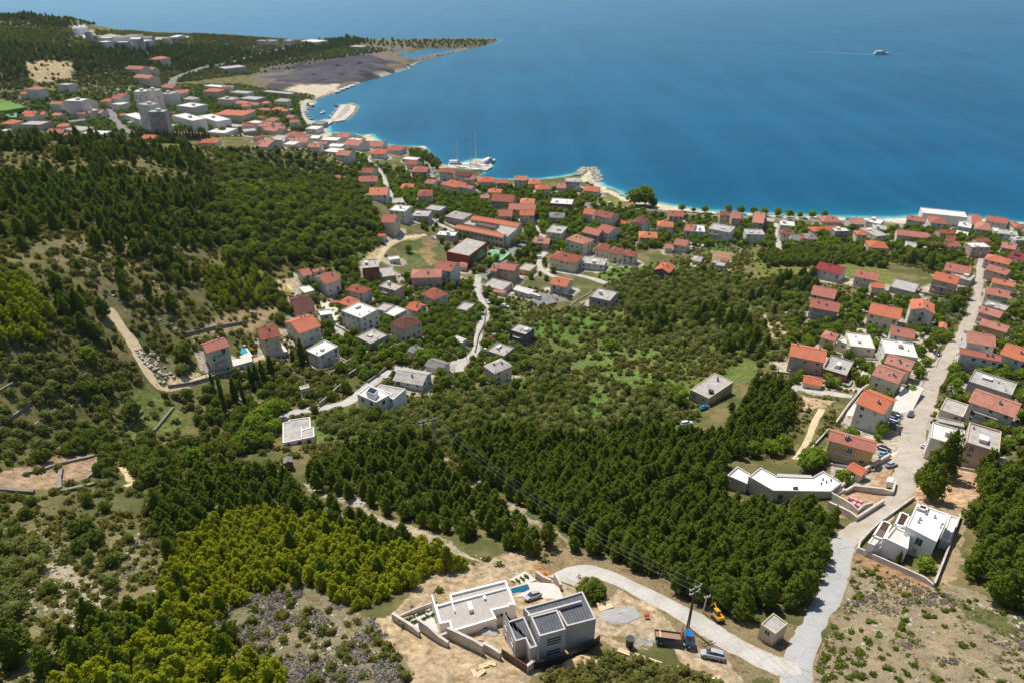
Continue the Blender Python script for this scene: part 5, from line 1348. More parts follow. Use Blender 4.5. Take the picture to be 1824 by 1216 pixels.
def build_houses():
    rows = []; dist_name = grp = None
    for ln in HOUSES.split('\n'):
        if ln[0] == '@': _, dist_name, grp = ln.split('|'); continue
        a, _, ph = ln.partition('|'); t = a.split(); z = t[0]; P = [tuple(map(float, q.split(','))) for q in t[1:4]]; rows.append([z, P, float(t[4]), t[5], t[6], t[7], ph, dist_name, grp])
    def base(r):
        z, P, h, ty, wc, rc = r[:6]; kind = 'shed' if h <= 3.2 else ('tower' if h > 20 else 'house'); st = {0: '', 1: '', 2: '', 3: ''}.get(int(h / 3.1), '') if kind == 'house' else ''
        return '%s%s %s with %s %s roof' % (st, WNAME[wc], kind, RNAME[rc], {'g': 'gable', 'G': 'gable', 'h': 'hipped', 'f': 'flat'}[ty])
    # smaller town houses filling the blocks between the listed ones
    frnd = random.Random(31); taken = [((ZO[r[0]][0] * 4 + (r[1][0][0] + r[1][1][0]) / 2) / 4, (ZO[r[0]][1] * 4 + r[1][0][1]) / 4) for r in rows]
    for dn, g_, pl, num, my in (('in the far town', 'buildings of the far town', "0,222 60,205 200,212 250,235 330,238 430,232 520,235 545,215 520,185 470,160 420,155 330,160 210,165 190,190 60,200 0,205", 84, 3.6), ('in the harbour village', 'houses of the harbour village', "450,238 545,232 585,240 640,262 600,270 520,262 450,255", 16, 4.4), ('in the bay village', 'houses of the shore villages', "1400,402 1540,400 1640,408 1824,412 1824,440 1700,445 1600,430 1450,420 1400,420", 10, 9)):
        P_ = px_poly(pl); n0 = 0
        for _ in range(900):
            x = frnd.uniform(0, 1824); y = frnd.uniform(140, 460)
            if n0 >= num or not inpoly(np.array([x]), np.array([y]), P_)[0]: continue
            if min(((x - a) / 2.2) ** 2 + (y - b) ** 2 for a, b in taken) < my ** 2: continue
            q = hit(x, y); k = 1216 / math.hypot(q.y, 200 - q.z) * frnd.uniform(9, 14); taken.append((x, y)); n0 += 1
            rows.append(['T', [(4 * (x - k / 2), 4 * y), (4 * (x + k / 2), 4 * (y + frnd.uniform(-.6, 1.4))), (4 * (x - k / 3), 4 * (y - k * .26))], frnd.choice((5, 6, 6, 8)), frnd.choice('hgggf'), frnd.choice('wwwccgp'), 'k', '', dn, g_]); rows[-1][5] = frnd.choice('orrm') if rows[-1][3] != 'f' else frnd.choice('kl')
    look = {}
    for r in rows:
        if not r[6]: look.setdefault((base(r), r[7]), []).append(r)
    for (b, d), L in look.items():
        L.sort(key=lambda r: ZO[r[0]][0] + (r[1][0][0] + r[1][1][0]) / 8)
        for i, r in enumerate(L): r[6] = ('%s' % d) if len(L) == 1 else '%s such from the left %s' % (NUM[i], d)
    for i, r in enumerate(rows):
        z, P, h, ty, wc, rc, ph, d, g = r; b = base(r); lab = b + ', ' + ph
        if len(lab.replace(',', '').split()) > 16: lab = '%s-roofed %s house, %s' % (RNAME[rc], WNAME[wc], ph)
        lab = ' '.join(lab.split()[:16]); house(z, *P, h, ty, wc, rc, lab, g, i)
build_houses()
HKEEP = list(KEEP)
build_ground()
# ------------------------------------------------------------ landmark buildings
def ZP(zone, s):
    """'x,y x,y' in a zoom window of the photograph -> photo pixels"""
    ox, oy, k = {'V': (680, 980, 5.1236), 'W': (1480, 860, 6.08), 'X': (1200, 780, 4), 'Y': (456, 700, 4), 'Z': (912, 600, 4), 'U': (1000, 980, 4)}.get(zone) or (*ZO[zone], 4)
    return [(ox + float(a) / k, oy + float(b) / k) for a, b in (t.split(',') for t in s.split())]
def thing_at(name, pts, h, label, cat, group=None):
    cx = sum(p[0] for p in pts) / len(pts); cy = sum(p[1] for p in pts) / len(pts); z = base_for(cx, cy, h); c = at(cx, cy, z + h); return empty(name, (c.x, c.y, z), 0, label, cat, group)
def ccw(Q): return Q if sum(a[0] * b[1] - b[0] * a[1] for a, b in zip(Q, Q[1:] + Q[:1])) > 0 else Q[::-1]
def flatblock(root, pts, top, wall, deck, par=.5, t=.3, wins=0, bottom=None, name='wall', seed=3, up0=None):
    R = root.location; Q = ccw([tuple((at(px, py, R.z + top) - R)[:2]) for px, py in pts])
    zm = min(float(T(x + R.x, y + R.y)) for x, y in Q) - R.z; zb = min(-1.0, zm - 1.5) if bottom is None else bottom
    m = MB(); m.prism(Q, zb, top, 0, top=False); m.build(name, wall, root); r = MB(); flat_top(r, Q, top + .004, par, t); ro = r.build('roof', [wall, deck], root)
    cx = sum(q[0] for q in Q) / len(Q); cy = sum(q[1] for q in Q) / len(Q); rad = max(math.hypot(q[0] - cx, q[1] - cy) for q in Q)
    for a, b in zip(Q, Q[1:] + Q[:1]):
        for k in (.0, .5): KEEP.append((R.x + cx + (a[0] * (1 - k) + b[0] * k - cx) * .7, R.y + cy + (a[1] * (1 - k) + b[1] * k - cy) * .7, rad * .38 + 1))
    if wins:
        root.matrix_basis = Matrix.Translation(R); g = max(zm, -3.5) if up0 is None else up0; put_windows(root, Q, g, top - g - par, False, random.Random(seed), wins)
    return Q, ro
def tz(x, y): return float(T(x, y))
WHITEW = plaster('fresh_white_render', (236, 234, 230), 0.04, 0.12); SLATEM = plain('seam_metal', (52, 54, 58), .6); GREYW = plaster('bare_grey_render', (188, 182, 176), 0.1, 0.3)
BRICKR = plaster('red_brick_cladding', (150, 76, 58), 0.1, 0.2); COURT = concrete('green_sports_court', (112, 158, 118), (96, 138, 104), .5, .3)
TURF = concrete('mown_turf', (98, 130, 52), (84, 116, 44), .6, .2); PAVE = concrete('light_paving', (204, 198, 188), (178, 170, 158), .5, .4); LAWN = concrete('lawn_turf', (92, 112, 48), (70, 90, 36), .6, .5)

# white-roofed villa under construction, foreground
P = ZP('V', "485,500 530,668 615,648 635,738 1048,615 1008,542 1222,492 1132,265 618,395 632,458")
r = thing_at('villa', P, 4, 'white L-shaped villa with gravel roof beside the small dark blue pool', 'house')
VZ = r.location.z; flatblock(r, P, 4.0, WHITEW, GRAVEL, .45, .38, wins=7, seed=5)
R = r.location
def relpts(zone, s, R, top): return ccw([tuple((at(px, py, R.z + top) - R)[:2]) for px, py in ZP(zone, s)])
m = MB(); m.prism(relpts('V', "450,400 462,398 545,660 528,668", R, 4.3), -2.5, 4.3); m.build('side_wall', WHITEW, r)
m = MB(); m.prism(relpts('V', "630,455 640,452 672,545 662,548", R, 4.2), 3.5, 4.2); m.prism(relpts('V', "640,462 1130,335 1134,345 645,474", R, 3.9), 3.5, 3.95); m.build('roof_upstand', WHITEW, r)
m = MB(); m.prism(relpts('V', "775,465 815,455 835,530 797,540", R, 4.5), 3.5, 4.5); m.build('roof_box', WHITEW, r)
m = MB(); m.prism(relpts('V', "920,412 945,405 955,430 932,438", R, 4.1), 3.5, 4.1); m.build('roof_vent', WHITEW, r)
m = MB(); m.prism(relpts('V', "1155,475 1195,468 1200,485 1160,494", R, 4.4), 3.5, 4.4); m.build('roof_vent', WHITEW, r)
# grey villa with dark roofs
P = ZP('V', "1105,530 1215,825 1310,800 1350,890 1430,875 1290,520"); r = thing_at('villa', P, 6, 'grey unfinished villa with dark grey sheet roofs and wood fence', 'house'); R = r.location
flatblock(r, ZP('V', "1105,530 1160,640 1300,598 1420,870 1352,892 1312,800 1218,826"), 5.6, GREYW, DARKROOF, .35, .3, wins=5, seed=9)
flatblock(r, ZP('V', "1358,598 1600,535 1680,715 1440,780"), 7.6, GREYW, DARKROOF, .35, .3, seed=8, name='tower_wall')
flatblock(r, ZP('V', "1290,520 1640,425 1832,368 1956,620 1690,688 1600,530 1358,598"), 5.8, GREYW, DARKROOF, .35, .3, wins=4, seed=2, name='wing_wall')
m = MB(); m.prism(relpts('V', "1330,585 1820,452 1824,466 1336,600", R, 6.2), 5.0, 6.3); m.build('roof_upstand', GREYW, r)
Q = relpts('V', "1440,780 1680,715 1600,535 1358,598", R, 7.6); f0 = at(*ZP('V', "1440,780")[0], R.z + 7.6) - R; f1 = at(*ZP('V', "1680,715")[0], R.z + 7.6) - R; d = (f1 - f0); L_ = d.length; d.normalize(); nn = Vector((d.y, -d.x, 0))
for zz in (6.0, 5.3, 4.6, 2.6, 1.9):
    m = MB(); c = f0 + d * L_ * .56 + nn * .01; m.box(-1.3, -.06, 0, 1.3, .02, .3, 0); m.build('slot_window', GLASS, r, loc=(c.x, c.y, zz - .2), rz=math.atan2(d.y, d.x))
m = MB()
for k in range(7):
    a = relpts('V', "%d,%d %d,%d %d,%d %d,%d" % (1180 + 0, 0 + 650, 1181, 650, 1240, 810, 1239, 810), R, 5.4)
for (x0, y0, x1, y1, n_, ex, ey, z_) in ((1165, 645, 1300, 605, 5, 75, 190, 5.33), (1375, 610, 1600, 548, 8, 68, 165, 7.33), (1615, 540, 1820, 480, 8, 75, 150, 5.53), (1300, 530, 1630, 440, 10, 22, 55, 5.53)):
    for k in range(n_):
        t_ = (k + .5) / n_; ax_, ay_ = x0 + (x1 - x0) * t_, y0 + (y1 - y0) * t_; q = relpts('V', f"{ax_},{ay_} {ax_ + 3},{ay_ - 1} {ax_ + ex + 3},{ay_ + ey - 1} {ax_ + ex},{ay_ + ey}", R, z_); m.prism(q, z_ - .1, z_ + .03)
m.build('roof_seams', SLATEM, r)
# pool, terrace and driveway
pad('driveway', PAVE, ' '.join('%f,%f' % p for p in ZP('V', "1160,500 1200,600 1330,570 1500,500 1660,440 1620,340 1570,300 1400,285 1330,300 1355,350 1210,420 1185,420")), .15)
GT1 = pad('garden_terrace', PAVE, ' '.join('%f,%f' % p for p in ZP('V', "1145,270 1310,185 1410,265 1330,300 1170,345")), .2)
GT2 = pad('garden_terrace', PAVE, ' '.join('%f,%f' % p for p in ZP('V', "155,640 450,522 530,790 515,820 350,720")), .6)
po, pz, pQ = pad('swimming_pool_rim', PAVE, ' '.join('%f,%f' % p for p in ZP('V', "1160,338 1345,288 1370,352 1200,432")), .5, kind=None, label='small dark blue swimming pool beside the white-roofed villa', cat='pool')
po.name = 'swimming_pool'; m = MB(); Q = ccw([tuple(at(px, py, pz)[:2]) for px, py in ZP('V', "1172,346 1338,302 1356,350 1205,418")]); m.prism(Q, pz - .2, pz + .03); m.build('pool_water', POOLD, po)

# long white villa in the pines
P = ZP('X', "535,270 620,205 735,265 985,275 1065,230 1200,315 1120,378 710,372"); r = thing_at('villa', P, 5, 'long angular white flat-roofed villa at the edge of the pines', 'house')
MEMB = concrete('bright_roof_membrane', (240, 238, 232), (214, 208, 198), .4, .3)
flatblock(r, P, 5.2, GREYW, MEMB, .4, .35, wins=10, seed=12); flatblock(r, ZP('X', "380,262 455,197 545,250 525,325"), 3.4, GREYW, MEMB, .5, .35, name='wing_wall'); R = r.location
m = MB(); m.prism(relpts('X', "735,268 985,278 982,262 738,250", R, 4.4), -1, 4.4); m.build('rear_canopy', GREYW, r)
flatblock(r, ZP('X', "1130,378 1195,345 1232,360 1165,400"), 3.4, GREYW, MEMB, .2, .2, name='porch_wall')
for s in ("1060,282 1068,280 1070,290 1062,292", "1085,300 1093,298 1095,308 1087,310", "1048,312 1056,310 1058,320 1050,322", "1118,288 1126,286 1128,296 1120,298", "850,345 885,340 888,362 856,366"):
    m = MB(); m.prism(relpts('X', s, R, 5.3), 4.7, 5.3); m.build('roof_vent', DARKM, r)
# white modern villa bottom right
P = ZP('W', "820,465 1145,632 1285,335 935,215"); r = thing_at('villa', P, 8, 'white modern villa with brown slatted pergolas inside a walled plot', 'house'); R = r.location
flatblock(r, P, 8.4, WHITEW, MEMB, .35, .3, wins=8, seed=21); flatblock(r, ZP('W', "585,592 835,710 860,535 690,462"), 6.2, WHITEW, PAVE, .5, .35, wins=3, seed=4, name='wing_wall')
flatblock(r, ZP('W', "1195,598 1285,632 1385,372 1290,338"), 4.4, WHITEW, PAVE, .3, .25, name='terrace_wall')
flatblock(r, ZP('W', "400,640 470,668 560,640 575,612 455,572"), 3.6, WHITEW, PAVE, .3, .3, name='entry_wall')
for pts, top, dn in (("450,565 575,612 668,440 560,392", 6.0, 3.0), ("688,445 800,472 865,350 755,298", 6.8, 3.0), ("935,262 1040,300 1065,250 960,218", 8.9, .6)):
    Q = relpts('W', pts, R, top); m = MB(); n_ = 4
    for i in range(4):
        a, b = Vector(Q[i]), Vector(Q[(i + 1) % 4]); d = (b - a).normalized(); nb = Vector((-d.y, d.x)) * .4; m.prism([a, b, b + nb, a + nb], top - .35, top)
    pg = m.build('pergola_frame', WHITEW, r); s_ = MB(); a, b, c, e = map(Vector, Q); k_ = 16
    if (b - a).length < (c - b).length: a, b, c, e = b, c, e, a
    for k in range(1, k_):
        t_ = k / k_; p = a.lerp(b, t_); q = e.lerp(c, t_); d = (q - p).normalized(); n2 = Vector((-d.y, d.x)) * .09; s_.prism(ccw([p - n2, q - n2, q + n2, p + n2]), top - .25, top - .12)
    for k in range(1, 5):
        t_ = k / 5; p = a.lerp(e, t_); q = b.lerp(c, t_); d = (q - p).normalized(); n2 = Vector((-d.y, d.x)) * .07; s_.prism(ccw([p - n2, q - n2, q + n2, p + n2]), top - .34, top - .255)
    s_.build('pergola_slats', SLATS, r); u = MB(); u.prism(Q, top - dn - 4.0, top - dn); u.build('pergola_floor', PAVE, r)
for s in ("1025,290 1050,295 1048,320 1028,318", "1120,335 1145,340 1140,360 1118,355", "960,360 990,368 985,382 958,375", "945,390 970,396 966,410 942,404", "1200,420 1225,428 1222,440 1198,432", "1185,455 1205,462 1200,474 1182,468"):
    m = MB(); m.prism(relpts('W', s, R, 8.7), 8.0, 8.7); m.build('roof_vent', METAL, r)
for px, py, c in ((830, 815, (215, 190, 40)), (868, 830, (40, 70, 150))):
    q = hit(1480 + px / 6.08, 860 + (py + 10) / 6.08); q = at(1480 + px / 6.08, 860 + py / 6.08, R.z - 1.5)
    m = MB(); m.loft([[(-.35, -.35, 0), (.35, -.35, 0), (.35, .35, 0), (-.35, .35, 0)], [(-.42, -.42, 1), (.42, -.42, 1), (.42, .42, 1), (-.42, .42, 1)]]); m.box(-.46, -.46, 1, .46, .46, 1.1)
    tag(m.build('wheelie_bin', plain('bin_plastic', c), None, loc=(q.x, q.y, tz(q.x, q.y))), ('yellow' if c[0] > 100 else 'blue') + ' wheelie bin in the recess of the modern villa', 'bin')
# flat house with white parapet lines
P = ZP('Y', "190,210 232,200 235,188 385,168 390,240 412,242 416,306 190,352"); r = thing_at('house', P, 3.2, 'low flat-roofed house with pale parapet lines among the olive trees', 'house'); flatblock(r, P, 3.4, WHITEW, ROOF['k'], .3, .3, wins=6, seed=3); R = r.location
m = MB()
for s in ("320,232 326,231 326,305 320,306", "325,255 390,238 391,243 326,261"): m.prism(relpts('Y', s, R, 3.5), 2.9, 3.35)
m.build('roof_upstand', WHITEW, r)
# terrace villa
P = ZP('G', "1345,1003 1428,940 1490,962 1575,1010 1478,1062"); r = thing_at('villa', P, 7, 'white terrace villa with glass box at the end of the lane', 'house'); flatblock(r, P, 7.2, WHITEW, ROOF['l'], .5, .3, wins=8, seed=7); R = r.location
flatblock(r, ZP('G', "1480,962 1515,935 1690,968 1602,1042 1568,1022 1590,1000"), 6.0, WHITEW, ROOF['k'], .4, .3, wins=4, seed=6, name='wing_wall'); flatblock(r, ZP('G', "1408,985 1440,952 1492,975 1466,1008"), 9.2, WHITEW, SOLARM, .1, .15, name='stair_tower', bottom=6)
# concrete house, hut, stone hut
P = ZP('Z', "1270,372 1402,435 1578,318 1445,252"); r = thing_at('house', P, 5, 'plain concrete flat-roofed house between the two pine groves', 'house'); Q, ro = flatblock(r, P, 5.2, WALL['t'], ROOF['k'], .25, .3, wins=7, seed=6); R = r.location
for s in ("1400,372 1418,365 1424,385 1408,392", "1420,378 1436,371 1440,390 1426,396", "1462,282 1470,280 1472,300 1464,302"):
    m = MB(); m.prism(relpts('Z', s, R, 5.9), 4.9, 5.9); m.build('roof_vent', DARKM, r)
P = ZP('U', "1422,522 1525,592 1615,517 1510,442"); r = thing_at('transformer_hut', P, 4, 'small square concrete hut between the road fork and the pines', 'hut'); flatblock(r, P, 4.6, WALL['t'], ROOF['k'], .25, .2, wins=2, seed=1)
tag_r = house('A', *[((a - 600) * 4, (b - 200) * 4) for a, b in ZP('Y', "195,500 262,487 145,468")], 3.2, 'G', 'k', 's', 'lone grey stone hut with a pale gable roof above the grove', 'field huts', 501)
house('A', *[((a - 600) * 4, (b - 200) * 4) for a, b in ((393, 776), (411, 772), (400, 768))], 2.2, 'g', 'w', 'e', 'tiny red-roofed shed among the bushes on the slope', 'field huts', 502)
# school and sports hall
def wing(root, zone, p0, p1, p2, h, typ, wc, rc, wins=12, rise=None, seed=1):
    x, y, z, W, D, a = rect_for(zone, p0, p1, p2, h); z = root.location.z + 0; P0 = [at(ZO[zone][0] + q[0] / 4, ZO[zone][1] + q[1] / 4, z + h) for q in (p0, p1, p2)]
    d = P0[1] - P0[0]; d.z = 0; W = d.length; d.normalize(); nb = Vector((-d.y, d.x, 0)); D = abs((P0[2] - P0[0]).dot(nb)); c = (P0[0] + P0[1]) / 2 + nb * D / 2; a = math.atan2(d.y, d.x)
    w_ = bpy.data.objects.new('wing', None); COL.objects.link(w_); w_.parent = root; w_.matrix_basis = Matrix.Translation((c.x - root.location.x, c.y - root.location.y, 0)) @ Matrix.Rotation(a, 4, 'Z')
    for k in np.linspace(-.42, .42, 6): KEEP.append((c.x + d.x * W * k, c.y + d.y * W * k, D / 2 + 1.5))
    m = MB(); x0, x1, y0, y1 = -W / 2 + .3, W / 2 - .3, -D / 2 + .3, D / 2 - .3
    if typ == 'g': gable_walls(m, x0, y0, x1, y1, -4, h - .05, D * .14 - .1, 'x', 0)
    else: m.prism([(x0, y0), (x1, y0), (x1, y1), (x0, y1)], -4, h, 0)
    m.build('wall', WALL[wc], w_); r_ = MB()
    if typ == 'g': add_roof(r_, -W / 2, -D / 2, W / 2, D / 2, h, 'g', D * .14); r_.build('roof', ROOF[rc], w_)
    else: flat_top(r_, [(x0, y0), (x1, y0), (x1, y1), (x0, y1)], h + .01, .4, .3); r_.build('roof', [WALL[wc], ROOF[rc]], w_)
    k = max(1, int(W / 3.2)); nf = max(1, int(h / 3.4))
    for f in range(nf):
        for j in range(k):
            if wins > 0:
                s = MB() if False else None; o = link('window', win_mesh(2.2, 1.6, 'g'), w_, (-W / 2 + W * (j + .5) / k, y0 - .004, f * h / nf + 1.0)); wins -= 1
    return w_, W, D
P = ZP('A', "832,815 1185,892 1288,818 950,750"); r = thing_at('school', P, 7, 'long school of two orange-roofed wings joined by flat grey roofs', 'school')
wing(r, 'A', (950, 762), (1288, 820), (965, 732), 8, 'g', 'c', 'o', 20); wing(r, 'A', (835, 824), (1182, 894), (850, 797), 8, 'g', 'c', 'o', 24)
flatblock(r, ZP('A', "1140,845 1215,885 1285,828 1165,805"), 8.5, WALL['w'], ROOF['k'], .3, .3, name='link_wall'); flatblock(r, ZP('A', "905,792 1130,838 1150,818 950,768"), 6.0, WALL['c'], ROOF['k'], .3, .3, name='link_wall')
R = r.location; m = MB(); m.prism(relpts('A', "985,800 1125,830 1150,812 1010,783", R, 6.8), 5.5, 6.8); m.build('skylight', SLATS, r)
P = ZP('A', "780,992 942,1024 1070,927 925,893"); r = thing_at('sports_hall', P, 9, 'red-walled sports hall with big flat grey roof beside green court', 'sports hall'); R = r.location
flatblock(r, P, 9.2, BRICKR, ROOF['k'], .3, .3); f0 = at(*P[1], R.z + 9.2) - R; f1 = at(*P[2], R.z + 9.2) - R; d = f1 - f0; L_ = d.length; d.normalize()
for k in range(9):
    c = f0 + d * (L_ * (k + .6) / 10) + Vector((d.y, -d.x, 0)) * .02; m = MB(); m.box(-L_ / 22, -.05, 0, L_ / 22, .02, 6.0, 0); m.build('glass_panel', plain('dim_green_glass', (70, 84, 84), .2, .6) if k == 0 else bpy.data.materials['dim_green_glass'], r, loc=(c.x, c.y, 1.6), rz=math.atan2(d.y, d.x))
so_, cz, cQ = pad("sports_court", COURT, "843,470 876,443 911,450 874,480 850,474", .25, kind=None, label="green fenced sports court beside the red-walled hall", cat="sports court")
# line markings on the court
def loc_line(m, p, q, w_, z, zt=.02):
    d = (Vector(q) - Vector(p)).normalized(); n2 = Vector((-d.y, d.x)) * w_ / 2; p, q = Vector(p), Vector(q); m.prism(ccw([p - n2, q - n2, q + n2, p + n2]), z + .001, z + zt)
m = MB(); c_ = [Vector(q[:2]) for q in cQ]; cen = sum(c_, Vector((0, 0))) / len(c_); inn = [cen + (q - cen) * .86 for q in c_]
for a, b in zip(inn, inn[1:] + inn[:1]): loc_line(m, a, b, .25, cz)
loc_line(m, (inn[0] + inn[1]) / 2, (inn[2] + inn[3]) / 2, .25, cz); m.build('court_lines', WHITE, so_)
# pools, sports field
po, z_, Q_ = pad('swimming_pool', PAVE, ' '.join('%f,%f' % p for p in ZP('G', "470,672 540,645 600,735 525,765")), .4, kind=None, label='turquoise swimming pool beside the white house with red roof', cat='pool')
m = MB(); m.prism(ccw([tuple(at(px, py, z_)[:2]) for px, py in ZP('G', "490,672 535,660 568,712 522,728")]), z_ - .2, z_ + .03); m.build('pool_water', POOLW, po)
po, z_, Q_ = pad('swimming_pool', PAVE, ' '.join('%f,%f' % p for p in ZP('C', "905,605 1020,625 1000,655 900,640")), .3, kind=None, label='small blue swimming pool in a garden of the shore village', cat='pool')
m = MB(); m.prism(ccw([tuple(at(px, py, z_)[:2]) for px, py in ZP('C', "925,615 998,625 985,638 918,630")]), z_ - .2, z_ + .03); m.build('pool_water', plain('blue_pool', (70, 110, 150), .1, .6), po)
pad('sports_field', TURF, "-40,178 5,178 47,191 10,197 -50,200", .3, kind=None, label='bright green football field at the left edge of the town', cat='sports field')
pad('sports_court', COURT, "-40,201 30,199 30,209 -40,210", .3, kind=None, label='pale green court below the football field', cat='sports court')
pad('courtyard', PAVE, ' '.join('%f,%f' % p for p in ZP('E', "480,560 680,305 720,330 610,480 830,600 800,650")), .1)
pad('courtyard', PAVE, ' '.join('%f,%f' % p for p in ZP('E', "620,250 680,150 760,185 730,270 690,290")), .1)
pad('courtyard', PAVE, ' '.join('%f,%f' % p for p in ZP('E', "860,400 1000,250 1110,280 1040,420 950,620 820,660 780,600 840,540")), .1)
pad('paved_yard', RM['asph'], ' '.join('%f,%f' % p for p in ZP('F', "1360,560 1440,480 1715,545 1690,620 1420,590")), .2)
pad('courtyard', PAVE, ' '.join('%f,%f' % p for p in ZP('G', "240,860 260,790 450,760 590,740 600,770 380,830")), .1)
pad('courtyard', PAVE, ' '.join('%f,%f' % p for p in ZP('G', "600,600 640,590 680,700 820,660 850,700 660,745")), .1)
pad('courtyard', PAVE, ' '.join('%f,%f' % p for p in ZP('G', "1010,400 1060,350 1150,330 1230,420 1210,480 1130,490 1060,470")), .1)
# cobbled harbour works
pad('quay', CONC, "638,152 660,141 690,132 727,122 729,126 700,135 668,144 643,156", 1.2, down=6)
pad('quay', CONC, "846,283 874,287 877,297 866,304 838,300 824,296 826,292 840,294", 1.0, down=6)
pad('quay', CONC, "588,213 607,188 621,186 634,189 630,200 614,214 598,217", 1.2, down=6)
pad('quay', CONC, "559,222 588,213 594,216 586,221 562,226", 1.0, down=6)
pad('quay', CONC, "536,184 558,184 559,187 537,188", 1.0, down=6)
pad('quay', CONC, "645,243 655,240 664,241 650,246", 1.0, down=6)
pad('quay', CONC, "736,262 755,260 762,264 745,269", .8, down=6)
for a, b in ((600, 162), (609, 158), (617, 155), (625, 152)): pad('quay', CONC, f"{a - 5},{b} {a + 5},{b - 1.5} {a + 6},{b + 1} {a - 4},{b + 2.5}", 1.4, down=6)
# slag heaps, silos
def mound(name, px, py, rx, ry, h, mat, rz=0, kind=None, label=None, cat=None, group=None, seed=1):
    c = hit(px, py); m = MB(); N = 12; secs = []
    V = []; Fc = []; K = 18
    for i in range(N + 1):
        r_ = i / N
        for k in range(K):
            t = 6.2832 * k / K; w_ = 1 + .13 * math.sin(2 * t + seed) + .09 * math.sin(5 * t + seed * 2)
            x, y = r_ * rx * w_ * math.cos(t), r_ * ry * w_ * math.sin(t); X = x * math.cos(rz) - y * math.sin(rz); Y = x * math.sin(rz) + y * math.cos(rz)
            hz = h * (max(0, 1 - r_) ** .8 if r_ < 1 else 0) * (1 + .15 * math.sin(3 * t + r_ * 5 + seed)); V.append((X, Y, tz(c.x + X, c.y + Y) - c.z + hz - (.3 if i == N else 0)))
    for i in range(N):
        for k in range(K): j = (k + 1) % K; Fc.append((i * K + k, (i + 1) * K + k, (i + 1) * K + j, i * K + j))
    o = link(name, npmesh(name, V, Fc, mat, True)); o.location = c; return tag(o, label, cat, group, kind)
SLAG = concrete('slag_gravel', (84, 80, 82), (58, 56, 60), .8, .06)
for px, py, rx, ry, h, rz, s in ((598, 126, 75, 38, 9, .2, 1), (640, 122, 60, 30, 10, .2, 2), (560, 140, 85, 30, 7, .15, 3), (610, 140, 60, 18, 6, .2, 4), (648, 135, 45, 16, 8, .3, 5), (536, 118, 24, 12, 6, 0, 6), (575, 146, 40, 12, 4, .1, 7), (675, 110, 40, 16, 5, .1, 8)): mound('slag_heap', px, py, rx, ry, h, SLAG, rz, kind='structure', seed=s)
for i, (x, y) in enumerate(((138, 62), (146, 61), (153, 60))):
    c = hit(x, y); m = MB(); m.tube((0, 0, -2), (0, 0, 9), 5, 5, 14); m.tube((0, 0, 9), (0, 0, 12), 5, 2.4, 14); m.tube((0, 0, 12), (0, 0, 13), 2.4, .3, 14); tag(m.build('storage_silo', WHITE, None, loc=c), 'white domed silo, %s of the three on the far hill' % ('leftmost', 'middle', 'rightmost')[i], 'silo', 'silos of the far quarry')
# ------------------------------------------------------------ rocks
def rock_mesh(name, seed, mat):
    rng = np.random.default_rng(seed); import bmesh
    bm = bmesh.new(); bmesh.ops.create_icosphere(bm, subdivisions=2, radius=1)
    ph = rng.uniform(0, 6, 6)
    for v in bm.verts:
        p = v.co; k = 1 + .22 * math.sin(3 * p.x + ph[0]) + .18 * math.sin(4 * p.y + ph[1]) + .15 * math.sin(5 * p.z + ph[2] + p.x * 2); v.co = Vector((p.x * k, p.y * k * .85, p.z * k * .5))
    me = bpy.data.meshes.new(name); bm.to_mesh(me); bm.free(); me.materials.append(mat); return me
LIME = concrete('limestone', (186, 178, 162), (120, 112, 100), .85, 1.1)
ROCKS = [rock_mesh('limestone_block', s, LIME) for s in (1, 2, 3, 4)]
rng_r = np.random.default_rng(77)
pts, scl = [], []
for sp, lo, hi, pl, thr in ((1.5, .12, .5, "1440,1100 1500,985 1660,1050 1824,1100 1900,1300 1400,1300", .1), (1.2, .12, .55, "1420,1100 1480,1130 1500,1216 1400,1300", -.2), (1.5, .15, .6, "-300,930 290,930 300,1100 140,1140 80,1216 -300,1300", .0),
                           (2.4, .2, .9, "245,620 300,610 335,680 300,700 255,660", .25), (1.6, .15, .6, "540,860 600,880 860,990 900,1010 740,955 560,890", -.2), (1.6, .15, .6, "790,800 900,890 1040,985 900,905 810,820", -.2),
                           (1.2, .1, .4, "640,1140 740,1190 1300,1216 1300,1160 1060,1110 900,1180 760,1130", .2), (2.2, .2, .9, "120,420 230,430 340,600 300,620 180,520", .0), (1.4, .15, .6, "380,1100 560,1050 700,1120 700,1200 480,1216", .1), (1.3, .1, .45, "830,1010 960,985 1000,1000 900,1040 820,1060", 0)):
    x, y, z = scatter(sp, px_poly(pl), rng_r, False, .0); ke = snoise(x, y, 6, 31) + .5 * snoise(x, y, 2, 32) > thr
    for a, b, c in zip(x[ke], y[ke], z[ke]): pts.append((a, b, c)); scl.append(lo + (hi - lo) * rng_r.uniform() ** 3)
gn_stuff('loose_stones', np.array(pts), rng_r.uniform(0, 6.28, len(pts)), np.array(scl), rng_r.integers(0, 4, len(pts)), ROCKS, 'pale limestone stones strewn over the rocky slopes', 'stones')
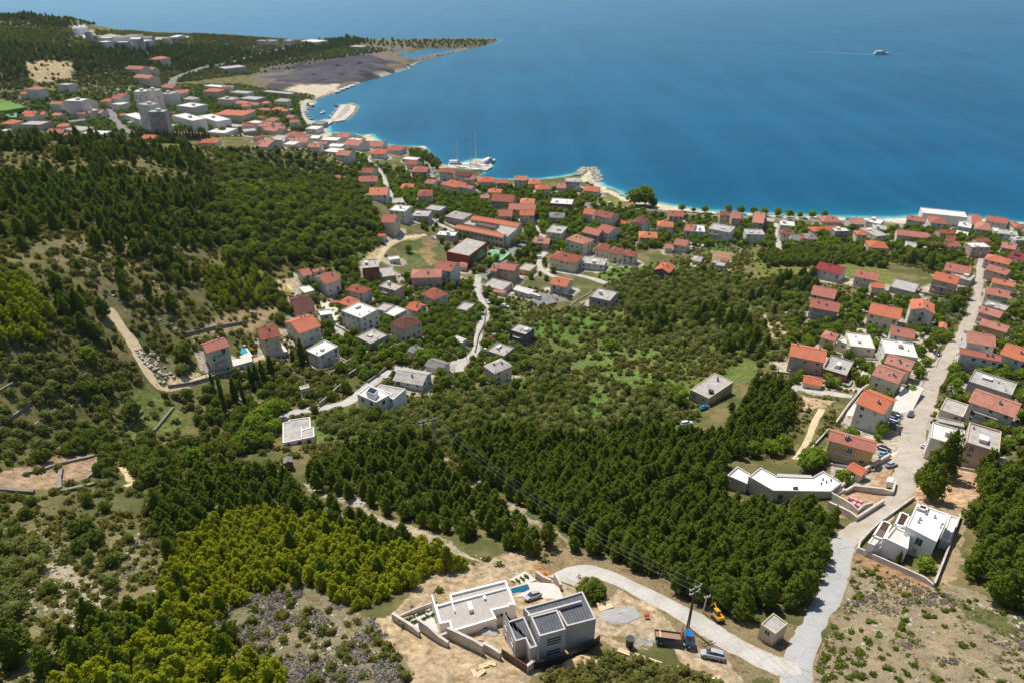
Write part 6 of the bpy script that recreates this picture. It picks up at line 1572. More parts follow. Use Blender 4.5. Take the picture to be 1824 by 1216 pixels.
def rubble(name, line, wd, lo, hi, n_, label, cat, group=None, up=.2):
    P = [hit(*map(float, t.split(','))) if t[0] != '!' else None for t in line.split()]; Q = resample(P, 3); m = None; V = []; Fc = []; off = 0; base = [(np.array([tuple(v.co) for v in me.vertices]), np.array([list(p.vertices) for p in me.polygons])) for me in ROCKS]
    c0 = Q[len(Q) // 2]
    for i in range(n_):
        q = Q[int(rng_r.integers(len(Q)))]; ox, oy = rng_r.uniform(-.5, .5, 2) * wd; v, f = base[int(rng_r.integers(4))]; s = rng_r.uniform(lo, hi); a = rng_r.uniform(0, 6.28); ca, sa = math.cos(a), math.sin(a)
        X, Y = q.x + ox, q.y + oy; V.append(np.stack([(v[:, 0] * ca - v[:, 1] * sa) * s + X - c0.x, (v[:, 0] * sa + v[:, 1] * ca) * s + Y - c0.y, v[:, 2] * s + max(tz(X, Y), -.3) + up], 1)); Fc.append(f + off); off += len(v)
    o = link(name, npmesh(name, np.concatenate(V), np.concatenate(Fc), LIME)); o.location = (c0.x, c0.y, 0); return tag(o, label, cat, group)
rubble('breakwater', "728,117 745,111 765,104 790,97 815,92 832,89", 7, 1, 2.6, 420, 'long dark rubble breakwater closing off the far lagoon', 'breakwater', up=.5)
rubble('rock_armour', "612,216 630,203 637,190 625,185", 6, .8, 1.8, 160, 'rubble rock edge along the harbour mole', 'rock edge', up=.4)
rubble('rock_armour', "560,179 575,174 590,168 605,165", 6, .8, 1.8, 120, 'rubble rock edge of the pale coal quay', 'rock edge', up=.4)
rubble('rock_groyne', "1030,312 1042,302 1056,301 1062,312 1066,322", 9, .8, 2.2, 170, 'pale rocky point sticking out beside the car park', 'rocks', up=.6)
rubble('rock_outcrop', "266,636 282,655 296,676", 6, .4, 1.1, 34, 'grey limestone crags left of the pool house', 'rocks')
rubble('rock_outcrop', "244,622 262,640 270,655", 3, .4, 1.1, 24, 'grey limestone crags beside the dirt track', 'rocks')
rubble('rock_outcrop', "590,874 620,885 640,900", 3, .3, 1.0, 60, 'pale rocks in the gully right of the stone hut', 'rocks')
# ------------------------------------------------------------ walls and fences
def strip_wall(name, line, h, w_, mat, label, cat, group=None, top_level=False, cap=None, px=True, posts=0):
    P = [hit(*map(float, t.split(','))) for t in line.split()] if px else [Vector((a, b, tz(a, b))) for a, b in line]
    Q = []
    for a, b in zip(P, P[1:]):
        k = max(1, int((b - a).length / 2.0))
        for j in range(k): Q.append((a.lerp(b, j / k), j == 0))
    Q.append((P[-1], True)); m = MB(); c0 = Q[0][0].copy(); n_ = len(Q); N = []
    for i in range(n_):
        d = (Q[min(i + 1, n_ - 1)][0] - Q[max(i - 1, 0)][0]); d.z = 0; d.normalize(); N.append(Vector((-d.y, d.x, 0)) * w_ / 2)
    zt = [tz(q.x, q.y) + h for q, _ in Q]
    if top_level: zt = [max(zt[max(0, i - 1):i + 2]) for i in range(n_)]
    secs = []
    for (q, _), nn_, z in zip(Q, N, zt):
        g = tz(q.x, q.y) - 1.0; a = q - nn_ - c0; b = q + nn_ - c0; secs.append([(a.x, a.y, g - c0.z), (b.x, b.y, g - c0.z), (b.x, b.y, z - c0.z), (a.x, a.y, z - c0.z)])
    m.loft(secs); return tag(m.build(name, mat, None, loc=c0), label, cat, group)
WALLS = """r|590,668 615,650 642,632|1.6|.5|below the flat white house by the cypress
r|622,672 660,648 700,622 750,606|2.2|.6|long one across the terraces of the middle village
r|570,724 590,706 608,690|2|.6|above the lane to the terrace villa
r|655,682 690,655 715,640|1.2|.4|along the upper side of the curved lane
s|310,727 292,748 275,768|.8|.6|right end of the small green field
s|255,732 240,748 224,764|.7|.6|left end of the small green field
s|45,843 75,838 100,828 135,820 172,812|.7|1.0|along the top of the brown walled field
s|172,812 173,838 150,856|.6|.9|right end of the brown walled field
s|0,873 30,876 62,878|1.1|1.0|bottom left of the brown walled field
s|110,838 107,855 108,872|1.0|1.0|across the middle of the brown walled field
s|110,876 150,868 200,855|.9|.9|bottom right of the brown walled field
s|0,757 30,738 60,712 95,686|.7|.6|long terrace line at the left edge
s|20,800 60,760 100,730|.7|.6|second terrace line from the left edge
s|48,778 78,748|.7|.6|short terrace line between the two long ones
s|120,735 150,700|.7|.6|short terrace line nearest the green field
s|0,697 25,682|.7|.6|topmost terrace line at the left edge
c|1486,880 1520,852 1555,832 1583,815|1.7|.7|sloping white one above the bare building plot
c|1503,880 1518,873 1550,877 1588,882 1592,862|1.6|.6|bent one round the parked white van
c|1478,886 1502,900 1526,914 1536,906 1552,902 1556,906|1.4|.5|round the pink pallets
c|1474,904 1500,916 1524,928 1572,897|1.6|.6|lowest one of the building plot
c|1440,806 1456,788 1474,768 1494,770|.9|.4|left of the long ochre house
c|1488,757 1510,726 1534,697 1545,690|1.6|.5|along the white terrace of the orange-roofed block
c|1526,983 1560,998 1610,1020 1662,1044|.7|.4|front one of the modern villa plot
c|1662,1044 1685,985 1708,921|1.3|.4|right side of the modern villa plot
c|1526,983 1530,970 1548,950 1572,928|1.2|.4|left side of the modern villa plot
c|1572,928 1600,908 1628,888|1.0|.4|road side of the modern villa plot
c|700,1102 725,1118 748,1133|1.5|.5|leftmost piece beside the white-roofed villa
c|748,1120 764,1131 781,1143|2.2|.5|second piece beside the white-roofed villa
c|781,1143 799,1152|1.6|.5|short corner piece below the white-roofed villa
c|798,1135 830,1150 861,1165|2.6|.5|tall bare piece below the white-roofed villa
c|861,1157 892,1173|1.8|.5|piece touching the wooden fence
c|783,1140 830,1128 895,1110|1.6|.5|long one under the front of the white villa
c|955,1028 968,1036 981,1040|1.6|.5|small one behind the driveway
c|988,1034 999,1050|1.8|.6|short thick one at the driveway entrance
w|894,1167 915,1181 938,1196|2.0|.12|brown plank fence
d|950,1191 980,1186 1010,1177 1040,1164 1068,1142|2.0|.15|dark panel fence
c|938,1196 952,1188|1.8|.5|short one between the two fences
c|712,1098 740,1090 770,1080|.5|.3|low kerb of the planted gravel garden
r|300,690 345,683 400,668 450,650|1.2|.4|below the pool house courtyard
r|330,597 380,585 440,575|1.2|.5|below the bare cutting under the pines
s|415,700 440,722 500,718|1|.7|under the cypress row
r|855,540 866,552 862,580 852,600 846,628|1.2|.4|dark one beside the pale lane
r|600,413 640,417 680,420|1.2|.4|behind the sandy bend of the track
c|1055,520 1030,535 1000,560|.5|.3|low one in the green meadow
c|1290,432 1320,445 1312,470|.6|.3|low one round the vegetable plot
r|1440,525 1400,560 1370,580|.8|.3|at the edge of the sandy clearing
c|1590,575 1640,585 1660,560|1|.3|below the row of parked cars"""
def build_walls():
    for ln in WALLS.split('\n'):
        k, pl, h, w_, ph = ln.split('|'); mat, nm, lb, cat = {'r': (RETAIN, 'retaining_wall', 'grey retaining wall, ', 'wall'), 's': (STONE, 'dry_stone_wall', 'rough dry stone wall, ', 'wall'), 'c': (CONC, 'concrete_wall', 'pale concrete wall, ', 'wall'),
                                  'w': (DOORM, 'plank_fence', '', 'fence'), 'd': (DARKM, 'panel_fence', '', 'fence')}[k]
        lab = lb + ph if lb else {'w': 'brown plank fence in front of the grey villa', 'd': 'dark panel fence curving round the grey villa'}[k]
        strip_wall(nm, pl, float(h), float(w_), mat, lab, cat, None, top_level=k in 'c')
    # garden walls of houses that have a plot of their own
    for root, x0, x1, y0, zb0, u in WALLH:
        lab = root['label'].split(', ')[-1]
        if 'such from' in lab or lab.startswith('in the') or math.hypot(root.location.x, root.location.y) > 560: continue
        M = root.matrix_basis; g = 2.0 + 2.5 * u; cs = [M @ Vector(c) for c in ((x0 - g, y0 + 3, 0), (x0 - g, y0 - g, 0), (x1 + g * .6, y0 - g, 0), (x1 + g * .6, y0 + 2, 0))]
        strip_wall('garden_wall', [(c.x, c.y) for c in cs], .9, .3, CONC if u < .5 else RETAIN, 'low garden wall of the house ' + lab, 'wall', 'garden walls', px=False)
build_walls()
# ------------------------------------------------------------ vehicles
PAINT = {}
def paint(c):
    if c not in PAINT: PAINT[c] = plain('car_paint', c, .25, .5, coat=.6, var=.05)
    return PAINT[c]
TYRE = plain('tyre_rubber', (30, 30, 32), .8); RIM = plain('wheel_rim', (150, 150, 152), .4, metal=.5); LAMP = plain('lamp_glass', (225, 225, 218), .1, .7); RLAMP = plain('tail_lamp', (150, 20, 18), .2, .6)
def wheel_mesh(r=.33, w_=.22):
    m = MB(); m.tube((0, -w_ / 2, 0), (0, w_ / 2, 0), r, k=14, mi=0); m.tube((0, -w_ / 2 - .01, 0), (0, w_ / 2 + .01, 0), r * .6, k=10, mi=1); return m.mesh('wheel_shape', [TYRE, RIM])
WH = wheel_mesh(); WHB = wheel_mesh(.5, .3)
def ring(x, hw, z0, z1, tuck=.12, rd=.08):
    return [(x, -hw + tuck, z0), (x, -hw, z0 + .18), (x, -hw + .02, z1 - rd), (x, -hw + .14, z1), (x, hw - .14, z1), (x, hw - .02, z1 - rd), (x, hw, z0 + .18), (x, hw - tuck, z0)]
CARM = {}
def car_meshes(kind):
    if kind in CARM: return CARM[kind]
    if kind == 'car': body = [(-2.1, .72, .42, .72), (-1.98, .8, .3, .92), (-1.3, .86, .26, .98), (-.3, .88, .25, .94), (.7, .88, .25, .93), (1.5, .84, .26, .84), (2.0, .76, .3, .7), (2.12, .66, .42, .6)]; cab = [(-1.72, .66, .95, .97), (-1.15, .72, .92, 1.36), (-.2, .73, .92, 1.45), (.35, .7, .92, 1.4), (1.12, .68, .9, .93)]
    elif kind == 'estate': body = [(-2.3, .76, .45, .85), (-2.2, .86, .32, 1.05), (-1.2, .92, .3, 1.08), (.6, .92, .3, 1.04), (1.6, .88, .3, .95), (2.2, .8, .36, .8), (2.32, .7, .46, .68)]; cab = [(-2.15, .7, 1.04, 1.1), (-1.85, .74, 1.02, 1.55), (-.4, .76, 1.02, 1.66), (.4, .73, 1.02, 1.6), (1.2, .7, 1.0, 1.05)]
    else: body = [(-2.5, .85, .4, 1.95), (-2.42, .92, .3, 2.05), (1.2, .92, .3, 2.05), (1.5, .9, .3, 1.7), (2.05, .86, .32, 1.2), (2.4, .78, .4, .9)]; cab = [(1.24, .8, 1.3, 1.98), (1.5, .82, 1.22, 1.74), (2.02, .76, 1.12, 1.26)]
    m = MB(); m.loft([ring(*s) for s in body]); B = m.mesh('car_body', [])
    m = MB(); m.loft([[(x, -hw - .05, z0), (x, -hw + .1, z1 - .03), (x, -hw + .18, z1), (x, hw - .18, z1), (x, hw - .1, z1 - .03), (x, hw + .05, z0)] for x, hw, z0, z1 in cab]); Cb = m.mesh('car_glasshouse', GLASS)
    m = MB(); cc = [c for c in cab if c[3] > 1.3]
    if kind != 'van':
        m.loft([[(x, -hw + .12, z1 - .02), (x, -hw + .17, z1 + .02), (x, hw - .17, z1 + .02), (x, hw - .12, z1 - .02)] for x, hw, z0, z1 in cc])
    Rf = m.mesh('car_roof_panel', []) if kind != 'van' else None
    m = MB(); m.box(-.06, -.16, -.08, .06, .16, .08); Lm = m.mesh('headlight_shape', LAMP); m = MB(); m.box(-.05, -.14, -.08, .05, .14, .08); Tm = m.mesh('tail_light_shape', RLAMP)
    CARM[kind] = (B, Cb, Rf, Lm, Tm, body); return CARM[kind]
_painted = {}
def painted(me, mat):
    k = (me.name, mat.name)
    if k not in _painted: c = me.copy(); c.materials.clear(); c.materials.append(mat); _painted[k] = c
    return _painted[k]
def orient(px, py, qx, qy):
    a = hit(px, py); b = hit(qx, qy); c = (a + b) / 2; d = b - a; return Vector((c.x, c.y, tz(c.x, c.y))), math.atan2(d.y, d.x)
def tilt(o, c, a, l=2.0, w_=.8, lift=.28):
    ca, sa = math.cos(a), math.sin(a); f = tz(c.x + ca * l, c.y + sa * l); b = tz(c.x - ca * l, c.y - sa * l); r = tz(c.x + sa * w_, c.y - ca * w_); le = tz(c.x - sa * w_, c.y + ca * w_)
    X = Vector((ca * 2 * l, sa * 2 * l, f - b)).normalized(); Y = Vector((-sa * 2 * w_, ca * 2 * w_, le - r)).normalized(); Z = X.cross(Y).normalized(); Y = Z.cross(X)
    M = Matrix((X, Y, Z)).transposed().to_4x4(); M.translation = (c.x, c.y, (f + b) / 2 + lift); o.matrix_basis = M
def car(p, q, kind, col, label, group='parked cars'):
    c, a = orient(*p, *q); B, Cb, Rf, Lm, Tm, body = car_meshes(kind); root = empty('parked_van' if kind == 'van' else 'parked_car', c, a, label, 'van' if kind == 'van' else 'car', group); tilt(root, c, a)
    pm = paint(col); link('body', painted(B, pm), root); link('windows', Cb, root)
    if Rf: link('roof_panel', painted(Rf, pm), root)
    for x in (-1.3, 1.35):
        for y in (-.8, .8): link('wheel', WH, root, (x, y, .33))
    for y in (-.58, .58): link('headlight', Lm, root, (body[-2][0] - .0, y, .66)); link('tail_light', Tm, root, (body[0][0] + .03, y, .75))
    KEEP.append((c.x, c.y, 2.2)); return root
W_, S_, D_, R_c, B_, K_ = (226, 226, 224), (166, 168, 172), (70, 74, 80), (168, 28, 30), (52, 76, 122), (34, 36, 40)
CARS = [((1291, 1177), (1246, 1167), 'estate', S_, 'silver estate car parked below the power pole'), ((967, 1060), (930, 1073), 'car', S_, 'silver sedan parked on the driveway beside the dark pool'),
 ((1604, 708), (1624, 714), 'car', W_, 'white car at the top of the parking row by the orange-roofed block'), ((1626, 735), (1617, 748), 'estate', D_, 'dark grey car parked on the road edge'), ((1585, 739), (1606, 745), 'estate', (40, 52, 76), 'dark blue car, upper of the close-parked pair'),
 ((1581, 748), (1601, 754), 'estate', (96, 116, 140), 'grey-blue car, lower of the close-parked pair'), ((1556, 756), (1578, 764), 'car', R_c, 'dark red car in the white courtyard'), ((1588, 754), (1593, 769), 'estate', K_, 'black car parked beside the dark red one'),
 ((1642, 797), (1661, 803), 'car', W_, 'white car left of the double house'), ((1566, 815), (1583, 810), 'car', (120, 150, 176), 'light blue car beside the long ochre house'), ((1568, 800), (1581, 804), 'car', K_, 'black car behind the light blue one'),
 ((1577, 834), (1597, 828), 'car', S_, 'silver car parked at the end of the sloping wall'), ((1584, 871), (1587, 858), 'van', (214, 214, 206), 'white van in the corner of the bare building plot'), ((1664, 630), (1674, 635), 'car', K_, 'black car going down the dusty road'),
 ((1407, 708), (1420, 702), 'van', W_, 'white van at the end of the pale lane by the pines'), ((1586, 519), (1604, 523), 'van', W_, 'white van below the cluttered flat roof'), ((1590, 527), (1608, 531), 'car', W_, 'white car in front of the white van'),
 ((1643, 536), (1655, 539), 'car', W_, 'left of two white cars by the side street'), ((1655, 538), (1661, 544), 'estate', S_, 'silver car beside the round dark tree'), ((1503, 553), (1516, 557), 'car', D_, 'grey car behind the touching houses'), ((1530, 557), (1546, 558), 'car', W_, 'white car between two orange roofs'),
 ((1694, 556), (1708, 560), 'car', K_, 'black car, upper of two beside the road bend'), ((1697, 562), (1712, 566), 'car', (110, 126, 140), 'blue-grey car, lower of two beside the road bend'), ((1673, 562), (1677, 571), 'car', B_, 'blue car, left of two below the round tree'),
 ((1685, 562), (1689, 571), 'car', (70, 86, 110), 'dark blue car, right of two below the round tree'), ((1657, 590), (1676, 593), 'estate', W_, 'white car beside the tiny garage'), ((868, 603), (882, 607), 'car', (190, 20, 26), 'bright red car on the earth patch by the pale lane'),
 ((877, 598), (890, 602), 'car', W_, 'white car behind the bright red one'), ((893, 546), (906, 549), 'estate', W_, 'white car alone on the grass by the lane bend'), ((866, 537), (871, 543), 'car', W_, 'white car at the lane bend'), ((821, 665), (829, 673), 'estate', W_, 'white car near the lower lane end'),
 ((683, 679), (695, 676), 'car', S_, 'silver car on the curved lane above the terrace villa'), ((862, 623), (867, 630), 'car', W_, 'white car beside the low flat-roofed house'), ((668, 501), (673, 507), 'car', W_, 'white car under the unfinished house'),
 ((777, 401), (783, 389), 'estate', W_, 'white car on the earth lot above the school'), ((808, 398), (820, 394), 'car', K_, 'black car beside the school lane'), ((677, 434), (687, 438), 'estate', K_, 'black pickup-like car beside the sandy track'), ((687, 330), (691, 339), 'car', (60, 84, 130), 'blue car going down the upper road'),
 ((953, 459), (967, 463), 'van', W_, 'white van behind the green street trees'), ((1080, 365), (1092, 363), 'van', W_, 'white van driving on the shore road by the field'), ((589, 558), (599, 553), 'car', (214, 210, 60), 'yellow car beside the open shed'),
 ((586, 577), (592, 581), 'car', (90, 110, 160), 'blue car in the courtyard of the middle village'), ((1213, 759), (1233, 755), 'estate', (206, 208, 214), 'silver car with open boot at the pine edge'), ((1246, 731), (1262, 725), 'car', (10, 130, 190), 'bright blue car beside the plain concrete house'),
 ((500, 540), (511, 536), 'car', (200, 60, 50), 'red and white car under the bare cutting'), ((765, 292), (770, 298), 'car', W_, 'white car, topmost in the harbour car park'), ((768, 300), (773, 306), 'car', S_, 'silver car, second in the harbour car park'), ((772, 307), (777, 313), 'car', D_, 'grey car, third in the harbour car park'), ((777, 313), (782, 319), 'car', B_, 'blue car, last in the harbour car park'),
 ((845, 342), (854, 345), 'van', W_, 'white van on the shore road below the long harbour house'), ((1042, 326), (1051, 328), 'car', K_, 'black car on the rocky point car park'), ((1050, 330), (1058, 332), 'van', S_, 'grey van on the rocky point car park')]
for i_ in range(9):
    x_ = (1120, 1215, 1248, 1262, 1340, 1430, 1472, 1506, 1640)[i_]; y_ = float(np.interp(x_, (1100, 1175, 1220, 1300, 1400, 1500, 1568, 1612, 1650, 1700), (369, 375, 380, 386, 390, 394, 396, 402, 408, 412)))
    CARS.append(((x_, y_), (x_ + 8, y_ + .5), 'car' if i_ % 3 else 'estate', (W_, D_, S_, K_, W_, B_, S_, K_, R_c)[i_], '%s %s on the shore promenade, %s from the left' % (('white', 'dark grey', 'silver', 'black', 'white', 'blue', 'silver', 'black', 'red')[i_], 'car', NUM[i_])))
for p, q, k, c, l in CARS: car(p, q, k, c, l)
# tipper truck
def truck(p, q, cabc, bedc, label, tank=False):
    c, a = orient(*p, *q); root = empty('tipper_truck' if not tank else 'box_truck', c, a, label, 'truck', 'trucks'); tilt(root, c, a, 3, 1)
    m = MB(); m.box(-3.6, -.45, .75, 3.4, .45, 1.0); m.build('chassis', DARKM, root)
    m = MB(); m.loft([[(x, -1.15 * s, .8), (x, 1.15 * s, .8), (x, 1.15 * s, z1), (x, -1.15 * s, z1)] for x, s, z1 in ((1.9, 1, 2.75), (2.0, 1, 2.85), (3.3, 1, 2.8), (3.75, .97, 1.9), (3.8, .95, 1.3))]); cb = m.build('cab', paint(cabc), root)
    m = MB(); m.face([(3.42, -1.0, 2.62), (3.42 + .34, -1.0, 1.92), (3.42 + .34, 1.0, 1.92), (3.42, 1.0, 2.62)]); m.box(2.2, -1.18, 1.8, 3.1, 1.18, 2.55); m.build('windows', GLASS, cb)
    if not tank:
        m = MB(); m.box(-3.8, -1.25, 1.1, 1.2, 1.25, 1.25); m.box(-3.8, -1.25, 1.25, 1.2, -1.15, 1.85); m.box(-3.8, 1.15, 1.25, 1.2, 1.25, 1.85); m.box(-3.8, -1.15, 1.25, -3.7, 1.15, 1.85); m.box(1.1, -1.15, 1.25, 1.2, 1.15, 2.1); b = m.build('tipper_bed', paint(bedc), root)
        m = MB(); m.box(-3.7, -1.15, 1.255, 1.1, 1.15, 1.5); m.build('load', plain('earth_load', (150, 120, 98), .95), b); m = MB(); m.box(-2.9, -.9, 1.6, -2.6, 1.6, 1.72); m.build('plank', plain('sawn_timber', (206, 178, 132), .8), b)
        m = MB(); m.box(1.3, -.5, 1.0, 1.75, .5, 2.4); m.tube((1.5, 0, 2.4), (1.5, 1.0, 3.3), .16); m.tube((1.5, 1.0, 3.3), (1.45, -.6, 2.9), .12); m.build('loader_crane', paint((140, 50, 44)), root)
    else:
        m = MB(); m.box(-3.7, -1.2, 1.05, 1.6, 1.2, 3.1); m.build('cargo_box', paint(bedc), root)
    for x in (-2.6, 2.8):
        for y in (-1.0, 1.0): link('wheel', WHB, root, (x, y, .5))
    for y in (-.85, .85):
        m = MB(); m.box(3.76, y - .15, .95, 3.84, y + .15, 1.15); m.build('headlight', LAMP, root)
    KEEP.append((c.x, c.y, 4)); return root
truck((1166, 1143), (1234, 1152), (18, 98, 160), (48, 50, 66), 'blue tipper truck with a small crane on the work site')
truck((942, 530), (966, 537), (220, 220, 216), (216, 206, 180), 'white box truck on the paved yard', True); truck((1000, 530), (1020, 536), (60, 62, 66), (70, 72, 78), 'black box truck on the paved yard', True)
truck((509, 516), (520, 532), (214, 190, 120), (222, 200, 130), 'cream box truck under the bare cutting', True); truck((586, 538), (600, 548), (206, 120, 50), (196, 100, 60), 'orange tipper truck beside the brown-roofed house')
# small excavator
c, a = orient(1289, 1116, 1268, 1094); root = empty('mini_excavator', c, a, 'yellow mini excavator parked on the road edge below the pines', 'excavator'); tilt(root, c, a, 1.2, .8); YEL = paint((222, 160, 30))
for y in (-.75, .75):
    m = MB(); m.loft([[(x, y - .2, .05 + dz), (x, y + .2, .05 + dz), (x, y + .2, z1), (x, y - .2, z1)] for x, dz, z1 in ((-1.2, .15, .4), (-1.0, 0, .55), (1.0, 0, .55), (1.2, .15, .4))]); m.build('track', TYRE, root)
m = MB(); m.box(-1.1, -.75, .6, .9, .75, 1.25); m.box(-1.35, -.7, .75, -1.1, .7, 1.35); m.build('body', YEL, root); m = MB(); m.box(-.5, -.1, 1.25, .7, .7, 2.3); cb = m.build('cab', GLASS, root); m = MB(); m.box(-.56, -.15, 2.3, .76, .76, 2.38); m.build('cab_roof', YEL, cb)
m = MB(); m.tube((.9, -.35, 1.1), (2.1, -.35, 2.6), .14); m.tube((2.1, -.35, 2.6), (3.2, -.35, 1.3), .11); bo = m.build('boom', YEL, root); m = MB(); m.prism([(3.0, -.7), (3.5, -.7), (3.5, 0), (3.0, 0)], .6, 1.2); m.build('bucket', DARKM, bo)
# ------------------------------------------------------------ site clutter
def clutter():
    TIM = plain('sawn_planks', (212, 190, 150), .85); 
    for (a, b, c_, d_, w_, h_, lab) in ((1128, 1166, 1180, 1182, .8, .25, 'long pale plank lying in the bushes by the truck'), (1100, 1158, 1122, 1165, .9, .4, 'stack of yellow boards behind the grey villa'), (842, 1193, 848, 1204, .8, .3, 'left pale board of the pair on the sand'), (848, 1204, 864, 1194, .8, .3, 'right pale board of the pair on the sand'), (852, 1188, 870, 1184, .8, .3, 'short pale board above the pair on the sand'), (866, 1180, 884, 1183, .8, .3, 'pale board nearest the plank fence'), (1065, 1083, 1088, 1078, 2.2, .7, 'pile of boards beside the grey villa'), (1094, 1097, 1113, 1089, .5, .25, 'grey boards on the concrete patch'), (1268, 1206, 1284, 1208, .7, .2, 'pale board in the bottom bushes')):
        A_, B_2 = hit(a, b), hit(c_, d_); c = (A_ + B_2) / 2; dd = B_2 - A_; L2 = dd.length / 2; m = MB()
        for k in range(3): m.box(-L2 + .1 * k, -w_ / 2 + w_ * k / 3, 0, L2 - .07 * k, -w_ / 2 + w_ * (k + .92) / 3, h_ * (1 - .2 * (k % 2)))
        tag(m.build('board_stack', TIM, None, loc=(c.x, c.y, c.z), rz=math.atan2(dd.y, dd.x)), lab, 'boards', 'boards on the building site')
    PINK = concrete('pink_wrapped_blocks', (206, 120, 128), (222, 200, 200), .8, 1.2)
    for i, (px, py) in enumerate(((1515, 892), (1523, 895), (1531, 898), (1519, 901), (1528, 905))):
        c = hit(px, py); m = MB(); m.box(-.65, -.6, 0, .65, .6, .15, 1); m.loft([[(-.6, -.55, .15), (.6, -.55, .15), (.6, .55, .15), (-.6, .55, .15)], [(-.6, -.55, 1.4), (.6, -.55, 1.4), (.6, .55, 1.4), (-.6, .55, 1.4)], [(-.5, -.45, 1.5), (.5, -.45, 1.5), (.5, .45, 1.5), (-.5, .45, 1.5)]]); o = m.build('brick_pallet', [PINK, DOORM], None, loc=c, rz=.5)
        tag(o, 'pink wrapped brick pallet, %s of the heap in the walled pit' % NUM[i], 'pallet', 'pink wrapped pallets')
    c = hit(855, 1150); m = MB(); n_ = 16
    for i in range(n_ - 3):
        t0, t1 = 6.28 * i / n_ - 1, 6.28 * (i + 1) / n_ - 1; m.tube((1.1 * math.cos(t0), 1.1 * math.sin(t0), .15), (1.1 * math.cos(t1), 1.1 * math.sin(t1), .15), .12)
    tag(m.build('pipe_coil', DARKM, None, loc=c), 'black coil of pipe behind the bare wall', 'pipe')
    c = hit(1121, 1150); m = MB(); m.tube((0, 0, 0), (0, 0, 2.2), .75, .75, 14); m.tube((0, 0, 2.2), (0, 0, 2.35), .8, .8, 14); tag(m.build('water_tank', plain('black_plastic', (50, 56, 58), .5), None, loc=c), 'dark upright tank beside the truck', 'tank')
    mound('gravel_heap', 868, 1125, 2.3, 1.6, 1.0, concrete('grey_gravel', (168, 164, 160), (140, 136, 132), .6, 2), 0, label='grey gravel heap under the white villa wall', cat='gravel heap', seed=3)
    mound('gravel_heap', 1105, 1095, 5.5, 2.6, .7, concrete('cement_gravel', (160, 158, 154), (134, 132, 128), .6, 1), .2, label='wide low gravel heap beside the grey villa', cat='gravel heap', seed=5)
    mound('earth_heap', 1035, 1178, 3.6, 2.2, 1.5, concrete('dug_earth', (200, 172, 130), (168, 140, 104), .7, .6), .1, label='sandy earth heap below the dark fence', cat='earth heap', seed=7)
    c = hit(1151, 1100); m = MB(); m.tube((-.5, 0, .9), (.5, 0, 1.1), .45, .3, 10, 0); m.tube((-.2, 0, .1), (-.2, 0, .9), .06, mi=1); m.tube((.3, .4, 0), (.3, .4, .9), .05, mi=1); m.tube((.3, -.4, 0), (.3, -.4, .9), .05, mi=1); tag(m.build('cement_mixer', [paint((206, 84, 40)), DARKM], None, loc=c), 'orange cement mixer beside the low bushes', 'cement mixer')
    # planted shrubs of the gravel garden
    rng = random.Random(4); n_ = 0
    for k in range(16):
        t = k / 15; px, py = 712 + t * 56, 1104 - t * 22
        for dx, dy in ((0, 0), (4, 5)):
            if n_ >= 34: break
            c = at(px + dx * 1.3 + rng.uniform(-1.5, 1.5), py + 4 + dy * 1.6 + rng.uniform(-1, 1), GT2[1]); s = rng.uniform(.25, .5); o = link('garden_shrub', VAR['lowbush'][n_ % 3][0], None, (c.x, c.y, c.z + .15), rng.uniform(0, 6), (s,) * 3); n_ += 1
            tag(o, 'small round shrub planted in the gravel garden of the white villa', 'shrub', 'shrubs of the gravel garden')
    for k in range(12):
        c = at(912 + k * 2.6, 1036 - k * 1.2 + (k % 3) * 3, GT1[1]); s = rng.uniform(.3, .5); o = link('garden_shrub', VAR['lowbush'][k % 3][0], None, (c.x, c.y, c.z + .2), 0, (s,) * 3); tag(o, 'small round shrub planted behind the dark blue pool', 'shrub', 'shrubs behind the pool')
clutter()
# ------------------------------------------------------------ poles and power lines
def pole(px, py, h, label, arms=1, steel=False, az_=0.6, group='utility poles'):
    c = hit(px, py); root = empty('power_pole', c, az_, label, 'power pole', group)
    if steel:
        m = MB(); s = h * .07
        for sx_, sy_ in ((-1, -1), (1, -1), (1, 1), (-1, 1)): m.tube((sx_ * s, sy_ * s, -.5), (sx_ * .15, sy_ * .15, h), .09, .06, 4)
        for k in range(9):
            z0, z1 = h * k / 9, h * (k + 1) / 9; w0, w1 = s + (.15 - s) * k / 9, s + (.15 - s) * (k + 1) / 9
            for q in ((1, -1, 1, 1), (-1, -1, -1, 1), (-1, -1, 1, -1), (-1, 1, 1, 1)): m.tube((q[0] * w0, q[1] * w0, z0), (q[2] * w1, q[3] * w1, z1), .05, k=3)
        m.build('lattice_mast', METAL, root)
    else:
        m = MB(); m.tube((-.28, 0, -.6), (-.1, 0, h), .16, .11, 8); m.tube((.28, 0, -.6), (.1, 0, h), .16, .11, 8) if arms > 1 else None
        for k in range(1, 7):
            if arms > 1: m.box(-.3, -.05, h * k / 7 - .06, .3, .05, h * k / 7 + .06)
        m.build('mast', BARK if arms > 1 else CONC, root)
    tips = []
    for j in range(arms):
        z = h - .3 - 1.3 * j; m = MB(); hw = 1.5 - .2 * j if arms > 1 or steel else .7; m.box(-hw, -.07, z - .08, hw, .07, z + .08); ar = m.build('crossarm', METAL, root)
        for x in (-hw + .1, 0, hw - .1):
            i_ = MB(); i_.tube((x, 0, z + .08), (x, 0, z + .2), .06, k=6); i_.tube((x, 0, z + .2), (x, 0, z + .5), .13, .09, 8); i_.build('insulator', WHITE, ar)
            if j == 0: tips.append(Matrix.Translation(c) @ Matrix.Rotation(az_, 4, 'Z') @ Vector((x, 0, z + .5)))
    return tips
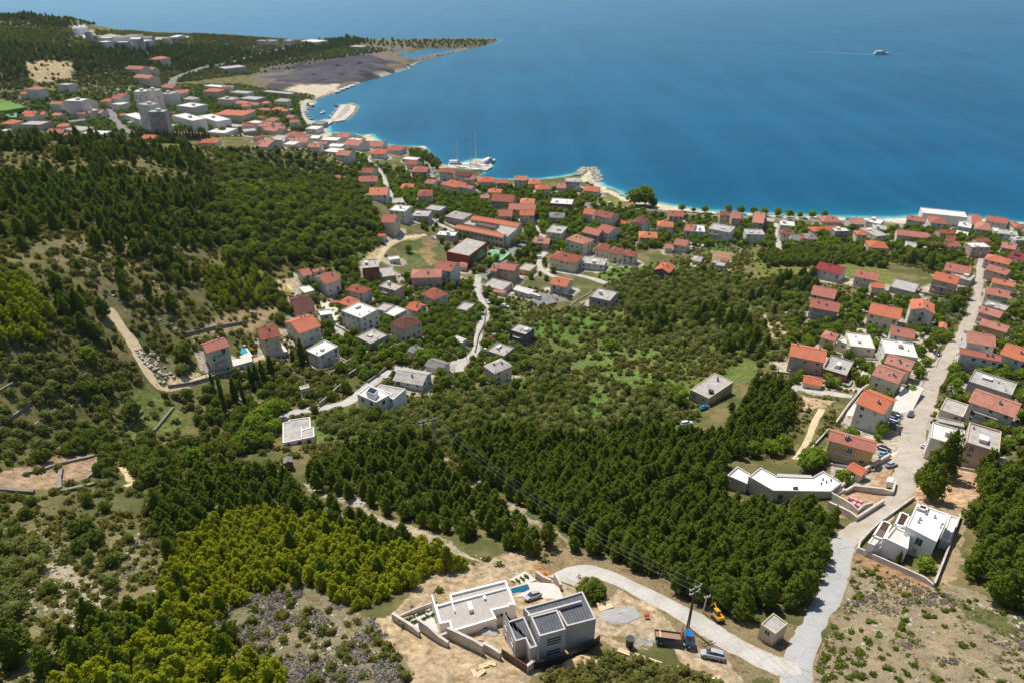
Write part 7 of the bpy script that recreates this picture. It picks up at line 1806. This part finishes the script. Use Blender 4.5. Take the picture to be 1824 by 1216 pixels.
P1 = pole(1225, 1117, 12, 'tall brown twin-post power pole with white insulators beside the road', 2, az_=.5); P2 = pole(775, 795, 12, 'steel lattice power mast at the top of the pine strip', 1, True, .5); P3 = pole(757, 790, 10, 'brown power pole just left of the lattice mast', 2, az_=.5)
c = hit(1500, 1300); P4 = [Vector((c.x + 8 + k, c.y - 20, c.z + 11)) for k in (-1.4, 0, 1.4)]
WIREM = plain('cable', (120, 122, 126), .5)
def wires(A_, B_2, sag, label):
    m = MB(); o = A_[0].copy()
    for a, b in zip(A_, B_2):
        prev = a
        for k in range(1, 15): t = k / 14; p = a.lerp(b, t); p.z -= sag * 4 * t * (1 - t); m.tube(prev - o, p - o,   .016, k=3); prev = p
    tag(m.build('power_line', WIREM, None, loc=o), label, 'power line', 'power lines')
wires(P1, P2, 5, 'three thin cables running over the pines to the lattice mast'); wires(P1, P4, 2, 'three thin cables running past the small concrete hut')
POLES = ((1715, 548, 8, 'beside the round dark tree on the dusty road'), (1703, 575, 8, 'below the parked cars on the dusty road'), (1665, 640, 8, 'opposite the black car on the dusty road'), (1643, 690, 8, 'right of the roof window houses'), (1598, 765, 7, 'beside the dark parked cars'), (1668, 655, 7, 'at the paved side lot'),
         (860, 486, 8, 'at the corner of the green court'), (757, 540, 8, 'above the dense olive clump'), (848, 570, 7, 'beside the pale lane above the olives'), (832, 640, 7, 'at the lane fork'), (1032, 535, 8, 'between yard and raw concrete house'), (665, 300, 8, 'beside the upper road'), (694, 350, 8, 'at the foot of the upper road'), (374, 690, 7, 'beside the path to the pool house'), (1254, 1090, 5, 'leaning small one behind the excavator'), (1740, 468, 7, 'at the top of the dusty road'))
for px, py, h, l in POLES: pole(px, py, h, 'thin grey utility pole ' + l, 1, az_=.3)
# ------------------------------------------------------------ boats
HULL = plain('white_gelcoat', (230, 230, 228), .3, .5); HULLB = plain('navy_hull', (44, 58, 84), .3, .5)
def hull_mesh(L, B, H, mat, deckmat):
    m = MB(); secs = []
    for t, w_, z in ((0, .72, 1.0), (.1, .9, 1.0), (.4, 1.0, 1.0), (.7, .82, 1.05), (.88, .45, 1.15), (1.0, .04, 1.25)):
        x = -L / 2 + L * t; hw = B / 2 * w_; secs.append([(x, -hw * .35, -.25 * H), (x, -hw * .9, .3 * H), (x, -hw, H * z), (x, hw, H * z), (x, hw * .9, .3 * H), (x, hw * .35, -.25 * H)])
    m.loft(secs); return m.mesh('boat_hull', mat)
SMALLH = [hull_mesh(6.5, 2.3, .9, HULL, None), hull_mesh(6.0, 2.2, .9, HULLB, None)]
def small_boat(px, py, az_, label, grp, s=1, v=0, z=0.0):
    c = at(px, py, z); root = empty('motor_boat', (c.x, c.y, z), az_, label, 'boat', grp); root.scale = (s,) * 3; link('hull', SMALLH[v], root)
    m = MB(); m.loft([[(-1.0, -.75, .85), (-1.0, .75, .85), (-.9, .65, 1.7), (-.9, -.65, 1.7)], [(.7, -.7, .85), (.7, .7, .85), (.3, .6, 1.65), (.3, -.6, 1.65)], [(1.5, -.5, .95), (1.5, .5, .95), (1.3, .4, 1.0), (1.3, -.4, 1.0)]]); cb = m.build('cabin', HULL, root); m = MB(); m.box(-.7, -.73, 1.1, .3, .73, 1.5); m.build('windows', GLASS, cb)
NB = 0
for k in range(11): small_boat(590 + k * 1.6 - 1.0, 211 - k * 2.0, 2.9 + .1 * (k % 2), 'small white boat moored side by side along the harbour mole', 'boats along the mole', 1.2, 0 if k % 3 else 1)
for k in range(8): small_boat(540.5 + k * 2.0 + .5, 199.5 + k * 2.0, .5 + .2 * (k % 2), 'small boat moored at the curved inner harbour wall', 'boats at the inner wall', 1.1, k % 2)
for k in range(9): small_boat(546 + (k % 3) * 5, 188.5 + (k // 3) * 3.4, .4 + .3 * (k % 2), 'small boat moored below the short pier of the harbour', 'boats below the short pier', 1.1, k % 2)
small_boat(575, 202, 1.4, 'white motorboat alone in the middle of the harbour basin', None, 1.9); small_boat(601, 190, 2.9, 'dark covered boat at the tip of the harbour mole', None, 1.7, 1)
small_boat(552, 527, 1.9, 'white boat stored on land beside the carport', None, .9, 0, base_for(552, 527, 0) + .4)
def yacht(px, py, az_, L, masts, label, grp='sailing yachts at the pier'):
    c = at(px, py, 0); root = empty('sailing_yacht', (c.x, c.y, 0), az_, label, 'yacht', grp); link('hull', hull_mesh(L, L * .22, L * .07, HULL, None), root); h = L * .075
    m = MB(); m.box(-L * .38, -L * .085, h * .9, L * .22, L * .085, h + .1); m.build('deck', PAVE, root); m = MB(); m.loft([[(x, -w_, h), (x, w_, h), (x, w_ * .8, z1), (x, -w_ * .8, z1)] for x, w_, z1 in ((-L * .25, L * .06, h + 1.2), (L * .02, L * .06, h + 1.3), (L * .14, L * .04, h + .5))]); m.build('cabin', HULL, root)
    for mx, mh in masts:
        m = MB(); m.tube((mx * L, 0, h), (mx * L, 0, mh), .42, .3, 6); ms = m.build('mast', WHITE, root); m = MB()
        for f in (.4, .68): m.tube((mx * L, -1.5, mh * f), (mx * L, 1.5, mh * f), .08)
        m.tube((mx * L, 0, h + 1.8), (mx * L - L * .26, 0, h + 1.7), .22); m.build('boom', WHITE, ms)
        m = MB()
        for y in (-L * .1, L * .1): m.tube((mx * L, y, h), (mx * L, 0, mh), .05, k=3)
        m.build('rigging', METAL, ms)
yacht(828, 304, -.35, 38, ((.18, 36), (-.2, 28)), 'largest two-masted white yacht moored in front of the pier'); yacht(848, 297, -.3, 30, ((.0, 36),), 'white single-masted yacht moored behind the largest one')
def cruiser(px, py, az_, L, label, grp='passenger boats'):
    c = at(px, py, 0); root = empty('passenger_boat', (c.x, c.y, 0), az_, label, 'boat', grp); link('hull', hull_mesh(L, L * .22, L * .085, HULL, None), root); h = L * .085
    m = MB(); m.loft([[(-L * .44, -L * .09, h * .9), (-L * .44, L * .09, h * .9), (-L * .44, L * .09, h + 2.3), (-L * .44, -L * .09, h + 2.3)], [(L * .24, -L * .085, h), (L * .24, L * .085, h), (L * .2, L * .08, h + 2.3), (L * .2, -L * .08, h + 2.3)]]); s = m.build('saloon', HULL, root)
    m = MB(); m.box(-L * .4, -L * .092 - .02, h + .8, L * .18, L * .092 + .02, h + 1.7); m.build('windows', GLASS, s); m = MB(); m.box(-L * .42, -L * .09, h + 4.2, L * .12, L * .09, h + 4.4)
    for x in (-.4, -.2, 0, .1):
        for y in (-1, 1): m.tube((x * L, y * L * .08, h + 2.3), (x * L, y * L * .08, h + 4.2), .07)
    m.build('sun_deck_canopy', HULL, root); m = MB(); m.box(L * .04, -L * .06, h + 2.3, L * .14, L * .06, h + 4.6); m.build('wheelhouse', GLASS, root); m = MB(); m.tube((0, 0, h + 4.4), (0, 0, h + 8.5), .1); m.build('mast', WHITE, root)
    m = MB(); m.box(-L * .43, -L * .1, h * .45, L * .3, L * .1 + .02, h * .6); m.build('hull_stripe', HULLB, root); return root
cruiser(1570, 97, 0.05, 34, 'white passenger boat sailing alone with a foam wake'); cruiser(871, 292, 1.0, 24, 'white passenger boat moored at the end of the pier'); cruiser(815, 296, .1, 20, 'white passenger boat moored near the beach side')
# wake of the ship: foam lying on the water
c0 = at(1556, 98, 0); c1 = at(1380, 88, 0); m = MB(); d = (c1 - c0); nn_ = Vector((-d.y, d.x, 0)).normalized(); K_2 = 40; V = []; Fc = []
for k in range(K_2 + 1):
    t = k / K_2; p = c0.lerp(c1, t); w_ = 1.4 + 3.0 * t * (1 + .2 * math.sin(k * 1.7)); p = p + nn_ * (14 * t * t + math.sin(k * .5) * .7)
    V += [tuple(p - nn_ * w_ + Vector((0, 0, .05))), tuple(p + nn_ * w_ + Vector((0, 0, .05)))]
for k in range(K_2): Fc.append((2 * k, 2 * k + 1, 2 * k + 3, 2 * k + 2))
wal = [max(0, 1 - k / K_2) ** 1.3 for k in range(K_2 + 1) for _ in (0, 1)]; t = NT('wake_foam'); v = t.coord('Object'); nz = t.noise(v, .25, 4, .7); tr = t.n('BsdfTransparent'); df = t.n('BsdfDiffuse'); df.inputs[0].default_value = lin((170, 205, 220)); msx = t.n('MixShader'); t.l(t.math('MULTIPLY', t.maprange(nz, .35, .62, 0.1, .85), t.n('Attribute', attribute_name='fade').outputs['Fac']), msx.inputs[0]); t.l(tr.outputs[0], msx.inputs[1]); t.l(df.outputs[0], msx.inputs[2]); t.l(msx.outputs[0], t.out.inputs[0])
wm_ = npmesh('wake', V, Fc, t.m); wa_ = wm_.attributes.new('fade', 'FLOAT', 'POINT'); wa_.data.foreach_set('value', np.array(wal, np.float32)); tag(link('wake', wm_), kind='structure')
# ------------------------------------------------------------ cypresses, street trees, single trees
CYP = crown_mesh('cypress_crown', LEAF['dark'], 90, [(.4, .5), (1.5, .95), (4, 1.15), (8, .95), (11, .55), (13, .08)], 130, 12, .2, .34, .85, jitter=.04); CYT = trunk_mesh('cypress_trunk', 3, .16, 0, 1)
for px, py, h, w_, l in ((402, 735, 17, .8, 'tallest leaning one lowest on the slope'), (394, 700, 10, .6, 'thin one behind the tallest'), (421, 716, 11.5, 1.1, 'broad one right of the tallest'), (436, 721, 13, .55, 'thinnest one right of the broad one'), (450, 688, 10.5, .9, 'left one of the clump of four'), (460, 688, 11, 1.1, 'second one of the clump of four'), (470, 678, 10, 1.0, 'third one of the clump of four'), (485, 670, 10.5, 1.3, 'right one of the clump of four'),
                         (540, 650, 13.5, 1.35, 'broad tall one below the orange-roofed house'), (550, 656, 11, .5, 'thin one beside the broad tall one'), (522, 643, 5.5, .8, 'short one by the courtyard wall'), (380, 690, 8, .6, 'short one beside the path'), (515, 860, 5, .5, 'thin one in the pines by the stone hut'), (277, 1107, 5.5, .7, 'first of four small ones in the yellow pines'), (286, 1108, 4.2, .6, 'second of four small ones in the yellow pines'), (297, 1093, 5.5, .7, 'third of four small ones in the yellow pines'), (305, 1087, 5, .6, 'last of four small ones in the yellow pines'),
                         (1555, 982, 3, .5, 'small one left in the modern villa plot'), (1598, 1002, 4, .4, 'small one right in the modern villa plot'), (206, 252, 9, .7, 'lone one on the wooded crest'), (198, 623, 5, .5, 'small one beside the dirt track')):
    c = hit(px, py); r = empty('cypress', c, 0, 'dark cypress, ' + l, 'cypress', 'cypresses'); r.scale = (w_, w_, h / 13); link('crown', CYP, r); link('trunk', CYT, r)
hedge = []
for k in range(24): hedge.append((245 + k * 5.6, 247.5 + (k % 3) * .8 + k * .12))
for px, py in hedge:
    c = hit(px, py); r = empty('cypress', c, 0, 'dark cypress in the long windbreak row on the crest', 'cypress', 'cypress windbreak on the crest'); s = random.uniform(.7, 1); r.scale = (1.3, 1.3, s); link('crown', CYP, r); link('trunk', CYT, r)
for px, py, s, k in [(1214, 376, .95, 'broad'), (1235, 378, .6, 'broad'), (1255, 379, .95, 'broad'), (1297, 380, 1.15, 'broad'), (1319, 381, 1.1, 'broad'), (1342, 383, 1.05, 'broad'), (1361, 384, 1.0, 'broad'), (1384, 386, 1.15, 'broad'), (1405, 387, 1.05, 'broad'), (1424, 388, .8, 'broad'), (1446, 388, 1.05, 'broad'), (1468, 386, 1.0, 'dark'),
                     (1130, 366, 2.5, 'broad'), (1148, 366, 2.7, 'broad'), (1163, 368, 1.6, 'dark'), (965, 372, 1.2, 'broad'), (968, 385, 1.2, 'broad'), (970, 397, 1.2, 'broad'), (966, 408, 1.1, 'broad'), (922, 438, 1.1, 'broad'), (930, 431, 1.1, 'broad'), (940, 426, 1.1, 'broad'), (949, 420, 1.1, 'broad'), (925, 462, 1.3, 'dark'), (936, 456, 1.2, 'dark'),
                     (872, 474, 1.1, 'broad'), (884, 466, .8, 'broad'), (845, 478, 1.2, 'olive'), (855, 482, 1.2, 'olive'), (385, 212, 1.4, 'broad'), (398, 238, 1.2, 'broad'), (1700, 556, 2.0, 'dark'), (1716, 532, 1.4, 'dark'), (1673, 850, 1.7, 'pine'), (1645, 865, 1.1, 'pine'), (1655, 890, 1.4, 'pine'), (1678, 842, 1.3, 'dark'), (1636, 858, .7, 'dark'), (1055, 1062, 1.1, 'dark'), (1045, 1066, .9, 'dark'), (1065, 1066, .8, 'dark'),
                     (1438, 835, 1.3, 'broad'), (1450, 826, 1.0, 'broad'), (1466, 824, .8, 'olive'), (1500, 860, .8, 'broad'), (1090, 630, 1.1, 'broad'), (1212, 720, 1.1, 'broad'), (1205, 712, 1.0, 'broad'), (1172, 675, 1.2, 'olive'), (1038, 635, .8, 'olive'), (1062, 637, .9, 'olive'), (1080, 735, 1.0, 'olive'), (1006, 735, 1.2, 'olive'), (160, 642, .9, 'broad'), (240, 748, 1.3, 'dark'), (330, 640, 1.4, 'dark'), (325, 665, 1.2, 'olive'),
                     (630, 470, .9, 'broad'), (728, 450, .8, 'broad'), (1310, 505, 1.0, 'broad'), (1655, 480, 1.3, 'pine'), (1620, 470, 1.2, 'pine'), (1645, 1015, .7, 'broad'), (30, 1180, 1.3, 'pine'), (40, 1165, 1.0, 'pine'), (440, 800, 1.2, 'broad'), (455, 775, 1.3, 'broad'), (490, 745, 1.3, 'broad'), (470, 755, 1.2, 'broad'), (270, 860, 1.2, 'dark'), (285, 850, 1.3, 'dark'), (300, 840, 1.2, 'pine'), (500, 575, 1.4, 'olive'), (560, 600, 1.2, 'dark'), (350, 830, 1.1, 'broad')]:
    c = hit(px, py); FIXED.setdefault(k, []).append((c.x, c.y, c.z, s))
# umbrella pines of the right shore village
UMB = crown_mesh('umbrella_pine_crown', LEAF['dark'], 95, [(6.2, .6), (6.8, 3.2), (7.8, 4.0), (9.0, 3.2), (9.8, .6)], 100, 13, .26, .6, .8); UMT = trunk_mesh('umbrella_pine_trunk', 8, .25, 4, 5, .3)
for i, (px, py) in enumerate(((1637, 452), (1652, 455), (1666, 456))):
    c = hit(px, py); r = empty('umbrella_pine', c, i, 'tall umbrella pine, %s of the three in the right shore village' % ('left', 'middle', 'right')[i], 'pine tree', 'umbrella pines'); link('crown', UMB, r); link('trunk', UMT, r)
# ------------------------------------------------------------ air
m = MB(); m.box(-9300, -9300, -8, 9300, 9300, 206); t = NT('haze_air'); pv = t.n('VolumePrincipled'); pv.inputs['Color'].default_value = (0.62, 0.80, 1.0, 1); pv.inputs['Density'].default_value = 0.00003; pv.inputs['Anisotropy'].default_value = 0.2
t.l(pv.outputs[0], t.out.inputs['Volume']); hz_ = tag(m.build('haze', t.m), kind='stuff', label='thin blue haze of the summer air', cat='haze')
plant_all()
